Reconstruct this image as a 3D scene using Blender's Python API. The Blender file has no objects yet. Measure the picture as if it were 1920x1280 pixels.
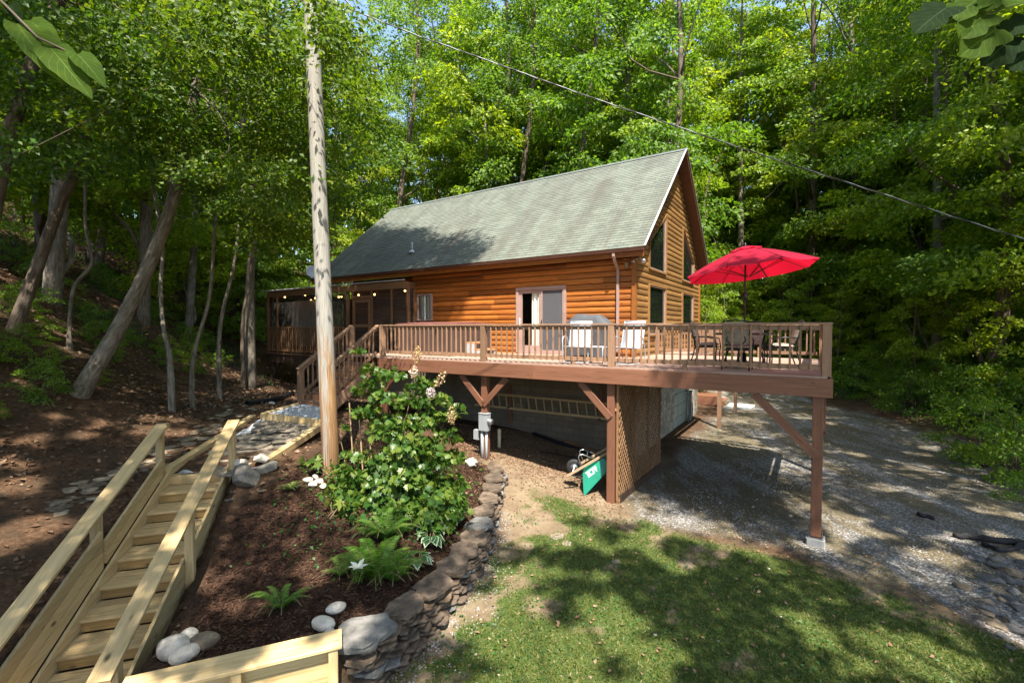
import bpy, bmesh, math, random
import numpy as np
from mathutils import Vector, Matrix
random.seed(7); np.random.seed(7)
R = math.radians
SC = bpy.context.scene
COL = SC.collection

# ------------------------------------------------------------------ camera, sky, sun, exposure
CAMZ = 3.9                       # lens height above the lawn (z = 0)
F = 860.0                        # focal length in pixels of a 1920 wide frame
PITCH = math.atan(25 / 860)
cam_d = bpy.data.cameras.new('camera')
cam_d.sensor_width = 36; cam_d.lens = 36 * F / 1920
cam_d.clip_start = 0.05; cam_d.clip_end = 2000
cam = bpy.data.objects.new('camera', cam_d); COL.objects.link(cam)
cam.location = (0, 0, CAMZ); cam.rotation_euler = (R(90) - PITCH, 0, 0)
SC.camera = cam

SUN = Vector((.25, -1.7, 3.0)).normalized()      # towards the sun
elev = math.asin(SUN.z); azim = math.atan2(SUN.x, SUN.y)
w = bpy.data.worlds.new('World'); SC.world = w; w.use_nodes = True
nt = w.node_tree
sky = nt.nodes.new('ShaderNodeTexSky'); sky.sky_type = 'NISHITA'; sky.sun_disc = False
sky.sun_elevation = elev; sky.sun_rotation = azim
bg = nt.nodes['Background']; nt.links.new(sky.outputs[0], bg.inputs[0]); bg.inputs[1].default_value = 0.145
sd = bpy.data.lights.new('sun', 'SUN'); sd.energy = 5.0; sd.angle = R(0.55); sd.color = (1, .945, .85)
so = bpy.data.objects.new('sun', sd); COL.objects.link(so); so.location = (5, -20, 40)
so.rotation_euler = SUN.to_track_quat('Z', 'Y').to_euler()
vs = SC.view_settings; vs.view_transform = 'Standard'; vs.look = 'None'; vs.gamma = 1; vs.exposure = 1.65
SC.render.engine = 'CYCLES'
cy = SC.cycles
cy.max_bounces = 8; cy.diffuse_bounces = 4; cy.glossy_bounces = 2; cy.transmission_bounces = 4; cy.transparent_max_bounces = 12
cy.caustics_reflective = False; cy.caustics_refractive = False
cy.sample_clamp_indirect = 4

# ------------------------------------------------------------------ layout helpers
def ray(px, py):
    a = (px - 960) / F; b = (640 - py) / F; c, s = math.cos(PITCH), math.sin(PITCH)
    return Vector((a, c + b * s, -s + b * c))
def G(px, py, z):                # point of that sight line at world height z
    r = ray(px, py); k = (z - CAMZ) / r.z
    return Vector((r.x * k, r.y * k, z))
def AT(px, py, Y):               # point of that sight line at distance Y
    r = ray(px, py); k = Y / r.y
    return Vector((r.x * k, Y, CAMZ + r.z * k))
C0 = Vector((3.52, 13.34, 0)); DV = Vector((.8348, -.5505, 0)); NV = Vector((.5505, .8348, 0)); UP = Vector((0, 0, 1))
def H(a, b, z=0):                # house frame: a along the long wall, b into the house
    return C0 + DV * a + NV * b + UP * z

# ------------------------------------------------------------------ scene graph helpers
def tag(o, label=None, cat=None, group=None, kind=None):
    if label: o['label'] = label
    if cat: o['category'] = cat
    if group: o['group'] = group
    if kind: o['kind'] = kind
    return o
def thing(name, label, cat, loc=(0, 0, 0), rz=0.0, group=None):
    o = bpy.data.objects.new(name, None); COL.objects.link(o)
    o.empty_display_size = .2; o.location = loc; o.rotation_euler = (0, 0, rz)
    return tag(o, label, cat, group)
def kids(o): return [c for c in bpy.data.objects if c.parent == o]
def copy_tree(o, loc, rz=0.0, sc=1.0, label=None, group=None, ch=None):
    c = o.copy(); COL.objects.link(c); c.location = loc; c.rotation_euler = (0, 0, rz)
    c.scale = (sc, sc, sc) if not isinstance(sc, tuple) else sc
    if label: c['label'] = label
    if group: c['group'] = group
    for k in (ch if ch is not None else kids(o)):
        d = k.copy(); COL.objects.link(d); d.parent = c
        for g in (kids(k) if ch is None else []):
            e = g.copy(); COL.objects.link(e); e.parent = d
    return c

BRD = [0]
class MB:
    """mesh builder; points are world coordinates unless local is set"""
    def __init__(s): s.v = []; s.f = []; s.uv = []; s.mi = []
    def face(s, pts, uvs=None, m=0):
        i = len(s.v); s.v += [tuple(p) for p in pts]; s.f.append(tuple(range(i, i + len(pts))))
        if uvs is None: uvs = [(p[0], p[2] + p[1]) for p in pts]
        s.uv.append(uvs); s.mi.append(m)
    def raw(s, verts, faces, m=0, k=None):
        i = len(s.v); s.v += [tuple(p) for p in verts]
        for f in faces:
            s.f.append(tuple(i + q for q in f)); s.uv.append([(verts[q][0], verts[q][2] + verts[q][1]) for q in f]); s.mi.append(m)
    def prism(s, prof, p0, p1, ax, ay, m=0, cap=True):
        """sweep a 2D profile from p0 to p1 (profile axes ax, ay); board UVs"""
        BRD[0] += 1; k = BRD[0] * 10.0
        p0 = Vector(p0); p1 = Vector(p1); L = (p1 - p0).length; n = len(prof); i = len(s.v)
        A = [p0 + ax * x + ay * y for x, y in prof]; B = [p1 + ax * x + ay * y for x, y in prof]
        s.v += [tuple(p) for p in A] + [tuple(p) for p in B]
        per = [0]
        for j in range(n):
            q = prof[(j + 1) % n]; per.append(per[-1] + math.hypot(q[0] - prof[j][0], q[1] - prof[j][1]))
        u0 = random.random() * 5
        for j in range(n):
            j2 = (j + 1) % n
            s.f.append((i + j, i + j2, i + n + j2, i + n + j))
            s.uv.append([(u0, k + per[j]), (u0, k + per[j + 1]), (u0 + L, k + per[j + 1]), (u0 + L, k + per[j])]); s.mi.append(m)
        if cap:
            s.f.append(tuple(i + j for j in reversed(range(n)))); s.uv.append([(u0 + prof[j][0] * .3, k + .2 + prof[j][1]) for j in reversed(range(n))]); s.mi.append(m)
            s.f.append(tuple(i + n + j for j in range(n))); s.uv.append([(u0 + prof[j][0] * .3, k + .2 + prof[j][1]) for j in range(n)]); s.mi.append(m)
    def beam(s, p0, p1, w, h, up=UP, c=0.0, m=0):
        p0 = Vector(p0); p1 = Vector(p1); ax = (p1 - p0).normalized()
        if abs(ax.dot(Vector(up))) > .999: up = Vector((NV.x, NV.y, 0))
        sx = ax.cross(Vector(up)).normalized(); sy = sx.cross(ax).normalized()
        a, b = w / 2, h / 2
        if c: prof = [(-a + c, -b), (a - c, -b), (a, -b + c), (a, b - c), (a - c, b), (-a + c, b), (-a, b - c), (-a, -b + c)]
        else: prof = [(-a, -b), (a, -b), (a, b), (-a, b)]
        s.prism(prof, p0, p1, sx, sy, m)
    def post(s, p, z0, z1, w, d=None, c=0.0, ang=None, m=0):
        """upright square post, sides along the house frame"""
        d = d or w; a, b = w / 2, d / 2
        if ang is None: X, Y = DV, NV
        else: X = Vector((math.cos(ang), math.sin(ang), 0)); Y = Vector((-math.sin(ang), math.cos(ang), 0))
        prof = [(-a + c, -b), (a - c, -b), (a, -b + c), (a, b - c), (a - c, b), (-a + c, b), (-a, b - c), (-a, -b + c)] if c else [(-a, -b), (a, -b), (a, b), (-a, b)]
        s.prism(prof, (p[0], p[1], z0), (p[0], p[1], z1), X, Y, m)
    def box(s, a0, a1, b0, b1, z0, z1, fr=H, m=0):
        """box in the house frame"""
        P = [fr(a, b, z) for z in (z0, z1) for b in (b0, b1) for a in (a0, a1)]
        s.raw(P, [(0, 2, 3, 1), (4, 5, 7, 6), (0, 1, 5, 4), (2, 6, 7, 3), (0, 4, 6, 2), (1, 3, 7, 5)], m)
    def tube(s, pts, rad, n=8, m=0, cap=True):
        pts = [Vector(p) for p in pts]
        if not hasattr(rad, '__len__'): rad = [rad] * len(pts)
        BRD[0] += 1; k = BRD[0] * 10.0; i = len(s.v); L = 0; ls = []
        t0 = (pts[1] - pts[0]).normalized()
        ref = Vector((1, 0, 0)) if abs(t0.x) < .8 else Vector((0, 1, 0))
        for q, p in enumerate(pts):
            t = (pts[min(q + 1, len(pts) - 1)] - pts[max(q - 1, 0)]).normalized()
            x = (ref - t * ref.dot(t)).normalized(); y = t.cross(x); ref = x
            if q: L += (p - pts[q - 1]).length
            ls.append(L)
            for j in range(n):
                a = 2 * math.pi * j / n
                s.v.append(tuple(p + (x * math.cos(a) + y * math.sin(a)) * rad[q]))
        for q in range(len(pts) - 1):
            c = 2 * math.pi * max(rad[q], .001)
            for j in range(n):
                j2 = (j + 1) % n
                s.f.append((i + q * n + j, i + q * n + j2, i + (q + 1) * n + j2, i + (q + 1) * n + j))
                s.uv.append([(ls[q], k + c * j / n), (ls[q], k + c * (j + 1) / n), (ls[q + 1], k + c * (j + 1) / n), (ls[q + 1], k + c * j / n)]); s.mi.append(m)
        if cap:
            e = i + (len(pts) - 1) * n
            s.f.append(tuple(i + j for j in reversed(range(n)))); s.uv.append([(0, k)] * n); s.mi.append(m)
            s.f.append(tuple(e + j for j in range(n))); s.uv.append([(L, k)] * n); s.mi.append(m)
    def lathe(s, prof, c, n=20, axis=UP, m=0):
        c = Vector(c); axis = Vector(axis).normalized()
        X = axis.orthogonal().normalized(); Y = axis.cross(X); i = len(s.v)
        for r, z in prof:
            for j in range(n):
                a = 2 * math.pi * j / n; s.v.append(tuple(c + axis * z + (X * math.cos(a) + Y * math.sin(a)) * max(r, 1e-4)))
        for q in range(len(prof) - 1):
            for j in range(n):
                j2 = (j + 1) % n; s.f.append((i + q * n + j, i + q * n + j2, i + (q + 1) * n + j2, i + (q + 1) * n + j))
                s.uv.append([(j / n, q), ((j + 1) / n, q), ((j + 1) / n, q + 1), (j / n, q + 1)]); s.mi.append(m)
    def poly(s, pts, vec, m=0):
        """closed prism of a planar polygon moved along vec"""
        n = len(pts); i = len(s.v); vec = Vector(vec); pts = [Vector(p) for p in pts]
        s.v += [tuple(p) for p in pts] + [tuple(p + vec) for p in pts]
        fs = [tuple(range(n))[::-1], tuple(range(n, 2 * n))] + [(j, (j + 1) % n, n + (j + 1) % n, n + j) for j in range(n)]
        for f in fs:
            s.f.append(tuple(i + q for q in f)); s.uv.append([(s.v[i + q][0], s.v[i + q][2]) for q in f]); s.mi.append(m)
    def build(s, name, mat, parent=None, smooth=False, local=False):
        me = bpy.data.meshes.new(name)
        vv = s.v
        if parent is not None and not local:
            M = (Matrix.Translation(parent_loc(parent)) @ parent_rot(parent)).inverted(); vv = [tuple(M @ Vector(p)) for p in vv]
        me.from_pydata(vv, [], s.f)
        ul = me.uv_layers.new(name='UVMap')
        ul.data.foreach_set('uv', [c for f in s.uv for q in f for c in q])
        for mt in (mat if isinstance(mat, (list, tuple)) else [mat]): me.materials.append(mt)
        me.polygons.foreach_set('material_index', s.mi)
        if smooth: me.polygons.foreach_set('use_smooth', [True] * len(s.f))
        bm = bmesh.new(); bm.from_mesh(me); bmesh.ops.recalc_face_normals(bm, faces=bm.faces); bm.to_mesh(me); bm.free()
        me.update()
        o = bpy.data.objects.new(name, me); COL.objects.link(o)
        if parent is not None: o.parent = parent
        return o
def parent_loc(p):
    return (Vector(p.location) + parent_loc(p.parent)) if p.parent else Vector(p.location)
def parent_rot(p):
    while p.parent: p = p.parent
    return Matrix.Rotation(p.rotation_euler[2], 4, 'Z')
def np_mesh(name, V, Fc, mat, parent=None, smooth=False):
    """fast mesh from numpy arrays: V (n,3), Fc (m,k)"""
    me = bpy.data.meshes.new(name); k = Fc.shape[1]
    me.vertices.add(len(V)); me.vertices.foreach_set('co', np.ascontiguousarray(V, dtype=np.float32).ravel())
    me.loops.add(Fc.size); me.loops.foreach_set('vertex_index', np.ascontiguousarray(Fc, dtype=np.int32).ravel())
    me.polygons.add(len(Fc)); me.polygons.foreach_set('loop_start', np.arange(0, Fc.size, k, dtype=np.int32))
    try: me.polygons.foreach_set('loop_total', np.full(len(Fc), k, dtype=np.int32))
    except Exception: pass
    if smooth: me.polygons.foreach_set('use_smooth', np.ones(len(Fc), dtype=bool))
    me.materials.append(mat); me.update(calc_edges=True)
    o = bpy.data.objects.new(name, me); COL.objects.link(o)
    if parent is not None: o.parent = parent
    return o

# ------------------------------------------------------------------ materials
class NT:
    def __init__(s, name):
        s.m = bpy.data.materials.new(name); s.m.use_nodes = True; s.t = s.m.node_tree; s.n = s.t.nodes
        s.b = s.n['Principled BSDF']; s.out = s.n['Material Output']
    def L(s, a, b): s.t.links.new(a, b)
    def new(s, t, **kw):
        n = s.n.new(t)
        for k, v in kw.items(): setattr(n, k, v)
        return n
    def put(s, sock, v):
        if isinstance(v, bpy.types.NodeSocket): s.L(v, sock)
        elif v is not None:
            if hasattr(v, '__len__') and len(v) == 3 and len(getattr(sock, 'default_value', (0, 0, 0))) == 4: v = (*v, 1)
            sock.default_value = v
    def coord(s, kind='Object'): return s.new('ShaderNodeTexCoord').outputs[kind]
    def pos(s): return s.new('ShaderNodeNewGeometry').outputs['Position']
    def island(s): return s.new('ShaderNodeNewGeometry').outputs['Random Per Island']
    def objrand(s): return s.new('ShaderNodeObjectInfo').outputs['Random']
    def map(s, vec, sc=(1, 1, 1), rot=(0, 0, 0), loc=(0, 0, 0)):
        n = s.new('ShaderNodeMapping'); s.L(vec, n.inputs[0]); n.inputs[1].default_value = loc; n.inputs[2].default_value = rot; n.inputs[3].default_value = sc
        return n.outputs[0]
    def noise(s, vec, scale=5, detail=4, rough=.55, dist=0):
        n = s.new('ShaderNodeTexNoise'); s.L(vec, n.inputs['Vector']); n.inputs['Scale'].default_value = scale; n.inputs['Detail'].default_value = detail
        n.inputs['Roughness'].default_value = rough; n.inputs['Distortion'].default_value = dist
        return n.outputs[0]
    def vor(s, vec, scale=5, feat='F1', out=0):
        n = s.new('ShaderNodeTexVoronoi'); n.feature = feat; s.L(vec, n.inputs['Vector']); n.inputs['Scale'].default_value = scale
        return n.outputs[out]
    def ramp(s, fac, stops, interp='LINEAR'):
        n = s.new('ShaderNodeValToRGB'); s.L(fac, n.inputs[0]); e = n.color_ramp.elements; n.color_ramp.interpolation = interp
        while len(e) < len(stops): e.new(.5)
        for q, (p, c) in zip(e, stops): q.position = p; q.color = (*c, 1) if hasattr(c, '__len__') else (c, c, c, 1)
        return n.outputs[0]
    def mix(s, fac, a, b, mode='MIX'):
        n = s.new('ShaderNodeMix', data_type='RGBA', blend_type=mode)
        s.put(n.inputs[0], fac); s.put(n.inputs[6], a); s.put(n.inputs[7], b); return n.outputs[2]
    def math(s, op, a, b=None):
        n = s.new('ShaderNodeMath', operation=op); s.put(n.inputs[0], a)
        if b is not None: s.put(n.inputs[1], b)
        return n.outputs[0]
    def sep(s, v):
        n = s.new('ShaderNodeSeparateXYZ'); s.L(v, n.inputs[0]); return n.outputs
    def comb(s, x, y, z):
        n = s.new('ShaderNodeCombineXYZ'); s.put(n.inputs[0], x); s.put(n.inputs[1], y); s.put(n.inputs[2], z); return n.outputs[0]
    def bump(s, h, strength=.3, dist=.01):
        n = s.new('ShaderNodeBump'); s.L(h, n.inputs['Height']); n.inputs['Strength'].default_value = strength; n.inputs['Distance'].default_value = dist
        s.L(n.outputs[0], s.b.inputs['Normal'])
    def fin(s, col=None, rough=.7, metal=0.0, spec=.4):
        s.put(s.b.inputs['Base Color'], col); s.put(s.b.inputs['Roughness'], rough); s.put(s.b.inputs['Metallic'], metal)
        s.put(s.b.inputs['Specular IOR Level'], spec); return s.m

def wood(name, c1, c2, c3, knots=.5, rough=.6, vary=.5, grain=45, weather=None):
    """boards and logs: grain along U, per board tone from V"""
    t = NT(name); uv = t.sep(t.coord('UV')); k = t.math('FLOOR', t.math('DIVIDE', uv[1], 10.0))
    wn = t.new('ShaderNodeTexWhiteNoise', noise_dimensions='1D'); t.L(k, wn.inputs['W']); rnd = wn.outputs[0]
    g = t.comb(t.math('MULTIPLY', uv[0], 1.6), t.math('MULTIPLY', uv[1], grain), t.math('MULTIPLY', k, 3.7))
    n1 = t.noise(g, 1.0, 5, .6, 1.2)
    g2 = t.comb(t.math('MULTIPLY', uv[0], .7), t.math('MULTIPLY', uv[1], 7.0), t.math('MULTIPLY', k, 1.3))
    n2 = t.noise(g2, 1.0, 3, .6, .6)
    col = t.ramp(n1, [(.28, c3), (.46, c1), (.7, c2)])
    col = t.mix(t.math('MULTIPLY', n2, .55), col, c3, 'MIX')
    col = t.mix(1.0, col, t.ramp(rnd, [(0, 1 - vary * .55), (.5, 1.0), (1, 1 + vary * .25)]), 'MULTIPLY')
    if knots:
        kv = t.comb(t.math('MULTIPLY', uv[0], 1.6), t.math('MULTIPLY', uv[1], 3.2), t.math('MULTIPLY', k, 2.1))
        kd = t.vor(kv, 1.25); kn = t.ramp(kd, [(.05, 1.0), (.12, .0)])
        col = t.mix(t.math('MULTIPLY', kn, knots), col, tuple(x * .22 for x in c3))
    if weather:
        col = t.mix(t.ramp(t.noise(t.pos(), 1.3, 5, .65), [(.45, 0.0), (.7, .75)]), col, weather)
    t.bump(n1, .35, .004)
    return t.fin(col, rough)
def paint(name, c, rough=.5, vary=.12, scale=3, metal=0.0, bump=0.0):
    t = NT(name); n = t.noise(t.coord('Object'), scale, 5, .6)
    col = t.mix(1.0, c, t.ramp(n, [(.3, 1 - vary * 1.6), (.7, 1 + vary)]), 'MULTIPLY')
    if bump: t.bump(t.noise(t.coord('Object'), scale * 9, 3), bump, .006)
    return t.fin(col, t.ramp(n, [(.3, rough * .85), (.7, min(1, rough * 1.15))]), metal)
def leafmat(name, cols, trans, tmix=.42, rough=.5, hue=.5, spec=.35):
    """leaf: diffuse with a sheen plus light coming through; tone varies leaf by leaf and plant by plant"""
    t = NT(name); i = t.island()
    col = t.ramp(i, [(q / (len(cols) - 1), c) for q, c in enumerate(cols)])
    orr = t.objrand()
    col = t.mix(1.0, col, t.ramp(orr, [(0, (1 - .35 * hue, 1 - .2 * hue, 1.0)), (.5, (1, 1, 1)), (1, (1 + .5 * hue, 1 + .18 * hue, .8))]), 'MULTIPLY')
    tr = t.new('ShaderNodeBsdfTranslucent'); t.L(t.mix(1.0, col, trans, 'MULTIPLY'), tr.inputs[0])
    t.fin(col, rough, 0, spec)
    mx = t.new('ShaderNodeMixShader'); mx.inputs[0].default_value = tmix
    t.L(t.b.outputs[0], mx.inputs[1]); t.L(tr.outputs[0], mx.inputs[2]); t.L(mx.outputs[0], t.out.inputs[0])
    return t.m
M = {}
M['log'] = wood('log_siding', (.39, .122, .019), (.52, .19, .034), (.17, .046, .008), .75, .5, 1.0, 30)
M['log_trim'] = wood('log_trim', (.30, .10, .02), (.40, .15, .03), (.15, .05, .01), .4, .45, .4)
M['gable_log'] = wood('gable_log', (.24, .125, .035), (.33, .18, .06), (.13, .06, .02), .6, .55, .6, 30)  # faded logs; shade and green bounce light also put into this colour
M['deck'] = wood('deck_stain', (.195, .080, .042), (.25, .11, .062), (.10, .042, .022), .35, .6, .45, 45)
M['deck_pale'] = wood('deck_pale', (.27, .155, .09), (.36, .21, .125), (.15, .08, .045), .35, .65, .5, 45)
M['floor'] = wood('deck_floor', (.33, .21, .155), (.42, .28, .21), (.22, .13, .09), .25, .7, .5, 40, (.36, .27, .22))
M['pine'] = wood('new_pine', (.54, .385, .185), (.66, .50, .27), (.34, .22, .09), .95, .6, .4, 26)
M['porch'] = wood('porch_frame', (.20, .10, .045), (.28, .15, .075), (.10, .05, .025), .4, .6, .5)
M['dark_wood'] = wood('dark_wood', (.06, .032, .018), (.09, .05, .03), (.03, .016, .01), .3, .7, .5)
M['soffit'] = wood('soffit', (.12, .05, .02), (.16, .07, .03), (.06, .025, .01), .3, .6, .4)
M['lattice'] = wood('lattice', (.22, .115, .05), (.29, .16, .075), (.12, .06, .025), .2, .7, .5)
M['plank'] = wood('old_plank', (.36, .24, .14), (.46, .33, .2), (.2, .12, .07), .3, .7, .4)
M['trim_brown'] = paint('trim_brown', (.10, .045, .03), .45, .1)
M['trim_mauve'] = paint('trim_mauve', (.33, .22, .19), .5, .08)
M['white'] = paint('white_paint', (.72, .72, .70), .45, .05)
M['grey'] = paint('grey_metal', (.36, .38, .40), .45, .08)
M['pvc'] = paint('grey_pvc', (.27, .285, .29), .5, .07)
M['cream'] = paint('cream_pvc', (.55, .47, .32), .5, .08)
M['black'] = paint('black_paint', (.012, .012, .013), .4, .1)
M['rubber'] = paint('black_rubber', (.018, .018, .019), .75, .3, 12)
M['steel'] = paint('steel', (.42, .42, .43), .35, .1, 6, .85)
M['green_tray'] = paint('green_tray', (.006, .17, .10), .3, .12, 4)
M['cover'] = paint('grill_cover', (.062, .065, .072), .75, .18, 4, 0, .25)
M['sling'] = paint('sling', (.44, .51, .60), .8, .05, 30)
M['cushion'] = paint('cushion', (.37, .34, .28), .85, .2, 7, 0, .2)
M['tubskin'] = wood('tub_cabinet', (.07, .042, .034), (.10, .062, .05), (.04, .022, .018), 0, .6, .3, 10)
M['tubcover'] = paint('tub_cover', (.17, .065, .055), .6, .12)
M['curtain'] = paint('curtain', (.74, .70, .62), .9, .08)
M['yellow'] = paint('yellow_cloth', (.42, .33, .06), .9, .1)
M['pipe'] = paint('black_pipe', (.016, .017, .02), .5, .2, 20)
M['garage'] = paint('garage_door', (.26, .30, .26), .5, .06)
M['interior'] = paint('interior', (.05, .032, .02), .8, .1)
M['orange'] = paint('orange_tread', (.48, .22, .10), .7, .15)
M['cable'] = paint('cable', (.03, .029, .028), .5, .3, 40)
M['dishgrey'] = paint('dish_grey', (.42, .42, .43), .4, .08)
def umat():
    t = NT('umbrella_cloth'); n = t.noise(t.coord('Object'), 30, 2)
    col = t.mix(1.0, (.30, .007, .028), t.ramp(n, [(.3, .93), (.7, 1.05)]), 'MULTIPLY')
    tr = t.new('ShaderNodeBsdfTranslucent'); tr.inputs[0].default_value = (.70, .006, .03, 1); t.fin(col, .8, 0, .2)
    mx = t.new('ShaderNodeMixShader'); mx.inputs[0].default_value = .30
    t.L(t.b.outputs[0], mx.inputs[1]); t.L(tr.outputs[0], mx.inputs[2]); t.L(mx.outputs[0], t.out.inputs[0]); return t.m
M['umbrella'] = umat()
def screen(name, c, op):
    t = NT(name); tr = t.new('ShaderNodeBsdfTransparent'); t.fin(c, .9, 0, .1)
    mx = t.new('ShaderNodeMixShader'); mx.inputs[0].default_value = op
    t.L(tr.outputs[0], mx.inputs[1]); t.L(t.b.outputs[0], mx.inputs[2]); t.L(mx.outputs[0], t.out.inputs[0]); return t.m
M['screen'] = screen('insect_screen', (.045, .038, .034), .68)
M['doorscreen'] = screen('door_screen', (.11, .11, .12), .72)
def glassmat(name, tint, refl, op):
    t = NT(name); gl = t.new('ShaderNodeBsdfGlossy'); gl.inputs['Roughness'].default_value = .015; gl.inputs[0].default_value = (.9, .95, .92, 1)
    tr = t.new('ShaderNodeBsdfTransparent'); tr.inputs[0].default_value = (*tint, 1)
    df = t.new('ShaderNodeBsdfDiffuse'); df.inputs[0].default_value = (.012, .016, .012, 1)
    m0 = t.new('ShaderNodeMixShader'); m0.inputs[0].default_value = op; t.L(tr.outputs[0], m0.inputs[1]); t.L(df.outputs[0], m0.inputs[2])
    lw = t.new('ShaderNodeLayerWeight'); lw.inputs[0].default_value = refl
    mx = t.new('ShaderNodeMixShader'); t.L(lw.outputs['Fresnel'], mx.inputs[0]); t.L(m0.outputs[0], mx.inputs[1]); t.L(gl.outputs[0], mx.inputs[2])
    t.L(mx.outputs[0], t.out.inputs[0]); return t.m
M['glass'] = glassmat('window_glass', (.95, .97, .96), .30, .02)
M['dark_glass'] = glassmat('gable_glass', (.5, .5, .5), .76, .9)
def emit(name, c, s):
    t = NT(name); t.fin(c); t.b.inputs['Emission Color'].default_value = (*c, 1); t.b.inputs['Emission Strength'].default_value = s; return t.m
M['bulb'] = emit('warm_bulb', (1, .52, .16), 6)
def rockmat(name, c1, c2, c3, sc=6, rough=.85):
    t = NT(name); p = t.pos(); i = t.new('ShaderNodeObjectInfo').outputs['Random']
    n = t.noise(p, sc, 7, .65); n2 = t.noise(p, sc * 6, 4, .6)
    col = t.ramp(n, [(.3, c3), (.5, c1), (.68, c2)])
    col = t.mix(1.0, col, t.ramp(t.island(), [(0, (.62, .6, .6)), (.5, (1, .98, .95)), (1, (1.25, 1.1, .92))]), 'MULTIPLY')
    col = t.mix(1.0, col, t.ramp(i, [(0, .8), (1, 1.15)]), 'MULTIPLY')
    col = t.mix(t.ramp(n2, [(.55, 0.0), (.75, .5)]), col, c3)
    t.bump(t.math('ADD', n, n2), .55, .02); return t.fin(col, rough)
M['fieldstone'] = rockmat('fieldstone', (.105, .078, .056), (.175, .128, .09), (.038, .028, .02))
M['greystone'] = rockmat('grey_slab', (.145, .142, .135), (.215, .21, .20), (.065, .063, .06), 5)
M['flag'] = rockmat('flagstone', (.20, .17, .13), (.28, .245, .195), (.10, .085, .065), 4)
M['quartz'] = rockmat('white_stone', (.50, .48, .44), (.62, .60, .56), (.33, .29, .25), 9)
M['cobble'] = rockmat('river_stone', (.125, .103, .076), (.19, .16, .12), (.06, .048, .036), 8)
M['darkrock'] = rockmat('dark_rock', (.075, .078, .085), (.13, .13, .14), (.035, .036, .04), 6)
def bark(name, c1, c2, c3, sc=1.0):
    t = NT(name); uv = t.sep(t.coord('UV'))
    v = t.comb(t.math('MULTIPLY', uv[0], 3.0 * sc), t.math('MULTIPLY', uv[1], 16.0 * sc), 0.0)
    n = t.noise(v, 1.0, 6, .65, .5); n2 = t.noise(t.pos(), 2.2, 5, .6)
    col = t.ramp(n, [(.32, c3), (.52, c1), (.72, c2)])
    col = t.mix(t.ramp(n2, [(.5, 0.0), (.66, .55)]), col, c2)
    t.bump(t.math('ADD', n, t.math('MULTIPLY', n2, .6)), 1.0, .035); return t.fin(col, .9, 0, .2)
M['bark'] = bark('bark_brown', (.11, .08, .056), (.18, .14, .105), (.045, .03, .02))
M['bark_grey'] = bark('bark_grey', (.145, .118, .086), (.245, .21, .165), (.052, .039, .028))
M['bark_pale'] = bark('bark_pale', (.16, .135, .105), (.27, .24, .20), (.06, .048, .036))
M['charred'] = bark('charred_bark', (.028, .026, .026), (.06, .056, .054), (.010, .009, .009), 1.4)
M['twig'] = paint('twig', (.10, .07, .045), .8, .2)
M['stem'] = paint('stem', (.17, .12, .06), .8, .2)
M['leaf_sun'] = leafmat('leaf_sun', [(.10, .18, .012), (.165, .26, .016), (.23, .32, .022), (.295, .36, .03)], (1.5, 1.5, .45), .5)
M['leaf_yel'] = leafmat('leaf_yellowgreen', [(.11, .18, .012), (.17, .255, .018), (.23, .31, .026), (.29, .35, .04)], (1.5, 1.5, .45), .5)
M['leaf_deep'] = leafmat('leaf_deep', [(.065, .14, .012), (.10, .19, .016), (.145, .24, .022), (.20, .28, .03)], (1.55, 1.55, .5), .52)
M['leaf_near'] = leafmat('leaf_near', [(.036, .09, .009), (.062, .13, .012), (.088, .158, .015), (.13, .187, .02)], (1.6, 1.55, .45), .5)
M['leaf_big'] = leafmat('leaf_big', [(.16, .25, .03), (.2, .29, .04)], (1.7, 1.6, .5), .55, .45, .1)
M['leaf_hyd'] = leafmat('leaf_hydrangea', [(.026, .07, .010), (.05, .105, .014), (.085, .145, .02), (.16, .195, .03)], (1.4, 1.5, .5), .35, .4, .2)
M['leaf_fern'] = leafmat('leaf_fern', [(.05, .14, .012), (.085, .2, .02), (.13, .24, .025)], (1.3, 1.4, .4), .4, .5, .2)
M['leaf_hosta'] = leafmat('leaf_hosta', [(.025, .085, .03), (.04, .12, .04)], (1.2, 1.4, .6), .25, .45, .1)
M['leaf_rim'] = leafmat('leaf_rim', [(.42, .48, .30), (.5, .55, .36)], (1, 1.1, .7), .3, .5, .1)
def veinleaf(name, c1, c2, trans):
    t = NT(name); uv = t.sep(t.coord('UV')); au = t.math('ABSOLUTE', uv[0])
    mid = t.ramp(au, [(.0, 1.0), (.05, 0.0)]); fr = t.math('FRACT', t.math('SUBTRACT', t.math('MULTIPLY', uv[1], 6.5), t.math('MULTIPLY', au, 2.6)))
    side = t.ramp(t.math('ABSOLUTE', t.math('SUBTRACT', fr, .5)), [(.0, 1.0), (.07, 0.0)]); vein = t.math('MAXIMUM', mid, t.math('MULTIPLY', side, .6))
    n = t.noise(t.pos(), 14, 4, .6); base = t.mix(t.ramp(n, [(.35, 0.0), (.7, 1.0)]), c1, c2); col = t.mix(t.math('MULTIPLY', vein, .7), base, tuple(min(1, x * 1.9 + .03) for x in c2))
    tr = t.new('ShaderNodeBsdfTranslucent'); t.L(t.mix(1.0, col, trans, 'MULTIPLY'), tr.inputs[0]); t.bump(vein, -.5, .003); t.fin(col, .7, 0, .08)
    mx = t.new('ShaderNodeMixShader'); mx.inputs[0].default_value = .55; t.L(t.b.outputs[0], mx.inputs[1]); t.L(tr.outputs[0], mx.inputs[2]); t.L(mx.outputs[0], t.out.inputs[0]); return t.m
M['big_light'] = veinleaf('big_leaf', (.04, .08, .008), (.07, .115, .012), (1.9, 1.7, .45)); M['big_shaded'] = veinleaf('big_leaf_shaded', (.010, .026, .006), (.018, .038, .008), (1.5, 1.5, .5))  # close leaves: the shade they hang in is put into these colours
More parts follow.
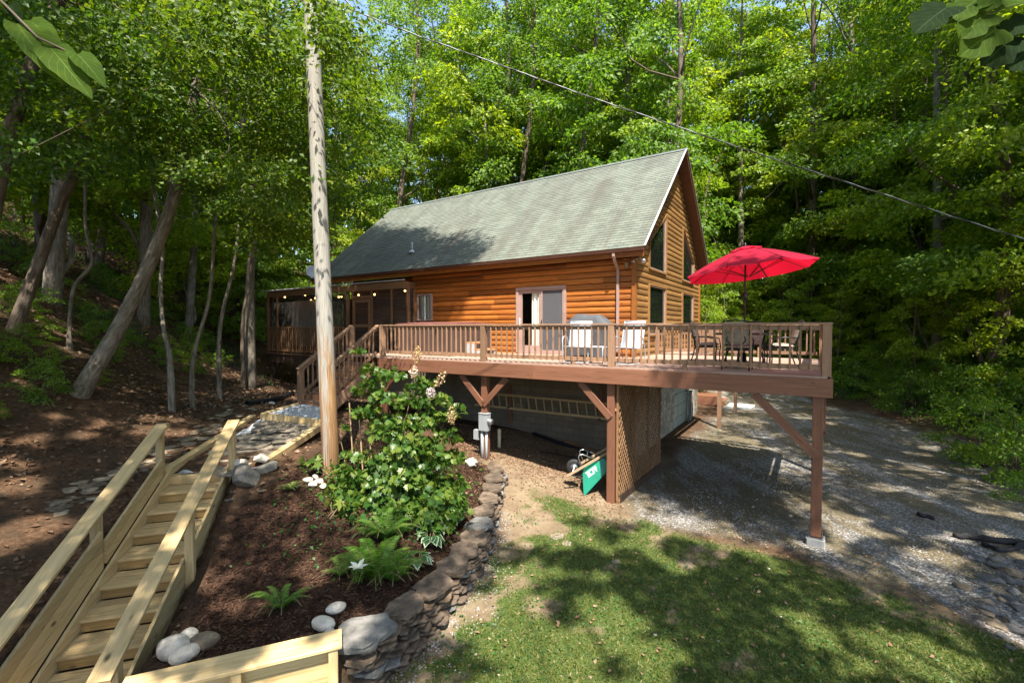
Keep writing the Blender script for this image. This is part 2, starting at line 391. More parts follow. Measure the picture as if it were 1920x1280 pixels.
M['leaf_cover'] = leafmat('leaf_cover', [(.025, .075, .015), (.045, .12, .02), (.07, .16, .025)], (1.3, 1.4, .5), .35, .5, .3)
M['litter'] = leafmat('dead_leaf', [(.075, .036, .018), (.13, .07, .035), (.19, .11, .06), (.27, .18, .11), (.10, .05, .025)], (1, .9, .7), .2, .7, .05)
M['litter_red'] = leafmat('shredded_leaf', [(.16, .085, .05), (.25, .14, .085), (.33, .21, .13), (.11, .06, .035)], (1, .9, .7), .2, .8, .05, .15)
M['mulch_chip'] = leafmat('mulch_chip', [(.022, .011, .007), (.042, .021, .013), (.068, .035, .022), (.11, .065, .042)], (1, .8, .6), .03, .9, .05, .15)
M['blade'] = leafmat('grass_blade', [(.045, .08, .014), (.085, .115, .018), (.135, .15, .028), (.23, .20, .07)], (1.2, 1.3, .5), .35, .5, .1)
M['chip'] = rockmat('gravel_chip', (.27, .26, .25), (.42, .41, .39), (.12, .11, .10), 3)
M['petal'] = leafmat('white_petal', [(.72, .70, .66), (.8, .78, .74)], (1, 1, 1), .3, .5, .05)
M['floret'] = leafmat('floret', [(.55, .58, .50), (.60, .45, .42), (.46, .29, .22), (.62, .6, .56)], (1, 1, .9), .25, .6, .3)
M['seam'] = paint('umbrella_seam', (.16, .004, .014), .8, .1)
M['floret_dry'] = leafmat('floret_dry', [(.36, .24, .13), (.46, .33, .18), (.28, .18, .10)], (1, .9, .7), .2, .7, .2)
# ------------------------------------------------------------------ ground
def vnoise(x, y, s, seed=0):
    """smooth value noise on numpy arrays"""
    x = np.asarray(x, float) * s; y = np.asarray(y, float) * s
    xi = np.floor(x); yi = np.floor(y); fx = x - xi; fy = y - yi
    def h(a, b):
        q = np.sin(a * 127.1 + b * 311.7 + seed * 74.7) * 43758.5453; return q - np.floor(q)
    u = fx * fx * (3 - 2 * fx); v = fy * fy * (3 - 2 * fy)
    return (h(xi, yi) * (1 - u) + h(xi + 1, yi) * u) * (1 - v) + (h(xi, yi + 1) * (1 - u) + h(xi + 1, yi + 1) * u) * v
def fbm(x, y, s, seed=0, o=4):
    a = 0; t = 0; k = 1.0
    for i in range(o): a = a + k * vnoise(x, y, s * 2 ** i, seed + i * 13); t += k; k *= .55
    return a / t
class TPS:
    def __init__(s, pts):
        P = np.array(pts, float); s.P = P[:, :2]; n = len(P)
        K = s.k(np.linalg.norm(s.P[:, None] - s.P[None], axis=2)); A = np.zeros((n + 3, n + 3)); A[:n, :n] = K + np.eye(n) * .02
        A[:n, n] = 1; A[:n, n + 1:] = s.P; A[n, :n] = 1; A[n + 1:, :n] = s.P.T
        s.w = np.linalg.solve(A, np.concatenate([P[:, 2], [0, 0, 0]]))
    def k(s, r): return np.where(r > 1e-9, r * r * np.log(np.maximum(r, 1e-9)), 0)
    def __call__(s, x, y):
        x = np.asarray(x, float); y = np.asarray(y, float); sh = x.shape; q = np.stack([x.ravel(), y.ravel()], 1); out = np.empty(len(q)); n = len(s.P)
        for i in range(0, len(q), 20000):
            z = q[i:i + 20000]; r = np.linalg.norm(z[:, None] - s.P[None], axis=2)
            out[i:i + 20000] = s.k(r) @ s.w[:n] + s.w[n] + z @ s.w[n + 1:]
        return out.reshape(sh)
HILL = [(-11.5, 10, 3.9), (-16, 10, 6.7), (-22, 10, 10), (-35, 10, 16), (-15, 18, 4.7), (-20, 18, 7.6), (-30, 20, 13), (-17.5, 26, 4.0), (-22, 28, 7), (-32, 32, 13), (-50, 25, 20), (-50, 0, 20),
        (-15, 38, 5.5), (-30, 48, 12), (-40, 80, 16), (-12, 1, 4.7), (-20, -6, 9), (-60, 60, 20), (-8.3, 12, 1.78), (-9.6, 15, 1.8), (-10.6, 18, 1.75), (-7.7, 6.5, 1.35), (-8, 4, 1.7), (-12.6, 23.3, 1.5)]
FAR = [(20, 34, 2.2), (12, 34, 1.6), (4, 34, 2.2), (-4, 32, 3), (12, 45, 4), (0, 50, 6), (25, 50, 6), (0, 80, 10), (40, 80, 12), (70, 40, 10), (19.5, 16, 1.2), (20, 24, 1.2), (24, 20, 2.6), (32, 20, 4.6), (18, 10, .9), (24, 8, 2.2),
       (40, 15, 6), (40, 35, 8), (70, 0, 10), (20, 0, .8), (0, -12, 0), (12, -12, .4)]
LOW = [(0, 5, 0), (4, 5, 0), (-1.5, 4.5, 0), (8, 6, 0), (2, 8, 0), (0, 8, .02), (5.5, 8, .02), (-.4, 9.2, .06), (-.2, 11.3, .36), (1.5, 11, .1), (2.2, 10, .02), (0, 13, .4), (-1, 15, .55), (1.5, 14.3, .25), (3.5, 13.3, .05),
       (6, 12, 0), (10, 10, 0), (8, 16, 0), (12, 20, 0), (16, 16, 0), (16.5, 24, 0), (10, 26, .1), (14.5, 11, .05), (12, 8, 0), (10, 5, 0), (0, 0, 0), (5, 22, .2), (-3, 2, 0)]
UPP = [(-5.5, 8.2, 1.32), (-5.2, 10, 1.48), (-5.6, 12.5, 1.64), (-6.8, 12, 1.64), (-6.3, 9.5, 1.44), (-4.4, 8.1, 1.2), (-4.4, 10, 1.38), (-3.38, 8.6, 1.2), (-1.75, 5.0, .52), (-1.4, 5.7, .46), (-1.0, 6.6, .36), (-.75, 8, .30), (-.6, 9.5, .36),
       (-.45, 11, .46), (-2.2, 8.2, .85), (-2.8, 5.6, .48), (-2, 6.7, .55), (-3.7, 5.2, .24), (-3.3, 4.7, .36), (-3.95, 6.2, .42), (-4.35, 7.1, .74), (-6.5, 7, 1.15), (-6.0, 5, .95), (-7, 8, 1.35), (-3.3, 11, 1.15), (-4.5, 13, 1.5), (-2.5, 13.5, .95), (-4, 16, 1.2), (-8, 18, 1.4), (-5.5, 3.5, .6), (-6.5, 0, 1.0)]
tl = TPS(LOW + FAR + HILL); tu = TPS(UPP + FAR + HILL)
WALLC = [(-1.78, 4.72), (-1.45, 5.2), (-1.1, 5.9), (-.85, 6.6), (-.66, 7.4), (-.55, 8.2), (-.48, 9.1), (-.42, 10.0), (-.36, 10.8)]
EDGE = [(-6.4, -12), (-6.0, 2.0), (-5.2, 3.6), (-4.3, 3.72), (-3.3, 4.16)] + WALLC + [(-.7, 12.5), (-1.6, 14.5), (-3.5, 18), (-4, 24), (-6, 40), (-6, 100)]
def edge_sd(x, y):
    """signed distance to the terrace edge, positive on the upper (left) side"""
    x = np.asarray(x, float); y = np.asarray(y, float); best = np.full(x.shape, 1e9); sg = np.ones(x.shape)
    for (x0, y0), (x1, y1) in zip(EDGE[:-1], EDGE[1:]):
        dx, dy = x1 - x0, y1 - y0; l2 = dx * dx + dy * dy
        t = np.clip(((x - x0) * dx + (y - y0) * dy) / l2, 0, 1); ex = x - x0 - t * dx; ey = y - y0 - t * dy
        d = np.hypot(ex, ey); c = dx * ey - dy * ex
        m = d < best; best = np.where(m, d, best); sg = np.where(m, np.where(c >= 0, 1.0, -1.0), sg)
    return best * sg
ST_YAW = R(17.07); ST_T = Vector((math.cos(ST_YAW), math.sin(ST_YAW), 0)); ST_D = Vector((math.sin(ST_YAW), -math.cos(ST_YAW), 0))
ST_O = Vector((-5.99, 7.96, CAMZ - 2.594)); ST_W = .88; ST_RUN = .442; ST_RISE = .155
def height(x, y):
    x = np.asarray(x, float); y = np.asarray(y, float); sd = edge_sd(x, y)
    wid = np.interp(y, [10.2, 12.5], [.07, 1.6])
    k = np.clip(sd / wid * .5 + .5, 0, 1); k = k * k * (3 - 2 * k)
    z = tl(x, y) * (1 - k) + tu(x, y) * k
    far = np.clip(np.maximum(np.maximum(x - 17, -8 - x), y - 26) / 6, 0, 1)
    z = z + (fbm(x, y, .35, 3) - .5) * (.06 + .8 * far) + (fbm(x, y, 2.2, 5, 3) - .5) * (.03 + .10 * far)
    # cut for the garden stairs
    rx = x - ST_O.x; ry = y - ST_O.y; s = rx * ST_T.x + ry * ST_T.y; t = rx * ST_D.x + ry * ST_D.y
    ins = (s > -.1) & (s < ST_W + .1) & (t > -.05) & (t < 5)
    z = np.where(ins, np.minimum(z, ST_O.z - ST_RISE * (np.floor(t / ST_RUN) + 2) - .06), z)
    # ground at the timber wall's foot
    return z
def hz(x, y): return float(height(np.array([x]), np.array([y]))[0])
def poly_sd(x, y, P):
    """signed distance to a polygon, positive inside"""
    x = np.asarray(x, float); y = np.asarray(y, float); best = np.full(x.shape, 1e9); ins = np.zeros(x.shape, bool); n = len(P)
    for i in range(n):
        x0, y0 = P[i]; x1, y1 = P[(i + 1) % n]; dx, dy = x1 - x0, y1 - y0
        t = np.clip(((x - x0) * dx + (y - y0) * dy) / (dx * dx + dy * dy), 0, 1)
        best = np.minimum(best, np.hypot(x - x0 - t * dx, y - y0 - t * dy))
        c = ((y0 > y) != (y1 > y)) & (x < (x1 - x0) * (y - y0) / (y1 - y0 + 1e-12) + x0); ins ^= c
    return np.where(ins, best, -best)
LAWN = [(-3, -5), (-3, 3.9), (-1.6, 4.7), (-.8, 6.2), (-.4, 8.2), (-.25, 10.0), (.6, 10.4), (1.5, 9.9), (2.1, 9.5), (2.7, 8.9), (3.6, 8.4), (4.7, 7.75), (5.5, 7.0), (6.0, 6.1), (6.2, 5.2), (6.3, 3.5), (6.5, -5)]
BED = [(-3.3, 4.2), (-1.8, 4.75), (-1.4, 5.3), (-.9, 6.6), (-.6, 8.2), (-.5, 10.2), (-.6, 11.3), (-2.4, 11.6), (-4.1, 10.8), (-4.15, 8.3), (-4.6, 7.4), (-4.2, 5.8), (-3.7, 4.3)]
DRIVE = [(2.3, 10.3), (4.5, 13.4), (9.5, 21), (12, 28), (14, 33), (17, 30), (16.3, 24), (15.8, 16), (13.2, 11.5), (11.5, 8), (10, 4), (9.5, -6), (6.2, -6), (6.1, 5.2), (5.9, 6.2), (5.4, 7.1), (4.6, 7.8), (3.2, 8.7), (2.5, 9.2)]
PATHP = [(-5.95, 8.05), (-4.62, 8.35), (-4.5, 11.4), (-6.45, 12.1)]
def masks(x, y):
    n = (fbm(x, y, 1.1, 21) - .5) * 1.6
    lawn = np.clip(poly_sd(x, y, LAWN) / .5 + n + .35, 0, 1)
    drive = np.clip(poly_sd(x, y, DRIVE) / .5 + n + .2, 0, 1)
    bed = np.clip(poly_sd(x, y, BED) / .3 + n * .5 + .3, 0, 1)
    return lawn, drive, bed
def axis(a, b, f0, f1, st, g):
    c = list(np.arange(f0, f1 + 1e-6, st)); s = st; v = f1
    while v < b: s = min(s * g, 3.0); v += s; c.append(v)
    s = st; v = f0
    while v > a: s = min(s * g, 3.0); v -= s; c.insert(0, v)
    return np.array(c)
gx = axis(-70, 90, -8.5, 9.5, .09, 1.06); gy = axis(-14, 120, 3.6, 13.5, .09, 1.06)
XX, YY = np.meshgrid(gx, gy); ZZ = height(XX, YY)
lawn_m, drive_m, bed_m = masks(XX, YY)
patch = fbm(XX, YY, .9, 41); bare = np.clip((fbm(XX, YY, .55, 77) - .5) * 5 + .5, 0, 1)
# grass thins out to bare soil towards the deck and the stone wall
lx = np.clip((XX + 2.0) / 3.2, .15, 1); ly = np.clip((9.9 - YY) / 3.2, 0, 1)
dens = lawn_m * np.clip(.19 + .58 * lx * (.35 + .65 * ly) + .40 * ly - .08 + (patch - .5) * 3.6 + (fbm(XX, YY, 3.1, 8) - .5) * 2.0 + .18 * (XX > 2.2), 0, 1)
def ground_mat():
    t = NT('ground'); p = t.pos(); at = t.new('ShaderNodeVertexColor', layer_name='mask'); c = t.new('ShaderNodeSeparateColor'); t.L(at.outputs[0], c.inputs[0])
    n1 = t.noise(p, 1.7, 7, .62); n2 = t.noise(p, 14, 5, .65); n3 = t.noise(p, 55, 3, .6)
    soil = t.ramp(n1, [(.3, (.135, .095, .058)), (.5, (.20, .148, .092)), (.7, (.27, .21, .135))])
    soil = t.mix(t.math('MULTIPLY', t.ramp(t.noise(p, 2.6, 6, .7), [(.42, 0.0), (.62, .75)]), t.ramp(c.outputs[0], [(.02, 0.0), (.25, 1.0)])), soil, (.105, .105, .038))
    soil = t.mix(t.ramp(n2, [(.45, 0.0), (.7, .55)]), soil, (.13, .08, .05))
    litter = t.ramp(n2, [(.3, (.04, .021, .012)), (.5, (.085, .046, .025)), (.7, (.15, .088, .05))])
    litter = t.mix(t.ramp(n1, [(.45, 0.0), (.65, .8)]), litter, (.05, .034, .02))
    grass = t.ramp(n2, [(.3, (.035, .06, .016)), (.55, (.06, .09, .022)), (.75, (.13, .13, .04))])
    v = t.vor(p, 26, 'F1', 1); vd = t.vor(p, 26)
    hs = t.new('ShaderNodeSeparateColor'); t.L(v, hs.inputs[0])
    grav = t.ramp(hs.outputs[0], [(0, (.13, .12, .108)), (.5, (.28, .265, .245)), (1, (.44, .42, .39))])
    moss = t.ramp(t.noise(t.map(p, (1.5, .42, 1), (0, 0, R(-22))), .75, 6, .68, .4), [(.40, 0.0), (.54, 1.0)])
    mossc = t.ramp(n2, [(.3, (.085, .062, .022)), (.6, (.155, .115, .042)), (.8, (.21, .18, .12))])
    grav = t.mix(t.math('MULTIPLY', moss, .85), grav, mossc)
    grav = t.mix(t.ramp(vd, [(.35, 0.0), (.6, .7)]), grav, (.07, .06, .05))
    mul = t.ramp(n2, [(.3, (.022, .011, .007)), (.5, (.045, .023, .014)), (.72, (.085, .045, .028))])
    col = t.mix(c.outputs[2], litter, mul)
    a2 = t.new('ShaderNodeVertexColor', layer_name='mask2'); c2 = t.new('ShaderNodeSeparateColor'); t.L(a2.outputs[0], c2.inputs[0])
    col = t.mix(c2.outputs[0], col, soil)
    col = t.mix(c.outputs[1], col, grav)
    gm = t.ramp(t.math('ADD', c.outputs[0], t.math('MULTIPLY', t.math('SUBTRACT', n3, .5), .9)), [(.4, 0.0), (.62, 1.0)])
    col = t.mix(gm, col, grass)
    col = t.mix(c2.outputs[1], col, t.ramp(n2, [(.3, (.02, .05, .012)), (.7, (.05, .10, .025))]))
    hgt = t.math('ADD', t.math('MULTIPLY', n2, 1.0), t.math('MULTIPLY', t.math('SUBTRACT', 1.0, vd), t.math('MULTIPLY', c.outputs[1], .8)))
    t.bump(t.math('ADD', hgt, n3), .8, .03)
    return t.fin(col, .95, 0, .15)
M['ground'] = ground_mat()
house_a = (XX - C0.x) * DV.x + (YY - C0.y) * DV.y; house_b = (XX - C0.x) * NV.x + (YY - C0.y) * NV.y
soil_m = np.clip(lawn_m + np.clip(poly_sd(XX, YY, [(-1.5, 14.5), (-.5, 11), (-.3, 9), (2.3, 9.2), (4.5, 13.4), (3, 16)]) / .6 + (patch - .5) * 2 + .6, 0, 1), 0, 1)
weed_m = np.clip((XX - 16.4 + (patch - .5) * 4) / 2.5, 0, 1) * np.clip((fbm(XX, YY, .5, 9) - .38) * 4, 0, 1)
hillg = np.clip((-8.3 - XX + (patch - .5) * 3) / 3, 0, 1) * np.clip((fbm(XX, YY, .45, 19) - .60) * 5, 0, .6)
weed_m = np.maximum(weed_m, hillg)
nx, ny = len(gx), len(gy)
VV = np.stack([XX.ravel(), YY.ravel(), ZZ.ravel()], 1)
ii = (np.arange(ny - 1)[:, None] * nx + np.arange(nx - 1)[None]).ravel()
FF = np.stack([ii, ii + 1, ii + nx + 1, ii + nx], 1)
def facemean(m): return m.ravel()[FF].mean(1)
kl, kd, kb = facemean(lawn_m), facemean(drive_m), facemean(bed_m)
kind = np.where(kb > .5, 3, np.where((kl > .5) & (kl >= kd), 1, np.where(kd > .5, 2, 0)))
colA = np.stack([dens.ravel(), (drive_m * (1 - .9 * np.clip(dens, 0, 1))).ravel(), bed_m.ravel(), np.ones(nx * ny)], 1)
colB = np.stack([soil_m.ravel() * (1 - bed_m.ravel()), weed_m.ravel(), np.zeros(nx * ny), np.ones(nx * ny)], 1)
for k, nm in ((0, 'forest_floor'), (1, 'lawn'), (2, 'gravel_driveway'), (3, 'mulch_bed')):
    fs = FF[kind == k]; used, inv = np.unique(fs, return_inverse=True)
    o = np_mesh(nm, VV[used], inv.reshape(-1, 4), M['ground'], None, True); o['kind'] = 'structure'
    for ln, cc in (('mask', colA), ('mask2', colB)):
        a = o.data.color_attributes.new(ln, 'FLOAT_COLOR', 'POINT'); a.data.foreach_set('color', cc[used].astype(np.float32).ravel())
# ------------------------------------------------------------------ the cabin
FLOOR = 3.05; LH = .178
cabin = thing('log_cabin', 'honey stained log cabin with a steep weathered green shingle roof behind the deck', 'cabin', H(0, 0, 0))
def log_profile(n=6, bulge=.046):
    pr = [(0.0, 0.0)]
    for i in range(n + 1):
        a = math.pi * i / n
        pr.append((.012 + bulge * math.sin(a) ** .55, LH * .5 - math.cos(a) * (LH * .5 - .004)))
    pr.append((0.0, LH)); return pr
LP = log_profile()
def log_run(mb, a0, a1, z, along, out, org, seg=(1.6, 3.6)):
    """one course of half round logs from a0 to a1, butted at random joints"""
    x = a0
    while x < a1 - .02:
        e = min(a1, x + random.uniform(*seg))
        if a1 - e < .35: e = a1
        p0 = org + along * x + UP * z; p1 = org + along * (e - .002) + UP * z
        mb.prism(LP, p0, p1, out, UP); x = e
def subtract(iv, cuts):
    for c0, c1 in cuts:
        o = []
        for a, b in iv:
            if c1 <= a or c0 >= b: o.append((a, b)); continue
            if c0 > a + .03: o.append((a, c0))
            if c1 < b - .03: o.append((c1, b))
        iv = o
    return iv
DOOR = (-4.0, -2.13, 3.09, 5.25); WIN = (-8.62, -7.82, 4.24, 5.22)
mb = MB(); org = H(0, 0, 0)
z = FLOOR - .12
while z < 6.05:
    zc = z + LH / 2; cuts = [(q[0], q[1]) for q in (DOOR, WIN) if q[2] < zc < q[3]]
    for a0, a1 in subtract([(-8.9, -.02)], cuts): log_run(mb, a0, a1, z, DV, -NV, org)
    z += LH
mb.build('side_wall', M['log'], cabin)
mb = MB(); z = FLOOR - .12                     # wall set back behind the porch
while z < 6.05:
    log_run(mb, -14.6, -8.9, z, DV, -NV, H(0, 1.5, 0)); z += LH
mb.build('porch_back_wall', M['log'], cabin)
SL = .875; EZ = 6.17
def zund(b): return EZ - .2 + SL * ((b if b <= 4.4 else 8.8 - b) + .4)
gw_lo = [(1.27, 3.2, 3.67, 5.28), (5.6, 7.53, 3.67, 5.28)]
gw_up = [(1.27, 3.2, 5.76, 6.62, 7.8), (5.6, 7.53, 5.76, 7.8, 6.62)]
mb = MB(); z = FLOOR - .12
while z < 9.9:
    zc = z + LH / 2; lo = max(0.02, (zc - EZ + .2) / SL - .4 + .02); hi = 8.8 - lo
    cuts = [(q[0], q[1]) for q in gw_lo if q[2] < zc < q[3]]
    for b0, b1, z0, t0, t1 in gw_up:
        if zc > z0:
            lo2, hi2 = b0, b1; s = (t1 - t0) / (b1 - b0)
            if s > 0: lo2 = max(b0, b0 + (zc - t0) / s)
            else: hi2 = min(b1, b0 + (zc - t0) / s)
            if hi2 > lo2 + .02: cuts.append((lo2, hi2))
    if hi > lo + .1:
        for a0, a1 in subtract([(lo, hi)], cuts): log_run(mb, a0, a1, z, NV, DV, org)
    z += LH
mb.build('gable_wall', M['gable_log'], cabin)
mb = MB()                                       # inner shell so no daylight leaks through
mb.box(-8.9, -4.1, .02, .12, 2.9, 6.2); mb.box(-2.03, -.14, .02, .12, 2.9, 6.2); mb.box(-4.1, -2.03, .02, .12, 5.3, 6.2)
mb.box(-8.9, -8.8, .12, 1.52, 2.9, 6.2); mb.box(-14.6, -8.9, 1.52, 1.62, 2.9, 6.2); mb.box(-14.6, -14.5, 1.62, 8.7, 2.9, 6.2)
mb.box(-14.6, 0, 8.7, 8.8, 0, 6.2); mb.box(-14.6, -.02, 0.02, 8.8, 2.78, 2.9); mb.box(-8.0, -.14, 4.0, 4.1, 2.9, 6.2)
mb.poly([H(-.12, 0.02, 2.9), H(-.12, 8.78, 2.9), H(-.12, 8.78, zund(8.78)), H(-.12, 4.4, zund(4.4) - .02), H(-.12, 0.02, zund(.02))], DV * .1)
mb.build('inner_wall', M['interior'], cabin)
mb = MB()                                       # corner boards
mb.box(-.02, .10, -.10, .02, 2.9, 6.0); mb.build('corner_post', M['log_trim'], cabin); mb = MB(); mb.box(.0, .10, 8.70, 8.82, 2.9, 6.0)
mb.build('corner_post', M['log_trim'], cabin)
# roof
ra0, ra1 = -15.05, .45; rb = 4.8; run = math.hypot(rb, rb * SL)
def shingle_mat():
    t = NT('shingle'); uv = t.coord('UV'); p = t.pos()
    br = t.new('ShaderNodeTexBrick'); t.L(uv, br.inputs[0]); br.inputs['Scale'].default_value = 1.0
    br.inputs['Brick Width'].default_value = .30; br.inputs['Row Height'].default_value = .145; br.inputs['Mortar Size'].default_value = .006; br.offset = .5
    br.inputs['Color1'].default_value = (.108, .122, .100, 1); br.inputs['Color2'].default_value = (.150, .163, .134, 1); br.inputs['Mortar'].default_value = (.06, .07, .06, 1)
    br.inputs['Bias'].default_value = 0
    s = t.sep(uv); st = t.comb(t.math('MULTIPLY', s[0], 1.5), t.math('MULTIPLY', s[1], .16), 0.0)
    streak = t.ramp(t.noise(st, 1.0, 5, .6, .4), [(.42, 0.0), (.68, 1.0)])
    col = t.mix(t.math('MULTIPLY', streak, .75), br.outputs[0], (.09, .083, .068))
    fine = t.noise(p, 60, 3, .7); col = t.mix(1.0, col, t.ramp(fine, [(.3, .75), (.7, 1.2)]), 'MULTIPLY')
    lich = t.ramp(t.noise(p, 1.1, 6, .65), [(.5, 0.0), (.75, .6)]); col = t.mix(lich, col, (.175, .195, .16))
    t.bump(t.math('ADD', br.outputs['Fac'], t.math('MULTIPLY', fine, .5)), -.35, .01); return t.fin(col, .92, 0, .2)
M['shingle'] = shingle_mat()
def slope_pt(a, s, side, off=0.0):              # s measured up the slope from the eave
    b = -.4 + s * rb / run; z = EZ + s * rb * SL / run; nb, nz = -SL, 1.0; l = math.hypot(nb, nz)
    b += off * nb / l; z += off * nz / l
    return H(a, b if side > 0 else 8.8 - b, z)
for side in (1, -1):
    mb = MB(); n = int(run / .145) + 1
    for i in range(n):
        s0 = i * .145; s1 = min(run, s0 + .147)
        mb.face([slope_pt(ra0, s0, side, .011), slope_pt(ra1, s0, side, .011), slope_pt(ra1, s1, side, .002), slope_pt(ra0, s1, side, .002)],
                [(ra0 + 20, s0 + 1e-3), (ra1 + 20, s0 + 1e-3), (ra1 + 20, s1), (ra0 + 20, s1)])
        mb.face([slope_pt(ra0, s0, side, 0), slope_pt(ra1, s0, side, 0), slope_pt(ra1, s0, side, .011), slope_pt(ra0, s0, side, .011)], [(0, .145 * i)] * 4)
    roof = mb.build('roof', M['shingle'], cabin)
    mb = MB()                                   # boarded underside
    mb.poly([slope_pt(ra0 + .02, 0, side, -.006), slope_pt(ra0 + .02, run, side, -.006), slope_pt(ra0 + .02, run, side, -.10), slope_pt(ra0 + .02, 0, side, -.10)], DV * (ra1 - ra0 - .04))
    mb.build('soffit', M['soffit'], cabin)
    for a in (ra1 - .018, ra0 - .02):           # rake boards at both gables
        mb = MB(); mb.poly([slope_pt(a, 0, side, -.004), slope_pt(a, run, side, -.004), slope_pt(a, run - .17, side, -.22), slope_pt(a, 0, side, -.22)], DV * .035)
    mb.build('rake_board', M['log_trim'], cabin)
    mb = MB()
    mb.poly([slope_pt(ra1 - .03, 0, side, .013), slope_pt(ra1 - .03, run, side, .013), slope_pt(ra1 - .03, run, side, .026), slope_pt(ra1 - .03, 0, side, .026)], DV * .055)
    mb.build('drip_edge', M['dishgrey'], cabin)
    mb = MB(); bb = -.4 if side > 0 else 9.2; o1 = .02 * (1 if side > 0 else -1)
    mb.box(ra0 + .02, ra1 - .03, min(bb, bb + o1 * 1.5), max(bb, bb + o1 * 1.5), EZ - .26, EZ - .03); mb.build('fascia', M['log_trim'], cabin)
mb = MB()
for sd_ in (1, -1):
    mb.poly([slope_pt(ra0 - .01, run - .14, sd_, .014), slope_pt(ra0 - .01, run + .008, sd_, .016), slope_pt(ra0 - .01, run + .008, sd_, .034), slope_pt(ra0 - .01, run - .14, sd_, .030)], DV * (ra1 - ra0 + .02))
mb.build('ridge_cap', paint('ridge', (.10, .115, .105), .8, .2, 8), roof)
mb = MB()
mb.prism([(0, 0), (.10, .015), (.12, .10), (.105, .10), (.09, .03), (.012, .02), (.012, .10), (0, .10)], H(ra0 + .02, -.402, EZ - .13), H(ra1 - .02, -.402, EZ - .13), -NV, UP)
gut = mb.build('gutter', M['trim_brown'], cabin)
mb = MB(); a = -.43
pts = [H(a, -.46, EZ - .12), H(a, -.46, EZ - .22), H(a, -.36, EZ - .36), H(a, -.12, EZ - .52), H(a, -.10, EZ - .62), H(a, -.10, 3.2)]
for p, q in zip(pts[:-1], pts[1:]): mb.beam(p, q, .075, .055, NV)
mb.build('downspout', M['trim_mauve'], cabin)
mb = MB(); mb.tube([H(.02, 8.95, EZ - .2), H(.02, 8.9, 3.0)], .035, 6); mb.build('downspout', M['trim_mauve'], cabin)
p = slope_pt(-9.55, 1.3, 1)
mb = MB(); mb.tube([p, p + UP * .42], .04, 8); mb.lathe([(.14, -.02), (.12, .05), (.045, .12)], p, 12); mb.build('vent_pipe', M['grey'], roof, True)
# patio door
a0, a1, z0, z1 = DOOR; mid = (a0 + a1) / 2
mb = MB()
mb.box(a0, a0 + .09, -.095, .03, z0, z1); mb.box(a1 - .09, a1, -.095, .03, z0, z1); mb.box(a0 + .09, a1 - .09, -.095, .03, z1 - .09, z1); mb.box(a0 + .09, a1 - .09, -.12, .03, z0 - .06, z0 + .03)
fr = mb.build('door_frame', M['trim_mauve'], cabin)
mb = MB(); x0, x1 = a0 + .09, mid + .03
mb.box(x0, x0 + .13, -.055, -.01, z0 + .03, z1 - .09); mb.box(x1 - .08, x1, -.055, -.01, z0 + .03, z1 - .09); mb.box(x0 + .13, x1 - .08, -.055, -.01, z1 - .20, z1 - .09); mb.box(x0 + .13, x1 - .08, -.055, -.01, z0 + .03, z0 + .24)
dl = mb.build('patio_door', M['trim_mauve'], cabin)
mb = MB(); mb.face([H(x0 + .13, -.033, z0 + .24), H(x1 - .08, -.033, z0 + .24), H(x1 - .08, -.033, z1 - .20), H(x0 + .13, -.033, z1 - .20)]); mb.build('pane', M['glass'], dl)
mb = MB(); mb.box(x0 + .045, x0 + .075, -.10, -.08, z0 + .85, z0 + 1.15); mb.box(x0 + .05, x0 + .07, -.08, -.055, z0 + .88, z0 + .91); mb.box(x0 + .05, x0 + .07, -.08, -.055, z0 + 1.09, z0 + 1.12); mb.build('handle', M['white'], dl)
mb = MB(); mb.box(mid + .03, mid + .075, -.075, -.03, z0 + .03, z1 - .09); mb.box(a1 - .135, a1 - .09, -.075, -.03, z0 + .03, z1 - .09); mb.box(mid + .075, a1 - .135, -.075, -.03, z1 - .135, z1 - .09); mb.box(mid + .075, a1 - .135, -.075, -.03, z0 + .03, z0 + .10)
ds = mb.build('screen_door', M['trim_mauve'], cabin)
mb = MB(); mb.box(mid + .075, a1 - .135, -.056, -.05, z0 + .10, z1 - .135); mb.build('screen', M['doorscreen'], ds)
mb = MB(); mb.box(mid + .038, mid + .062, -.10, -.075, z0 + .9, z0 + 1.08); mb.build('handle', M['black'], ds)
def curtain(a0, a1, b, z0, z1, name, mat, par, fr=H):
    mb = MB(); n = int((a1 - a0) / .025)
    for i in range(n):
        u0 = a0 + (a1 - a0) * i / n; u1 = a0 + (a1 - a0) * (i + 1) / n
        q0 = b + .025 * math.sin(u0 * 42); q1 = b + .025 * math.sin(u1 * 42)
        mb.face([fr(u0, q0, z0), fr(u1, q1, z0), fr(u1, q1, z1), fr(u0, q0, z1)])
    return mb.build(name, mat, par, True)
curtain(x1 - .40, x1 - .04, .015, z0 + .05, z1 - .1, 'curtain', M['curtain'], dl)
curtain(a1 - .36, a1 - .10, .09, z0 + .05, z1 - .1, 'curtain', M['curtain'], ds)
# kitchen window
a0, a1, z0, z1 = WIN
mb = MB(); mb.box(a0, a0 + .07, -.10, .02, z0, z1); mb.box(a1 - .07, a1, -.10, .02, z0, z1); mb.box(a0 + .07, a1 - .07, -.10, .02, z1 - .07, z1); mb.box(a0 - .03, a1 + .03, -.12, .02, z0 - .05, z0)
wf = mb.build('window', M['trim_mauve'], cabin)
mb = MB(); mb.box((a0 + a1) / 2 - .02, (a0 + a1) / 2 + .02, -.075, -.03, z0, z1 - .07); mb.build('mullion', M['white'], wf)
mb = MB(); mb.face([H(a0 + .07, -.045, z0), H(a1 - .07, -.045, z0), H(a1 - .07, -.045, z1 - .07), H(a0 + .07, -.045, z1 - .07)]); mb.build('pane', M['glass'], wf)
curtain(a0 + .1, a1 - .1, .0, z0 + .02, z1 - .08, 'curtain', M['curtain'], wf)
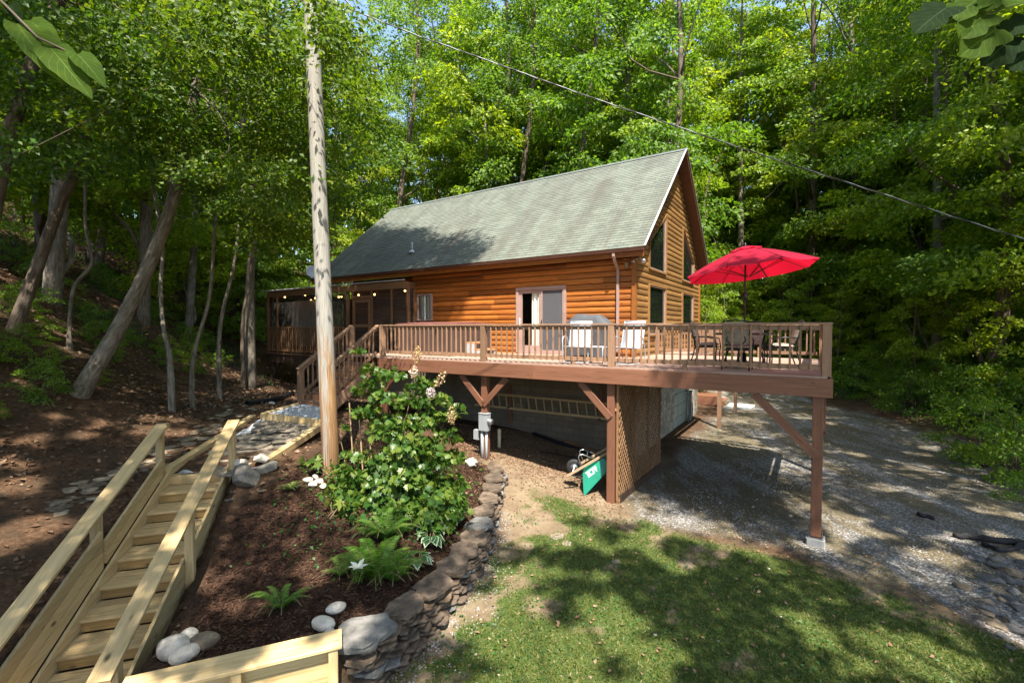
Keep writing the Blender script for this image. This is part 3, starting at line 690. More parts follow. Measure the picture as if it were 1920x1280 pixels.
# gable windows
def gwin(poly):
    fr = MB(); n = len(poly)
    for i in range(n):
        (b0, q0), (b1, q1) = poly[i], poly[(i + 1) % n]
        fr.beam(H(.06, b0, q0), H(.06, b1, q1), .05, .09, DV)
    f = fr.build('window', M['gable_log'], cabin)
    cx = sum(p[0] for p in poly) / n; cz = sum(p[1] for p in poly) / n
    j = MB(); ins = [(cx + (b - cx) * .93, cz + (q - cz) * .95) for b, q in poly]
    for i in range(n):
        (b0, q0), (b1, q1) = ins[i], ins[(i + 1) % n]; j.beam(H(.05, b0, q0), H(.05, b1, q1), .05, .05, DV)
    j.build('sash', M['trim_mauve'], f)
    g = MB(); g.poly([H(.035, b, q) for b, q in ins], DV * .006); g.build('pane', M['dark_glass'], f)
for b0, b1, q0, q1 in gw_lo: gwin([(b0, q0), (b1, q0), (b1, q1), (b0, q1)])
for b0, b1, q0, t0, t1 in gw_up: gwin([(b0, q0), (b1, q0), (b1, t1), (b0, t0)])
# basement
def blockmat():
    t = NT('concrete_block'); br = t.new('ShaderNodeTexBrick'); t.L(t.coord('UV'), br.inputs[0]); br.inputs['Scale'].default_value = 1
    br.inputs['Brick Width'].default_value = .41; br.inputs['Row Height'].default_value = .205; br.inputs['Mortar Size'].default_value = .008; br.offset = .5
    br.inputs['Color1'].default_value = (.15, .122, .083, 1); br.inputs['Color2'].default_value = (.195, .162, .112, 1); br.inputs['Mortar'].default_value = (.09, .075, .055, 1)
    st = t.ramp(t.noise(t.map(t.pos(), (1.2, 1.2, .35)), 1.2, 5, .6), [(.4, 0.0), (.65, .8)])
    t.bump(br.outputs['Fac'], -.5, .01); return t.fin(t.mix(st, br.outputs[0], (.12, .10, .075)), .92, 0, .2)
M['block'] = blockmat()
mb = MB(); P = [H(-14.6, .08, -.5), H(.0, .08, -.5), H(.0, .08, 2.78), H(-14.6, .08, 2.78)]
mb.face(P, [(0, 0), (14.6, 0), (14.6, 3.28), (0, 3.28)]); mb.face([H(-14.6, .2, -.5), H(-14.6, 8.7, -.5), H(-14.6, 8.7, 2.78), H(-14.6, .2, 2.78)], [(0, 0), (8.5, 0), (8.5, 3.28), (0, 3.28)])
mb.build('block_wall', M['block'], cabin)
def stonewallmat():
    t = NT('stone_veneer'); p = t.pos(); v = t.vor(p, 4.2, 'F1', 1); e = t.vor(p, 4.2, 'DISTANCE_TO_EDGE'); s = t.new('ShaderNodeSeparateColor'); t.L(v, s.inputs[0])
    col = t.ramp(s.outputs[0], [(0, (.2, .17, .12)), (.5, (.3, .26, .2)), (1, (.36, .33, .28))]); k = t.ramp(e, [(.02, 0.0), (.07, 1.0)])
    t.bump(k, .6, .02); return t.fin(t.mix(k, (.15, .13, .10), col), .9)
mb = MB(); mb.box(-.1, .03, .08, 4.7, -.4, 2.78); mb.box(-.1, .03, 7.4, 8.8, -.4, 2.78); mb.box(-.1, .03, 4.7, 7.4, 2.25, 2.78); mb.build('stone_wall', stonewallmat(), cabin)
mb = MB()
for i in range(5):
    for j in range(4): mb.box(-.06, .0, 4.7 + j * .675 + .02, 4.7 + (j + 1) * .675 - .02, i * .45 + .015, (i + 1) * .45 - .015)
mb.box(-.075, -.055, 4.7, 7.4, 0, 2.25); mb.build('garage_door', M['garage'], cabin)
# floodlight on the corner
mb = MB(); c = H(.16, -.06, 5.92); mb.box(.06, .2, -.12, .0, 5.90, 5.99); fl = mb.build('floodlight', M['trim_brown'], cabin)
for dx in (-.13, .15):
    mb = MB(); h = c + DV * dx + UP * -.1; mb.tube([c, h], .015, 6); ax = (DV * (dx * 2) - NV * .8 - UP * .7).normalized(); mb.lathe([(.02, -.06), (.045, -.03), (.06, .05), (.05, .055), (.0, .05)], h, 12, ax); mb.build('lamp_head', M['dishgrey'], fl, True)
mb = MB(); q = H(-.16, -.16, 0); mb.box(-.24, -.08, -.18, -.08, 5.60, 5.64); mb.box(-.25, -.07, -.2, -.08, 5.86, 5.90)
for x in (-.23, -.10):
    for y in (-.175, -.09): mb.box(x - .0, x + .018, y - .008, y + .01, 5.64, 5.86)
bl = mb.build('porch_lantern', M['log_trim'], cabin)
mb = MB(); mb.box(-.20, -.12, -.16, -.10, 5.65, 5.80); mb.build('lantern_glass', M['plank'], bl)

# ------------------------------------------------------------------ screened porch on the left
porch = thing('screened_porch', 'dark wooden screened porch with warm bulbs at the left end of the cabin', 'porch', H(-13, 0, 1.5))
PB = -.44
def a_of(px, b):                                 # a coordinate on the line b = const seen at photo column px
    r = (px - 960) / F; X0, Y0 = C0.x + NV.x * b, C0.y + NV.y * b
    return (r * Y0 - X0) / (DV.x - r * DV.y)
PT = CAMZ + 1.66
mb = MB(); mb.beam(H(-18.75, PB, PT + .02), H(-8.75, PB, PT + .02), .09, .26); mb.beam(H(-18.7, PB + .05, PT), H(-18.7, 4.0, PT), .09, .26); mb.beam(H(-8.78, PB + .05, PT), H(-8.78, .0, PT), .09, .26)
mb.build('header_beam', M['porch'], porch)
mb = MB(); mb.poly([H(-18.95, PB - .22, PT + .16), H(-18.95, 4.2, PT + .55), H(-18.95, 4.2, PT + .60), H(-18.95, PB - .22, PT + .21)], DV * 4.3); mb.build('porch_roof', M['trim_brown'], porch)
mb = MB(); mb.box(-18.96, -8.7, PB - .235, PB - .2, PT + .175, PT + .212); mb.build('drip_edge', M['dishgrey'], porch)
posts = [(504, .13), (521, .08), (653, .12), (663, .07), (698, .08), (735, .07), (766, .10)]
for px, wd in posts:
    mb = MB(); a = a_of(px, PB); mb.post(H(a, PB), 2.55, PT - .1, wd); mb.build('porch_post', M['porch'], porch)
mb = MB(); mb.post(H(-8.78, -.08), 2.9, PT - .1, .1); mb.build('porch_post', M['porch'], porch)
for i in range(7):
    mb = MB(); mb.post(H(-18.3 + i * .62, 3.9), 2.3, PT, .09); mb.build('back_stud', M['porch'], porch)
aL, aR = -18.7, a_of(660, PB)
mb = MB(); mb.beam(H(aL, PB - .06, CAMZ + .04), H(aR, PB - .06, CAMZ + .04), .09, .045); mb.beam(H(aL, PB - .05, 2.82), H(aR, PB - .05, 2.82), .04, .09); mb.build('porch_rail', M['porch'], porch)
n = 40
for i in range(n):
    mb = MB(); a = aL + .15 + (aR - aL - .3) * i / (n - 1); mb.post(H(a, PB - .09), 2.75, CAMZ + .02, .04); mb.build('baluster', M['porch'], porch)
mb = MB(); mb.box(aL, -8.8, PB - .03, 1.48, 2.58, 2.66); mb.box(aL, -14.65, 1.48, 4.0, 2.58, 2.66); mb.build('porch_floor', M['dark_wood'], porch)
mb = MB(); mb.box(aL - .04, -12.2, PB - .10, PB - .05, 2.20, 2.62); mb.box(aL - .05, aL - .01, PB - .05, 4.0, 2.2, 2.62); mb.build('rim_joist', M['dark_wood'], porch)
mb = MB(); mb.box(aL - .02, -12.2, PB - .16, PB - .10, 2.63, 2.67); mb.build('trim_strip', M['porch'], porch)
for a in (-18.45, -15.0):
    mb = MB(); p = H(a, PB + .05); mb.post(p, hz(p.x, p.y) - .2, 2.3, .17); mb.build('support_post', M['dark_wood'], porch)
    mb = MB(); mb.beam(H(a + .1, PB + .05, 1.55), H(a + .75, PB + .05, 2.25), .08, .1); mb.build('brace', M['dark_wood'], porch)
scr = [(506, 651, 2.7), (664, 697, 5.14), (700, 734, 2.7), (736, 765, 2.7)]
for p0, p1, zz in scr:
    mb = MB(); mb.face([H(a_of(p0, PB), PB + .01, zz), H(a_of(p1, PB), PB + .01, zz), H(a_of(p1, PB), PB + .01, PT - .1), H(a_of(p0, PB), PB + .01, PT - .1)]); mb.build('screen', M['screen'], porch)
mb = MB(); mb.box(-18.68, -14.62, 3.96, 4.0, 2.66, PT); mb.build('back_wall', M['dark_wood'], porch)
mb = MB(); mb.face([H(-18.68, PB + .05, 2.7), H(-18.68, 3.9, 2.7), H(-18.68, 3.9, PT), H(-18.68, PB + .05, PT)]); mb.build('screen', M['screen'], porch)
mb = MB(); mb.face([H(-8.78, PB + .05, 2.9), H(-8.78, -.1, 2.9), H(-8.78, -.1, PT - .1), H(-8.78, PB + .05, PT - .1)]); mb.build('screen', M['screen'], porch)
a0, a1 = a_of(664, PB) + .02, a_of(697, PB) - .03
mb = MB(); zt = 5.1
mb.box(a0, a0 + .12, PB - .06, PB - .02, 3.07, zt); mb.box(a1 - .12, a1, PB - .06, PB - .02, 3.07, zt); mb.box(a0 + .12, a1 - .12, PB - .06, PB - .02, zt - .13, zt); mb.box(a0 + .12, a1 - .12, PB - .06, PB - .02, 3.07, 3.3); mb.box(a0 + .12, a1 - .12, PB - .06, PB - .02, 3.95, 4.05)
sdoor = mb.build('screen_door', M['porch'], porch)
mb = MB(); mb.face([H(a0 + .12, PB - .04, 3.3), H(a1 - .12, PB - .04, 3.3), H(a1 - .12, PB - .04, zt - .13), H(a0 + .12, PB - .04, zt - .13)]); mb.build('screen', M['screen'], sdoor)
mb = MB(); mb.box(a0 - .1, a1 + .1, PB - .06, PB, zt + .05, zt + .14); mb.build('door_header', M['porch'], porch)
curtain(-18.2, -15.6, .5, 3.0, PT - .28, 'curtain', M['curtain'], porch)
mb = MB(); c = H(a_of(643, .4), .4, PT - .12); mb.lathe([(.02, .05), (.16, 0), (.17, -.05), (.0, -.07)], c, 14); mb.build('ceiling_light', M['white'], porch, True)
# string of bulbs
strl = thing('string_light', 'string of small glowing warm bulbs hung along the porch screens', 'string lights', H(-13, 0, 5))
bp = [(535, 556, -.2), (573, 552, .1), (584, 562, .9), (592, 558, .5), (594, 556, .2), (636, 556, .8), (641, 555, .6), (673, 552, .3), (703, 551, .1), (760, 544, -.2)]
pts = []
for px, py, b in bp:
    a = a_of(px, b); q = H(a, b); r = ray(px, py); k = q.y / r.y; pts.append(Vector((q.x, q.y, CAMZ + r.z * k)))
wp = []
for p, q in zip(pts[:-1], pts[1:]):
    for i in range(6):
        u = i / 6; s = p.lerp(q, u); wp.append(s + UP * (.10 - .10 * 4 * u * (1 - u)))
mb = MB(); mb.tube(wp + [pts[-1] + UP * .1], .008, 5); mb.build('cord', M['black'], strl)
for p in pts:
    mb = MB(); mb.lathe([(.0, .07), (.022, .065), (.022, .03), (.02, .02)], p, 8); s_ = mb.build('socket', M['black'], strl)
    mb = MB(); mb.lathe([(.018, .02), (.04, -.01), (.045, -.04), (.0, -.075)], p, 10); mb.build('bulb', M['bulb'], s_, True)
# satellite dish on the porch roof
dsh = thing('satellite_dish', 'grey satellite dish standing on the porch roof behind the utility pole', 'satellite dish', H(-15.9, -.1, PT + .2))
c = AT(586, 511, H(-15.9, -.1).y); ax = Vector((.75, -.62, .38)).normalized()
mb = MB(); mb.lathe([(0, -.06), (.15, -.045), (.27, -.005), (.34, .04), (.345, .05), (.27, .01), (.15, -.03), (0, -.045)], c, 24, ax); mb.build('reflector', M['dishgrey'], dsh, True)
mb = MB(); mb.tube([H(-15.9, -.1, PT + .18), c - ax * .10 - UP * .12, c - ax * .06], .025, 8); mb.build('mast', M['grey'], dsh)
mb = MB(); e = c + ax * .40 - UP * .22; mb.tube([c - UP * .3, e], .014, 6); mb.lathe([(.0, -.07), (.035, -.06), (.04, .05), (0, .06)], e, 10, ax); mb.build('feed_arm', M['grey'], dsh)
# ------------------------------------------------------------------ the deck
deck = thing('wooden_deck', 'large reddish brown raised timber deck on tall posts with baluster railings', 'deck', H(-2, -3, FLOOR))
E0 = (-6.354, -3.879); E1 = (4.609, -3.357)      # near edge, in the house frame
eL = -7.95; ES = (E1[1] - E0[1]) / (E1[0] - E0[0])
def eb(a): return E0[1] + (a - E0[0]) * ES       # b of the near edge
ED = (H(E1[0], E1[1]) - H(*E0)).normalized(); EN = Vector((-ED.y, ED.x, 0))
FB = 2.1                                         # far edge right of the gable
mb = MB(); bw = .14; b = -3.9                     # floor boards, parallel to the near edge
k = 0
while True:
    off = k * (bw + .006) + bw / 2; k += 1
    a0 = eL; a1 = E1[0]
    b0 = eb(a0) + off
    if b0 > FB + .05: break
    if b0 > -.06: a0 = .1
    z = FLOOR - .016
    segs = [a0]; x = a0 + random.uniform(1, 4)
    while x < a1 - .6: segs.append(x); x += random.uniform(3, 4.6)
    segs.append(a1)
    for s0, s1 in zip(segs[:-1], segs[1:]):
        if s1 - s0 > .05 and min(eb(s0) + off, eb(s1) + off) < FB: mb.beam(H(s0, eb(s0) + off, z), H(s1 - .004, eb(s1) + off, z), bw, .03)
b = FB                                            # walkway along the gable
while b < 6.4:
    mb.beam(H(.1, b + .07, FLOOR - .016), H(1.4, b + .07, FLOOR - .016), bw, .03); b += bw + .006
mb.build('deck_floor', M['floor'], deck)
def fascia(p, q, h=.33, th=.045, off=0):
    mb = MB(); mb.beam(p + UP * (FLOOR - .034 - h / 2), q + UP * (FLOOR - .034 - h / 2), th, h, UP, .004); mb.build('fascia', M['deck'], deck)
nL, nR = H(E0[0] - .06, eb(E0[0] - .06) - .03), H(E1[0] + .08, eb(E1[0]) - .03)
m_ = nL.lerp(nR, .47)
fascia(nL, m_); fascia(m_ + ED * .003, nR)
fascia(H(E1[0] + .055, eb(E1[0]) + .0), H(E1[0] + .055, FB + .02)); fascia(H(1.42, FB + .03), H(E1[0] + .03, FB + .03)); fascia(H(1.44, FB + .06), H(1.44, 6.4))
fascia(H(eL - .03, eb(eL)), H(eL - .03, -.5))
for i in range(26):                               # joists under the floor
    a = eL + .3 + i * .48; mb = MB(); b1 = -.02 if a < .05 else FB - .02
    mb.beam(H(a, eb(a) + .02, FLOOR - .16), H(a, b1, FLOOR - .16), .045, .25); mb.build('joist', M['deck'], deck)
for px in (718, 910, 1148, 1540):                 # near posts on the driveway and the bank
    a = a_of(px, 0); 
    for _ in range(20): a = a_of(px, eb(a) + .16)
    b = eb(a) + .16
    if px == 1540: a, b = E1[0] - .13, eb(E1[0]) + .13
    p = H(a, b); zb = hz(p.x, p.y)
    big = px == 1540; W_ = .17
    mb = MB(); mb.post(p, zb - .25 if not big else .17, FLOOR - .37, W_, None, .008); sp = mb.build('support_post', M['deck'], deck)
    if big:
        mb = MB(); mb.post(p, -.1, .13, .29, .29, .02); mb.build('concrete_pier', paint('concrete', (.27, .265, .25), .9, .15, 8, 0, .3), sp)
        mb = MB(); mb.post(p, .128, .15, .23); mb.box(a - .105, a - .095, b - .09, b + .09, .15, .27); mb.box(a + .095, a + .105, b - .09, b + .09, .15, .27); mb.build('post_bracket', M['steel'], sp)
    zt = FLOOR - .37; q = p
    dirs = {718: [1], 910: [-1, 1], 1148: [-1], 1540: [-1]}[px]
    for s_ in dirs:
        L = 1.02 if px == 1540 else .72
        mb = MB(); o = EN * -.10
        mb.beam(q + o + UP * (zt - L * 1.05) - ED * (.0), q + o + ED * (s_ * L) + UP * (zt - .01), .045, .15, UP, .004); mb.build('brace', M['deck'], deck)
    if px in (1148, 1540):
        mb = MB(); o = ED * .10
        mb.beam(q + o + UP * (zt - .65), q + o + NV * .62 + UP * (zt - .01), .045, .14, UP, .004); mb.build('brace', M['deck'], deck)
mb = MB(); mb.beam(H(eL + .2, eb(eL) + .16, FLOOR - .33), H(E1[0] - .05, eb(E1[0]) + .16, FLOOR - .33), .10, .08); mb.build('girder', M['deck'], deck)
for a, b in ((E1[0] - .13, FB - .13), (1.36, 6.2), (1.36, 10.6)):
    p = H(a, b); mb = MB(); mb.post(p, hz(p.x, p.y) - .2, FLOOR - .3, .14); mb.build('support_post', M['deck_pale'], deck)
# railings
RT = CAMZ + .10                                   # top of the cap
budget = [97]; extra = MB()
def railing(p, q, out, spacing=.155, posts=(0, 1), cap=True, zf=FLOOR, nm=True, seg=2, solid=False):
    """p, q floor points; balusters on the outside face"""
    L = (q - p).length; d = (q - p).normalized(); h = RT - FLOOR
    mb = MB(); n = seg
    for i in range(n):
        s0 = p + d * (L * i / n - (.05 if i == 0 else 0)); s1 = p + d * (L * (i + 1) / n + (.08 if i == n - 1 else -.003))
        mb.beam(s0 + UP * (zf + h - .02 + .002 * (i % 2)), s1 + UP * (zf + h - .02 + .002 * (i % 2)), .15, .038, UP, .004)
    mb.build('rail_cap', M['deck_pale'], deck)
    mb = MB(); mb.beam(p + UP * (zf + h - .09), q + UP * (zf + h - .09), .038, .088); mb.build('top_rail', M['deck_pale'], deck)
    mb = MB(); mb.beam(p + UP * (zf + .155), q + UP * (zf + .155), .038, .088); mb.build('bottom_rail', M['deck_pale'], deck)
    for t in posts:
        w_ = .14; mb = MB(); mb.post(p + d * (L * t), zf + .001, zf + h - .04, w_, None, .006, math.atan2(d.y, d.x)); mb.build('rail_post', M['deck_pale'], deck)
    for i in range(1, 20):
        if .8 * 2.4 * i + .3 < L and nm: 
            x = 1.22 + 2.44 * (i - 1)
            if x < L - .4: mb = MB(); mb.post(p + d * x, zf + .001, zf + .11, .09, .04, 0, math.atan2(d.y, d.x)); mb.build('rail_block', M['deck_pale'], deck)
    n = int(L / spacing)
    for i in range(n):
        x = (i + .5) * L / n
        if any(abs(x - t * L) < .11 for t in posts): continue
        c = p + d * x + out * .038
        if budget[0] > 0: mb = MB()
        else: mb = extra
        mb.post(c, zf + .10, zf + h - .042, .036, None, .003, math.atan2(d.y, d.x) + random.uniform(-.02, .02))
        if budget[0] > 0: mb.build('baluster', M['deck_pale'], deck); budget[0] -= 1
Lf = (H(E1[0] - .02, eb(E1[0]) + .08) - H(E0[0] + .02, eb(E0[0]) + .08)).length
pn, qn = H(E0[0] + .04, eb(E0[0]) + .07), H(E1[0] - .02, eb(E1[0]) + .07)
def tt(px):
    r = (px - 960) / F; d = qn - pn; return (r * pn.y - pn.x) / (d.x - r * d.y)
railing(pn, qn, -EN, .157, (0.0, tt(907), tt(1147), 1.0))
railing(H(E1[0] - .02, eb(E1[0]) + .22), H(E1[0] - .02, FB - .07), DV, .16, (.5, 1.0), seg=1, nm=False)
railing(H(1.40, FB - .06), H(E1[0] - .12, FB - .06), NV, .17, (0, .55), seg=1, nm=False)
railing(H(.12, FB - .04), H(1.28, FB - .04), NV, .085, (0,), seg=1, nm=False)
railing(H(1.36, FB + .1), H(1.36, 6.3), DV, .12, (0, 1), seg=1, nm=False)
o = extra.build('baluster', M['deck_pale'], deck); o['kind'] = 'stuff'

# ------------------------------------------------------------------ stair up to the deck
st = thing('deck_stair', 'weathered brown wooden stair with handrails climbing from the gravel pad to the deck', 'stairs', H(-7.1, -4.9, 1.65))
sa0, sa1 = -7.72, -6.50; sb1 = eb(-7.1) - .02; rise = .2; run_ = .26; N_ = 7
for i in range(N_ - 1):
    zt = FLOOR - rise * (i + 1); b1 = sb1 - run_ * i; mb = MB()
    for j in range(2): mb.beam(H(sa0 + .03, b1 - .065 - j * .135, zt - .02), H(sa1 - .03, b1 - .065 - j * .135, zt - .02), .13, .036, UP, .004)
    mb.build('tread', M['deck_pale'], st)
    mb = MB(); mb.beam(H(sa0 + .04, b1 - run_ + .02, zt - rise * .5 - .03), H(sa1 - .04, b1 - run_ + .02, zt - rise * .5 - .03), .02, rise - .045); mb.build('riser', M['orange'], st)
LB = sb1 - run_ * (N_ - 1) - .1; zb = FLOOR - rise * (N_ - 1) - .1
for a in (sa0, sa1):
    mb = MB(); mb.beam(H(a, sb1, FLOOR - .28), H(a, LB, zb - .12), .045, .28); mb.build('stringer', M['deck_pale'], st)
    mb = MB(); mb.post(H(a, LB + .03), zb - .25, zb + .98, .13, None, .006); mb.build('newel_post', M['deck_pale'], st)
    if a == sa0: mb = MB(); mb.post(H(a, sb1 + .09), FLOOR - .3, RT - .04, .14, None, .006); mb.build('newel_post', M['deck_pale'], st)
    mb = MB(); mb.beam(H(a, LB - .06, zb + 1.0), H(a, sb1 + .1, RT - .02), .14, .038, UP, .004); mb.build('handrail', M['deck_pale'], st)
    mb = MB(); mb.beam(H(a, LB, zb + .93), H(a, sb1 + .06, RT - .11), .038, .088); mb.beam(H(a, LB, zb + .26), H(a, sb1 + .06, FLOOR + .12), .038, .088); mb.build('stair_rail', M['deck_pale'], st)
    for i in range(11):
        u = (i + .7) / 11.4; p = H(a + .035, LB, 0).lerp(H(a + .035, sb1, 0), u); z0 = zb + .2 + (FLOOR + .06 - zb - .2) * u
        mb = MB(); mb.post(p, z0, z0 + .78, .036); mb.build('baluster', M['deck_pale'], st)
# short railing at the back of the stair landing
lr = thing('landing_rail', 'short sunlit baluster railing in front of the porch screen door by the stair top', 'railing', H(-8.2, -1.2, FLOOR))
pA, pB = H(-9.3, -.62), H(-7.0, -.62)
d_ = (pB - pA).normalized()
mb = MB(); mb.beam(pA + UP * (RT - .02), pB + UP * (RT - .02), .14, .038, UP, .004); mb.build('rail_cap', M['deck_pale'], lr)
mb = MB(); mb.beam(pA + UP * (RT - .1), pB + UP * (RT - .1), .038, .09); mb.build('top_rail', M['deck_pale'], lr)
mb = MB(); mb.beam(pA + UP * (FLOOR + .1), pB + UP * (FLOOR + .1), .038, .09); mb.build('bottom_rail', M['deck_pale'], lr)
for i in range(16):
    mb = MB(); mb.post(pA.lerp(pB, (i + .5) / 16) - NV * .04, FLOOR + .03, RT - .04, .038); mb.build('baluster', M['deck_pale'], lr)

# ------------------------------------------------------------------ lattice under the deck
lat = thing('lattice_screen', 'diamond wooden lattice screen closing off the space under the deck', 'lattice', H(-.5, -1.5, 0))
p0 = G(1160, 945, .0); pa = H(a_of(1160, -3.2), -3.2); dirn = NV
a_l = None
la = (p0 - C0).dot(DV); lb0 = (p0 - C0).dot(NV); lb1 = -.25; la1 = la + .05
def LPt(s, z): return H(la + (la1 - la) * s / (lb1 - lb0), lb0 + s, z)
Ltot = lb1 - lb0; zt = FLOOR - .36
mb = MB()
for sg in (1, -1):
    s = -zt
    while s < Ltot + zt:
        pts = []
        q0, q1 = (s, s + zt * .85) if sg > 0 else (s + zt * .85, s)
        # clip the strip to the panel
        u0, u1 = 0.0, 1.0; dx = q1 - q0
        if abs(dx) > 1e-6:
            ta, tb = (0 - q0) / dx, (Ltot - q0) / dx
            u0 = max(u0, min(ta, tb)); u1 = min(u1, max(ta, tb))
        if u1 - u0 > .02:
            A = LPt(q0 + dx * u0, .04 + (zt - .04) * u0) + DV * (.006 * sg); B = LPt(q0 + dx * u1, .04 + (zt - .04) * u1) + DV * (.006 * sg)
            mb.beam(A, B, .009, .034, UP)
        s += .15
mb.build('lattice_panel', M['lattice'], lat)
for s in (0.02, Ltot * .34, Ltot * .67, Ltot - .02):
    mb = MB(); q = LPt(s, 0); mb.post(q - DV * .035, -.1, zt + .02, .045, .09); mb.build('lattice_post', M['lattice'], lat)
mb = MB(); mb.beam(LPt(.05, .1) + DV * .02, LPt(Ltot, .1) + DV * .02, .03, .18); mb.build('bottom_board', M['dark_wood'], lat)
mb = MB(); mb.beam(LPt(0.05, zt - .04) + DV * .02, LPt(Ltot, zt - .04) + DV * .02, .03, .09); mb.build('top_board', M['lattice'], lat)
# ------------------------------------------------------------------ things on and under the deck
tub = thing('hot_tub', 'square hot tub with dark slatted sides and a maroon cover against the log wall', 'hot tub', H(-5.85, -1.5, FLOOR))
mb = MB()
A0, A1, B0, B1 = -7.0, -4.7, -2.6, -.45; TZ = FLOOR + .92
mb.box(A0 + .05, A1 - .05, B0 + .05, B1 - .05, FLOOR + .01, TZ); mb.build('shell', M['tubskin'], tub)
mb = MB()
n = 22
for i in range(n):
    a = A0 + .06 + (A1 - A0 - .12) * (i + .5) / n; mb.beam(H(a, B0 + .04, FLOOR + .06), H(a, B0 + .04, TZ - .03), .098, .02, -NV, .004)
    b = B0 + .06 + (B1 - B0 - .12) * (i + .5) / n; mb.beam(H(A1 - .04, b, FLOOR + .06), H(A1 - .04, b, TZ - .03), .02, .092, -NV, .004)
mb.build('cabinet', M['tubskin'], tub)
def cover_half(b0, b1):
    mb = MB(); pr = [(A0 - .02, b0), (A1 + .02, b0), (A1 + .02, b1), (A0 - .02, b1)]
    hi = .13; lo = .075
    z0 = [lo if abs(b - (B0 + B1) / 2) > .3 else hi for a, b in pr]
    mb.raw([H(a, b, TZ) for a, b in pr] + [H(a * .995 + -.03, b, TZ + h) for (a, b), h in zip(pr, z0)], [(3, 2, 1, 0), (4, 5, 6, 7), (0, 1, 5, 4), (1, 2, 6, 5), (2, 3, 7, 6), (3, 0, 4, 7)])
    mb.build('cover', M['tubcover'], tub)
cover_half(B0 - .02, (B0 + B1) / 2 - .01); cover_half((B0 + B1) / 2 + .01, B1 + .02)
for x in (-6.2, -5.3):
    mb = MB(); mb.box(x, x + .04, B0 - .035, B0 - .022, TZ - .12, TZ + .05); mb.build('cover_strap', M['black'], tub)
ts = thing('tub_steps', 'two step stool with orange treads and grey sides beside the hot tub', 'steps', H(-4.3, -1.6, FLOOR))
for k, (x0, x1, zt) in enumerate(((-4.62, -4.3, .42), (-4.3, -3.98, .21))):
    mb = MB(); mb.box(x0, x1, -2.0, -1.3, FLOOR + zt - .045, FLOOR + zt); mb.build('tread', M['orange'], ts)
for y in (-2.0, -1.34):
    mb = MB(); mb.poly([H(-4.6, y, FLOOR), H(-4.0, y, FLOOR), H(-4.0, y, FLOOR + .165), H(-4.3, y, FLOOR + .165), H(-4.3, y, FLOOR + .375), H(-4.6, y, FLOOR + .375)], NV * .04); mb.build('side_panel', M['grey'], ts)
# covered grill
gr = thing('covered_grill', 'barbecue grill under a wrinkled grey fabric cover by the log wall', 'grill', H(-1.1, -.62, FLOOR))
def grill_cover():
    rings = [(0.04, .70, .33), (.25, .71, .33), (.55, .72, .34), (.80, .74, .35), (.90, .75, .35), (1.0, .66, .31), (1.12, .52, .26), (1.24, .38, .2), (1.27, .30, .13)]
    n = 44; V = []; rs = random.Random(3)
    for q, (z, w_, d) in enumerate(rings):
        for j in range(n):
            a = 2 * math.pi * j / n; c, s = math.cos(a), math.sin(a); e = .42
            x = w_ * abs(c) ** e * (1 if c > 0 else -1); y = d * abs(s) ** e * (1 if s > 0 else -1)
            wr = .018 * math.sin(a * 9 + q * .9) * (1.2 if q < 4 else .6) + .014 * math.sin(a * 17 - q * 1.7) + rs.uniform(-.008, .008)
            sag = -.05 * math.exp(-((x - .1) / .25) ** 2) if 5 <= q <= 8 else 0
            V.append(H(-1.1 + x * (1 + wr), -.66 + y * (1 + wr * 1.6), FLOOR + z + sag + rs.uniform(-.006, .006) + (.03 * math.sin(a * 7) if q == 0 else 0)))
    Fc = [(q * n + j, q * n + (j + 1) % n, (q + 1) * n + (j + 1) % n, (q + 1) * n + j) for q in range(len(rings) - 1) for j in range(n)]
    Fc.append(tuple((len(rings) - 1) * n + j for j in range(n)))
    mb = MB(); mb.raw(V, Fc); return mb.build('fabric_cover', M['cover'], gr, True)
grill_cover()
for x in (-1.65, -.55):
    for y in (-.9, -.42):
        mb = MB(); mb.box(x - .02, x + .02, y - .02, y + .02, FLOOR, FLOOR + .12); mb.build('leg', M['black'], gr)
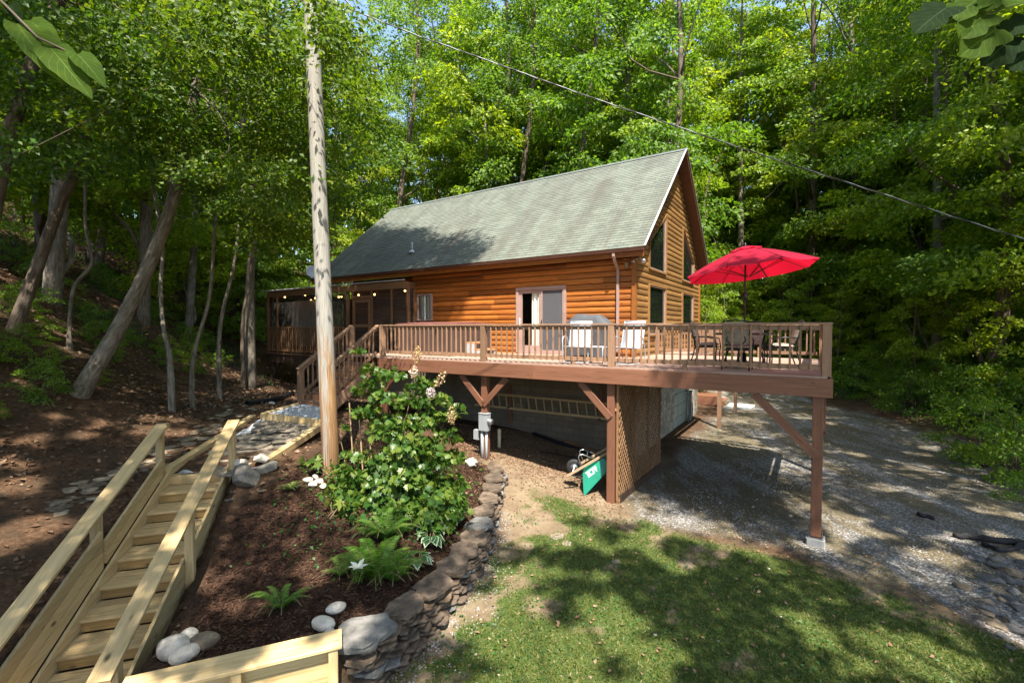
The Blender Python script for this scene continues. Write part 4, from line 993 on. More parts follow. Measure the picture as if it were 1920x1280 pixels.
# sling patio chairs
def sling_chair(label, a, b, rz):
    t = thing('patio_chair', label, 'chair', H(a, b, FLOOR), rz, 'pale sling chairs by the railing')
    W_ = .27
    def b_(pts, r, nm, m=M['grey']):
        mb = MB(); mb.tube([Vector(p) for p in pts], r, 7); return mb.build(nm, m, t, True, True)
    def smooth(pts, k=5):
        out = []
        for i in range(len(pts) - 1):
            p0, p1, p2, p3 = [Vector(pts[max(0, min(len(pts) - 1, i + d))]) for d in (-1, 0, 1, 2)]
            for j in range(k):
                u = j / k; out.append(.5 * ((2 * p1) + (p2 - p0) * u + (2 * p0 - 5 * p1 + 4 * p2 - p3) * u * u + (3 * p1 - p0 - 3 * p2 + p3) * u ** 3))
        return out + [Vector(pts[-1])]
    for s in (-1, 1):
        b_(smooth([(s * W_, -.34, .40), (s * W_, .18, .36), (s * W_, .28, .42), (s * W_, .42, .90), (s * W_, .47, 1.02)]), .014, 'side_rail')
        b_(smooth([(s * (W_ + .04), -.30, .0), (s * (W_ + .04), -.33, .40), (s * (W_ + .05), -.28, .60), (s * (W_ + .05), -.05, .645), (s * (W_ + .05), .20, .60), (s * (W_ + .03), .36, .30), (s * (W_ + .02), .42, .0)]), .014, 'arm_frame')
        b_([(s * (W_ + .04), -.32, .015), (s * (W_ + .02), .44, .015)], .013, 'runner')
    b_([(-W_ - .04, -.32, .015), (W_ + .04, -.32, .015)], .013, 'cross_bar'); b_([(-W_, -.34, .40), (W_, -.34, .40)], .014, 'front_bar'); b_([(-W_, .47, 1.02), (W_, .47, 1.02)], .014, 'top_bar')
    pts = smooth([(0, -.345, .415), (0, -.1, .375), (0, .16, .375), (0, .285, .44), (0, .42, .90), (0, .475, 1.03)], 4)
    mb = MB(); n = len(pts); mb.raw([(x, p.y, p.z) for p in pts for x in (-W_ + .01, W_ - .01)], [(2 * i, 2 * i + 1, 2 * i + 3, 2 * i + 2) for i in range(n - 1)])
    o = mb.build('sling', M['sling'], t, True, True)
    m = o.modifiers.new('thick', 'SOLIDIFY'); m.thickness = .012
    return t
AL = math.atan2(DV.y, DV.x)
sling_chair('pale blue sling chair in front of the grey covered grill', -.52, -2.62, AL + R(14))
sling_chair('pale blue sling chair by the cabin corner, right of the railing post', .66, -2.42, AL + R(-6))
ft = thing('footstool', 'low metal framed footstool between the two pale sling chairs', 'footstool', H(.05, -2.75, FLOOR), AL)
for s in (-1, 1):
    mb = MB(); mb.tube([(s * .22, -.2, 0), (s * .22, -.2, .36), (s * .22, -.17, .40), (s * .22, .17, .40), (s * .22, .2, .36), (s * .22, .2, 0)], .013, 7); mb.build('frame', M['grey'], ft, True, True)
mb = MB(); mb.raw([(-.22, -.18, .395), (.22, -.18, .395), (.22, .18, .395), (-.22, .18, .395), (-.22, -.18, .41), (.22, -.18, .41), (.22, .18, .41), (-.22, .18, .41)], [(3, 2, 1, 0), (4, 5, 6, 7), (0, 1, 5, 4), (1, 2, 6, 5), (2, 3, 7, 6), (3, 0, 4, 7)]); mb.build('sling', M['sling'], ft, False, True)
# dining set
TC = (3.09, -1.6)
tb = thing('patio_table', 'round dark metal patio table under the red umbrella', 'table', H(*TC, FLOOR))
c = H(*TC, FLOOR)
mb = MB(); mb.lathe([(.0, .70), (.60, .70), (.62, .71), (.62, .73), (.60, .74), (.0, .74)], c, 32); mb.build('table_top', M['black'], tb)
for k in range(4):
    an = R(45 + 90 * k); d = Vector((math.cos(an), math.sin(an), 0)); mb = MB(); mb.tube([c + d * .45 + UP * .005, c + d * .34 + UP * .35, c + d * .42 + UP * .70], .02, 8); mb.build('leg', M['black'], tb, True)
def dining_chair(label, a, b, rz):
    t = thing('dining_chair', label, 'chair', H(a, b, FLOOR), rz, 'cushioned metal chairs round the patio table')
    def b_(pts, r, nm): mb = MB(); mb.tube([Vector(p) for p in pts], r, 7); return mb.build(nm, M['black'], t, True, True)
    W_ = .25
    for s in (-1, 1):
        b_([(s * W_, -.24, .0), (s * W_, -.23, .25), (s * W_, -.25, .42), (s * (W_ + .02), -.22, .60), (s * (W_ + .02), .0, .65), (s * (W_ + .01), .24, .64)], .014, 'front_leg')
        b_([(s * W_, .34, .0), (s * W_, .27, .2), (s * W_, .22, .42), (s * W_, .28, .7), (s * W_ * .96, .36, .98)], .015, 'rear_leg')
        b_([(s * .03, .335, .95), (s * .06, .315, .85), (s * .18, .265, .62), (s * .10, .245, .50)], .011, 'back_scroll')
    b_([(-W_ * .96, .36, .98), (0, .375, 1.02), (W_ * .96, .36, .98)], .014, 'top_bar'); b_([(-W_, .24, .50), (W_, .24, .50)], .012, 'back_bar')
    def pad(x, y0, z0, y1, z1, th, nm):
        mb = MB(); n = 7; d = Vector((0, y1 - y0, z1 - z0)); nr = Vector((0, -(z1 - z0), (y1 - y0))).normalized(); V = []
        for k in (0, 1):
            for i in range(n):
                for j in range(n):
                    u, v = i / (n - 1), j / (n - 1); puff = (1 - (2 * u - 1) ** 4) * (1 - (2 * v - 1) ** 4); tuft = -.35 * math.exp(-(((u - .5) / .1) ** 2 + ((v - .5) / .1) ** 2))
                    V.append(Vector((x * (2 * u - 1), y0, z0)) + d * v + nr * ((puff + tuft * (k == 1)) * th * (.5 if k else -.5)))
        Fc = []
        for k in (0, 1):
            for i in range(n - 1):
                for j in range(n - 1): a_ = k * n * n + i * n + j; Fc.append((a_, a_ + 1, a_ + n + 1, a_ + n))
        mb.raw(V, Fc); return mb.build(nm, M['cushion'], t, True, True)
    pad(.24, -.25, .47, .2, .46, .11, 'seat_cushion'); pad(.22, .205, .52, .335, .97, .09, 'back_cushion')
    mb = MB(); mb.raw([(-.24, -.24, .40), (.24, -.24, .40), (.24, .22, .39), (-.24, .22, .39), (-.24, -.24, .42), (.24, -.24, .42), (.24, .22, .41), (-.24, .22, .41)], [(3, 2, 1, 0), (4, 5, 6, 7), (0, 1, 5, 4), (1, 2, 6, 5), (2, 3, 7, 6), (3, 0, 4, 7)]); mb.build('seat', M['black'], t, False, True)
dining_chair('dark metal chair seen from behind, nearest the railing at the patio table', 3.08, -2.55, AL + R(180))
dining_chair('cushioned metal chair at the cabin side of the patio table', 2.28, -1.40, AL + R(90))
dining_chair('cushioned metal chair at the far right of the patio table', 3.80, -1.28, AL + R(-75))
dining_chair('cushioned metal chair behind the patio table, farthest from the railing', 3.15, -.62, AL)
# umbrella
um = thing('patio_umbrella', 'big bright red patio umbrella, tilted, above the deck table', 'umbrella', H(*TC, FLOOR))
mb = MB(); pc = H(*TC); top = Vector((pc.x, pc.y, 5.66)); mb.tube([pc + UP * (FLOOR + .12), pc + UP * 4.75, top], .022, 10); mb.build('pole', M['dark_wood'], um, True)
mb = MB(); mb.lathe([(.25, 0.0), (.24, .05), (.06, .09), (.04, .3), (.0, .3)], pc + UP * FLOOR, 20); mb.build('base', M['black'], um, True)
mb = MB(); mb.lathe([(.03, -.1), (.05, -.08), (.05, .06), (.03, .08)], pc + UP * 4.62, 12); mb.build('tilt_joint', M['black'], um, True)
tilt = Matrix.Rotation(R(-5), 3, 'Y') @ Matrix.Rotation(R(-5), 3, 'X')
def up_(r, an, z): return top + tilt @ Vector((r * math.cos(an), r * math.sin(an), z))
NP = 8; rad = 1.36
def canopy(r0, r1, z0, z1, nm, par, val=0.0, lift=0.0):
    mb = MB(); m_, k_ = 10, 6; V = []; ph = R(0)
    for i in range(m_ + 1):
        u = i / m_; r = r0 + (r1 - r0) * u; zz = z0 + (z1 - z0) * (u ** 1.25)
        for j in range(NP * k_):
            s = (j % k_) / k_; an = ph + 2 * math.pi * j / (NP * k_); w_ = 4 * s * (1 - s)
            poly = math.cos(math.pi / NP) / math.cos((s - .5) * 2 * math.pi / NP)
            V.append(up_(r * poly * (1 - .04 * w_ * u), an, zz - .035 * w_ * u * (1 - .2 * u) + lift))
    n = NP * k_
    mb.raw(V, [(i * n + j, i * n + (j + 1) % n, (i + 1) * n + (j + 1) % n, (i + 1) * n + j) for i in range(m_) for j in range(n)])
    return mb.build(nm, M['umbrella'], par, True)
can = canopy(.2, rad, -.03, -.52, 'canopy', um)
canopy(.015, .34, .04, -.05, 'vent_cap', can, lift=.03)
for j in range(NP):
    an = R(0) + 2 * math.pi * j / NP; mb = MB(); mb.tube([up_(.03, an, -.12), up_(.8, an, -.30), up_(rad * .97, an, -.56)], .009, 5); rb_ = mb.build('rib', M['black'], um)
    mb = MB(); mb.tube([up_(.03, an, -.62), up_(.8, an, -.315)], .008, 5); mb.build('strut', M['black'], rb_)
for j in range(NP):
    an = 2 * math.pi * j / NP; mb = MB(); q = []
    for i in range(11): u = i / 10; q.append(up_(.2 + (rad - .2) * u, an, -.03 - .49 * (u ** 1.25) + .003))
    mb.tube(q, .006, 5); mb.build('seam', M['seam'], can)
mb = MB(); mb.lathe([(.02, -.02), (.03, .04), (.012, .09), (0, .1)], up_(0, 0, .05), 10); mb.build('finial', M['black'], um, True)
# ladder
ld = thing('wooden_ladder', 'long wooden ladder hanging sideways on the block wall under the deck', 'ladder', H(-3, -.12, 1.2))
def wall_at(px, py, b):
    a = a_of(px, b); q = H(a, b); r = ray(px, py); return Vector((q.x, q.y, CAMZ + r.z * q.y / r.y))
t0, t1 = wall_at(890, 735, -.12), wall_at(1160, 759, -.12); u0, u1 = wall_at(890, 758, -.12), wall_at(1160, 787, -.12)
M['ladder'] = wood('ladder_wood', (.50, .37, .18), (.6, .46, .24), (.3, .21, .1), .2, .6, .3)
for p, q in ((t0, t1), (u0, u1)): mb = MB(); mb.beam(p, q, .035, .075, UP, .004); mb.build('side_rail', M['ladder'], ld)
for i in range(18):
    u = (i + .5) / 18; mb = MB(); mb.beam(t0.lerp(t1, u), u0.lerp(u1, u + .012), .032, .032, NV); mb.build('rung', M['ladder'], ld)
for px in (957, 1128):
    hk = thing('wall_hanger', 'brown board with a hook holding the ladder, ' + ('left one' if px < 1000 else 'right one, behind the middle post'), 'hanger', wall_at(px, 770, -.03), 0, 'boards that hold the ladder')
    mb = MB(); mb.beam(wall_at(px, 722, -.03), wall_at(px, 792, -.03), .09, .04, NV); mb.build('board', M['deck'], hk)
    q = wall_at(px, 783 if px > 1000 else 762, -.03); mb = MB(); mb.beam(q, q - NV * .2 - UP * .02, .05, .03); mb.build('hook', M['black'], hk)
# electric meter on the deck post
pm = H(a_of(910, -3.44), -3.44); a_m = (pm - C0).dot(DV); b_m = (pm - C0).dot(NV)
em = thing('electric_meter', 'grey electric meter box with two conduits on the left deck post', 'electric meter', H(a_m, b_m, 1.3))
def zpx(py, Y): 
    r = ray(910, py); return CAMZ + r.z * Y / r.y
zt, zb = zpx(775, pm.y - .2), zpx(806, pm.y - .2)
mb = MB(); mb.box(a_m - .02, a_m + .24, b_m - .27, b_m - .10, zb, zt); mb.build('meter_box', M['pvc'], em)
mb = MB(); mb.box(a_m - .03, a_m + .25, b_m - .28, b_m - .09, zt, zt + .02); mb.build('lid', M['pvc'], em)
mb = MB(); mb.lathe([(.085, 0), (.085, .03), (.075, .05), (.075, .09), (.05, .11), (0, .11)], H(a_m + .24, b_m - .18, zb + (zt - zb) * .56), 18, DV); mb.build('meter_dial', M['steel'], em, True)
for x, y in ((a_m + .04, b_m - .19), (a_m + .17, b_m - .19)):
    p = H(x, y); mb = MB(); mb.tube([p + UP * zb, p + UP * (hz(p.x, p.y) - .15)], .045 if x < a_m + .1 else .035, 10); mb.build('conduit', M['pvc'], em, True)
mb = MB(); mb.box(a_m - .26, a_m - .09, b_m - .18, b_m - .06, zb - .28, zb - .03); mb.build('junction_box', M['pvc'], em)
mb = MB(); q = H(a_m - .2, b_m - .12); mb.tube([q + UP * (zb - .28), q + UP * (zb - .5), H(a_m - .12, b_m - .1, zb - .75)], .012, 6); mb.build('cable', M['black'], em)
pp = wall_at(936, 814, -2.3); cp = thing('capped_pipe', 'short cream plastic pipe with a cap behind the electric meter', 'pipe', pp)
zg = hz(pp.x, pp.y); mb = MB(); mb.tube([Vector((pp.x, pp.y, zg - .2)), Vector((pp.x, pp.y, zg + .48))], .05, 10); mb.build('pipe', M['cream'], cp, True)
mb = MB(); mb.lathe([(.058, -.06), (.06, .02), (.045, .035), (.03, .06), (0, .06)], Vector((pp.x, pp.y, zg + .48)), 12); mb.build('cap', M['cream'], cp, True)
# wheelbarrow, tipped upside down against the post
wb = thing('wheelbarrow', 'green wheelbarrow tipped upside down against the middle deck post, wheel in the air', 'wheelbarrow', G(1095, 928, .06))
O_ = None; yb = G(1095, 930, .05).y; O_ = AT(1062, 896, yb + .02)
U_ = Vector((.882, .08, .47)).normalized(); V_ = Vector((.47, -.02, -.882)).normalized(); W_ = Vector((.22, .97, .06)).normalized(); K_ = yb / F
def bp_(u, v, w): return O_ + U_ * (u * K_) + V_ * (v * K_) + W_ * w
near = [(29.3, 9.9), (77.5, 3.4), (88, 22), (12.7, 46.4)]
wn = [.10, .10, .0, .0]; wf = [.50, .50, .62, .62]
Nn = [bp_(u, v, w) for (u, v), w in zip(near, wn)]; Nf = [bp_(u, v, w) for (u, v), w in zip(near, wf)]
mb = MB(); mb.face(Nn); mb.face(Nf); mb.face([Nn[0], Nn[1], Nf[1], Nf[0]]); mb.face([Nn[1], Nn[2], Nf[2], Nf[1]]); mb.face([Nn[3], Nn[0], Nf[0], Nf[3]])
tray = mb.build('tray', M['green_tray'], wb); m = tray.modifiers.new('thick', 'SOLIDIFY'); m.thickness = .006
mb = MB()
for q in (Nn, Nf): mb.tube([q[2], q[3]], .010, 6)
mb.tube([Nn[3], Nf[3]], .010, 6); mb.tube([Nn[2], Nf[2]], .010, 6); mb.build('rim', M['green_tray'], tray)
for w in (.12, .48):
    mb = MB(); mb.beam(bp_(-1, 0, w), bp_(98, -1.5, w), .038, .05, V_, .003); mb.build('handle', M['plank'], wb)
    mb = MB(); mb.tube([bp_(35, -1, w), bp_(36, -20, w), bp_(40, -24, w), bp_(46, -22, w), bp_(62, -3, w)], .012, 7); mb.build('leg', M['steel'], wb, True)
    mb = MB(); mb.tube([bp_(10, 2, w), bp_(17, -4.5, w + (.12 if w < .3 else -.12))], .012, 6); mb.build('axle_bracket', M['steel'], wb)
    mb = MB(); mb.tube([bp_(8, 3, w), bp_(20, 12, w), bp_(30, 11, w)], .010, 6); mb.build('brace', M['black'], wb)
mb = MB(); mb.tube([bp_(52, -15, .12), bp_(52, -15, .48)], .010, 6); mb.build('cross_bar', M['steel'], wb)
wc = bp_(17, -5, .30)
mb = MB(); mb.lathe([(.09, -.045), (.15, -.05), (.178, -.03), (.186, 0), (.178, .03), (.15, .05), (.09, .045)], wc, 28, W_); wl = mb.build('tyre', M['rubber'], wb, True)
mb = MB(); mb.lathe([(.0, -.07), (.025, -.065), (.03, -.02), (.085, -.04), (.095, 0), (.085, .04), (.03, .02), (.025, .065), (0, .07)], wc, 20, W_); mb.build('rim', M['steel'], wl, True)
# raised lettering on the tray side, read upside down
nrm = (Nn[1] - Nn[0]).cross(Nn[3] - Nn[0]).normalized()
if nrm.y > 0: nrm = -nrm
xt = -(Nn[1] - Nn[0]).normalized(); yt = nrm.cross(xt).normalized()
if yt.dot(V_) < 0: yt = -yt
cen = (Nn[0] * .52 + Nn[1] * .40 + Nn[2] * .12 + Nn[3] * .18) / 1.22 + nrm * .012 + xt * .02
hgt_ = .125; wid = .085; gap = .016
STROKE = {'A': [[(0, 0), (.28, 0), (.5, .62), (.62, 1), (.38, 1)], [(.72, 0), (1, 0), (.62, 1), (.38, 1), (.44, .75)], [(.3, .2), (.7, .2), (.64, .4), (.36, .4)]],
          'C': [[(.0, .12), (.26, .2), (.26, .8), (.0, .88)], [(0, .88), (.26, .78), (1, .78), (1, 1), (.15, 1)], [(0, .12), (.15, 0), (1, 0), (1, .22), (.26, .22)]],
          'E': [[(0, 0), (.28, 0), (.28, 1), (0, 1)], [(.28, .78), (1, .78), (1, 1), (.28, 1)], [(.28, .40), (.9, .40), (.9, .60), (.28, .60)], [(.28, 0), (1, 0), (1, .22), (.28, .22)]]}
mb = MB()
for i, chx in enumerate('ACE'):
    for k, pg in enumerate(STROKE[chx]):
        mb.poly([cen + xt * ((i - 1.5) * (wid + gap) + x * wid) + yt * ((y - .5) * hgt_) + nrm * (.0004 * k) for x, y in pg], nrm * .003)
mb.build('lettering', M['white'], tray)
# planks and a drain pipe lying under the deck
for i, (pa_, pb_, lab) in enumerate((((1061, 826), (1135, 852), 'orange brown board lying on the dirt behind the wheelbarrow'), ((1012, 850), (1100, 862), 'dark thin board lying on the dirt in the shade under the deck'))):
    p, q = G(*pa_, .3), G(*pb_, .2); mb = MB(); p.z = hz(p.x, p.y) + .04; q.z = hz(q.x, q.y) + .04; mb.beam(p, q, .14, .035); o = mb.build('board', M['orange'] if i == 0 else M['dark_wood']); tag(o, lab, 'board')
mb = MB(); pl = [(1000, 820), (1040, 830), (1085, 838), (1130, 850)]; q = []
for i, p in enumerate(pl): g = G(*p, .3); q.append(Vector((g.x, g.y, hz(g.x, g.y) + .06)))
mb.tube(q, .06, 10); tag(mb.build('drain_pipe', M['pipe'], None, True), 'black corrugated pipe lying by the block wall under the deck', 'pipe')
mb = MB(); q = []
for p in [(463, 757), (480, 753), (505, 747), (530, 737), (550, 727)]: g = G(*p, 1.68); q.append(Vector((g.x, g.y, hz(g.x, g.y) + .07)))
q2 = []
for i in range(len(q) - 1):
    for k in range(10): q2.append(q[i].lerp(q[i + 1], k / 10))
rr = [.072 + (.008 if i % 2 else 0) for i in range(len(q2))]
mb.tube(q2, rr, 12, cap=False); tag(mb.build('drain_pipe', M['pipe'], None, True), 'black corrugated drain pipe coming out from under the porch on the dirt', 'pipe')
# hose, back steps and slab by the garage
hs_ = thing('garden_hose', 'coiled garden hose hanging beside the garage door under the deck', 'hose', H(.2, 6.5, .6))
for k in range(6):
    mb = MB(); x = .10 + .03 * k; r = .16 + .02 * (k % 3); zc = .72 - .03 * (k % 2); pts = []
    for i in range(25):
        an = 2 * math.pi * i / 24; pts.append(H(x, 6.5 + r * math.sin(an), zc + (.62 + .02 * (k % 3)) * math.cos(an)))
    mb.tube(pts, .014, 6); mb.build('coil', M['cable'] if k % 2 else M['grey'], hs_, True)
mb = MB(); mb.beam(H(.03, 6.5, 1.34), H(.3, 6.5, 1.34), .05, .05); mb.build('hook', M['black'], hs_)
bs = thing('back_steps', 'low brown wooden platform with a step on the gravel behind the deck', 'steps', G(1335, 757, 0))
cs = G(1335, 760, .0) + Vector((-.2, .6, 0)); 
def bsl(a, b, z): return cs + DV * a + NV * b + UP * z
mb = MB()
for i in range(9): mb.beam(bsl(-1.6 + 0, -.2 + i * .16, .42), bsl(.7, -.2 + i * .16, .42), .15, .035)
mb.build('platform', M['deck'], bs)
mb = MB(); mb.box(-1.6, .7, -.28, -.24, 0, .40, bsl); mb.box(.66, .7, -.24, 1.1, 0, .40, bsl); mb.build('skirt', M['deck'], bs)
mb = MB()
for i in range(2): mb.beam(bsl(.8 + i * .16, -.26, .21), bsl(.8 + i * .16, 1.1, .21), .15, .035)
mb.box(.72, 1.04, -.28, -.24, 0, .19, bsl); mb.build('step', M['deck'], bs)
mb = MB(); mb.box(-1.6, -.6, .5, 1.1, .44, .95, bsl); mb.build('upper_step', M['deck'], bs)
mb = MB(); mb.box(1.15, 2.3, -.4, .9, -.1, .03, bsl); tag(mb.build('concrete_pad', paint('pad', (.38, .38, .37), .9, .15)), 'pale concrete pad on the gravel at the foot of the back steps', 'concrete pad')

# ------------------------------------------------------------------ utility pole and wires
pb = G(621, 884, 1.2); pb.z = hz(pb.x, pb.y)
up = thing('utility_pole', 'tall weathered wooden utility pole with brown peeling streaks, standing in the mulch bed', 'utility pole', pb)
ptop = AT(583, 0, pb.y); dirp = (ptop - pb) / (ptop.z - pb.z)
def polemat():
    t = NT('pole_wood'); uv = t.sep(t.coord('UV')); p = t.sep(t.pos())
    g = t.comb(t.math('MULTIPLY', uv[0], .55), t.math('MULTIPLY', uv[1], 9.0), 0.0); n = t.noise(g, 1.0, 6, .65, .9)
    f = t.comb(t.math('MULTIPLY', uv[0], 2.0), t.math('MULTIPLY', uv[1], 55.0), 0.0); n2 = t.noise(f, 1.0, 4, .6, .4)
    hgt = t.ramp(t.math('DIVIDE', p[2], 10.0), [(.12, .9), (.30, .68), (.46, .45), (.62, .33)])
    k = t.ramp(t.math('MULTIPLY', t.math('ADD', n, .06), hgt), [(.335, 0.0), (.40, 1.0)])
    grey = t.ramp(n2, [(.3, (.18, .165, .14)), (.5, (.27, .25, .215)), (.7, (.34, .315, .28))]); br = t.ramp(n2, [(.3, (.16, .075, .028)), (.6, (.30, .17, .07)), (.8, (.40, .27, .13))])
    col = t.mix(k, grey, br); base = t.ramp(t.math('DIVIDE', p[2], 10.0), [(.14, .75), (.26, 0.0)]); col = t.mix(t.math('MULTIPLY', base, t.ramp(n, [(.35, .3), (.6, 1.0)])), col, (.07, .03, .015))
    t.bump(t.math('ADD', n2, n), .5, .012); return t.fin(col, .85)
pts = []; rr = []; rs = random.Random(5)
for i in range(60):
    z = pb.z - .3 + i * .21; u = (z - pb.z) / 12
    pts.append(pb + dirp * (z - pb.z)); rr.append((.155 - .034 * u * 1.2) * (1 + rs.uniform(-.012, .012)))
mb = MB(); mb.tube(pts, rr, 24); mb.build('shaft', polemat(), up, True)
# hardware above the frame edge and the service loop beside it
tp = pb + dirp * (ptop.z - pb.z)
mb = MB(); q = tp + UP * .25; mb.tube([q + Vector((-.02, -.16, 0)), q + Vector((.0, -.24, 0)), q + Vector((.06, -.26, -.02))], .02, 6); mb.build('hook_bolt', M['steel'], up)
for k, pl in enumerate(([(622, -20), (655, 8), (661, 28), (652, 42), (628, 48), (602, 60)], [(618, -10), (640, 14), (650, 34), (645, 50), (634, 60), (618, 63)], [(600, 14), (610, 10), (622, 4), (640, -12)])):
    q = [AT(x, y, pb.y - .1 + .03 * k) for x, y in pl]; mb = MB(); s = []
    for i in range(len(q) - 1):
        p0, p1, p2, p3 = [q[max(0, min(len(q) - 1, i + d))] for d in (-1, 0, 1, 2)]
        for j in range(6):
            u = j / 6; s.append(.5 * ((2 * p1) + (p2 - p0) * u + (2 * p0 - 5 * p1 + 4 * p2 - p3) * u * u + (3 * p1 - p0 - 3 * p2 + p3) * u ** 3))
    s.append(q[-1]); mb.tube(s, .013, 6); mb.build('service_loop', M['black'] if k != 1 else M['grey'], up, True)
pc_ = thing('power_line', 'thick twisted power line sagging from the pole across the sky to the right', 'power line', tp)
cps = [(604, -14, pb.y), (647, 14, pb.y - .02), (780, 66, 8.5), (932, 120, 8.35), (1100, 180, 8.25), (1280, 241, 8.15), (1430, 291, 8.05), (1579, 339, 8.0), (1740, 391, 7.95), (1885, 437, 7.9), (2060, 492, 7.9)]
cp_ = [AT(x, y, Y) for x, y, Y in cps]; path = []
for i in range(len(cp_) - 1):
    for j in range(26): path.append(cp_[i].lerp(cp_[i + 1], j / 26))
for k in range(3):
    mb = MB(); pts = []; L = 0
    for i, p in enumerate(path):
        if i: L += (p - path[i - 1]).length
        an = L * 2 * math.pi / .75 + k * 2.094; pts.append(p + Vector((0, math.cos(an), math.sin(an))) * .006)
    mb.tube(pts, .0065, 5); mb.build('strand', M['grey'] if k == 0 else M['cable'], pc_, True)
mb = MB(); A, B = AT(-60, 336, 7.4), AT(566, 0, pb.y); pts = [A.lerp(B, i / 20) - UP * (.10 * 4 * (i / 20) * (1 - i / 20)) for i in range(21)]
mb.tube(pts, .006, 5); tag(mb.build('guy_wire', M['twig']), 'thin straight wire running from the pole down to the left edge', 'wire')
# ------------------------------------------------------------------ foreground: stairs, path, stones
def SP(s, t, z): return ST_O + ST_T * s + ST_D * t + UP * (z - ST_O.z)
def nz(t): return ST_O.z - ST_RISE * t / ST_RUN           # nosing line
M['pine_shade'] = wood('pine_riser_shade', (.36, .22, .075), (.46, .30, .12), (.22, .12, .04), .7, .65, .4, 26)  # darker pine copy: shade on the risers put into the colour
gs = thing('garden_stair', 'new pale pine outdoor stair with board cheeks and plank handrails in the left foreground', 'stairs', ST_O)
for k in range(0, 11):
    t0 = ST_RUN * k; z = ST_O.z - ST_RISE * k
    mb = MB(); mb.beam(SP(.0, t0 - .04, z - ST_RISE / 2 - .02), SP(ST_W, t0 - .04, z - ST_RISE / 2 - .02), .024, ST_RISE - .03); mb.build('riser', M['pine_shade'], gs)
    if k: 
        for j in range(3):
            mb = MB() if j == 0 else mb; tt_ = t0 - ST_RUN + .012 + (j + .5) * .1465
            mb.beam(SP(.0, tt_, z - .017), SP(ST_W, tt_, z - .017), .136, .034, UP, .004)
        mb.build('tread', M['pine'], gs)
mb = MB(); mb.beam(SP(-.01, .06 - .12, ST_O.z - .075), SP(ST_W + .01, .06 - .12, ST_O.z - .075), .19, .15, UP, .006); mb.build('top_timber', M['pine'], gs)
def cheek(s, t0, t1, lo, hi, n, th=.038):
    bh = (hi - lo) / n
    for i in range(n):
        mb = MB(); z0 = lo + bh * (i + .5)
        A, B = SP(s, t0, nz(t0) + z0), SP(s, t1, nz(t1) + z0); sl = ST_RISE / ST_RUN
        c_ = (B - A).normalized()
        # boards cut plumb at the ends
        h2 = (bh - .011) / 2
        mb.poly([A - UP * h2, B - UP * h2, B + UP * h2, A + UP * h2], ST_T * th); 
        # board UVs along the slope
        BRD[0] += 1; kk = BRD[0] * 10
        for fi in range(len(mb.f)):
            mb.uv[fi] = [((Vector(mb.v[q]) - A).dot(c_), kk + (Vector(mb.v[q]) - A).dot(UP) + (Vector(mb.v[q]) - A).dot(ST_T)) for q in mb.f[fi]]
        mb.build('cheek_board', M['pine'], gs)
cheek(-.04, -.10, 4.8, -.34, .085, 2)                       # left stringer
cheek(-.083, .15, 1.93, .10, .42, 2); cheek(-.083, 2.02, 4.9, .10, .62, 3)
cheek(ST_W + .002, -.10, 2.05, -.62, .12, 4); cheek(ST_W + .002, 2.12, 4.35, -.70, .20, 5)
RH = .86
for s, ts in ((-.13, (.02, 1.98, 3.9)), (ST_W + .09, (.02, 2.08, 4.05))):
    for t in ts:
        mb = MB(); p = SP(s, t, 0); mb.post(p, nz(t) - .75, nz(t) + RH - .05, .105, None, .006, ST_YAW); mb.build('rail_post', M['pine'], gs)
    a_, b_ = (-.12, 4.6) if s < 0 else (-.12, 4.33)
    A, B = SP(s, a_, nz(a_) + RH), SP(s, b_, nz(b_) + RH)
    mb = MB(); mb.beam(A, B, .195, .042, UP, .005); mb.build('handrail', M['pine'], gs)
# timber wall at the bottom with a cap
tw = thing('timber_wall', 'low pine board retaining wall with a wide cap at the bottom of the frame', 'retaining wall', (-2.6, 4.4, 0))
cA, cB = Vector((-3.52, 4.02, .66)), Vector((-1.80, 4.70, .66)); cd = (cB - cA).normalized(); cn = Vector((cd.y, -cd.x, 0))
mb = MB(); mb.beam(cA, cB + cd * .02, .29, .04, UP, .006); mb.build('cap_board', M['pine'], tw)
for i in range(4): mb = MB(); z = .56 - i * .165; mb.beam(cA + cn * .02 + UP * (z - .66), cB + cn * .02 - cd * .04 + UP * (z - .66), .038, .16); mb.build('face_board', M['pine'], tw)
for u in (.0, .5, .965): mb = MB(); p = cA.lerp(cB, u) + cn * .085; mb.post(p, -.3, .637, .09, None, .005, math.atan2(cd.y, cd.x)); mb.build('wall_post', M['pine'], tw)
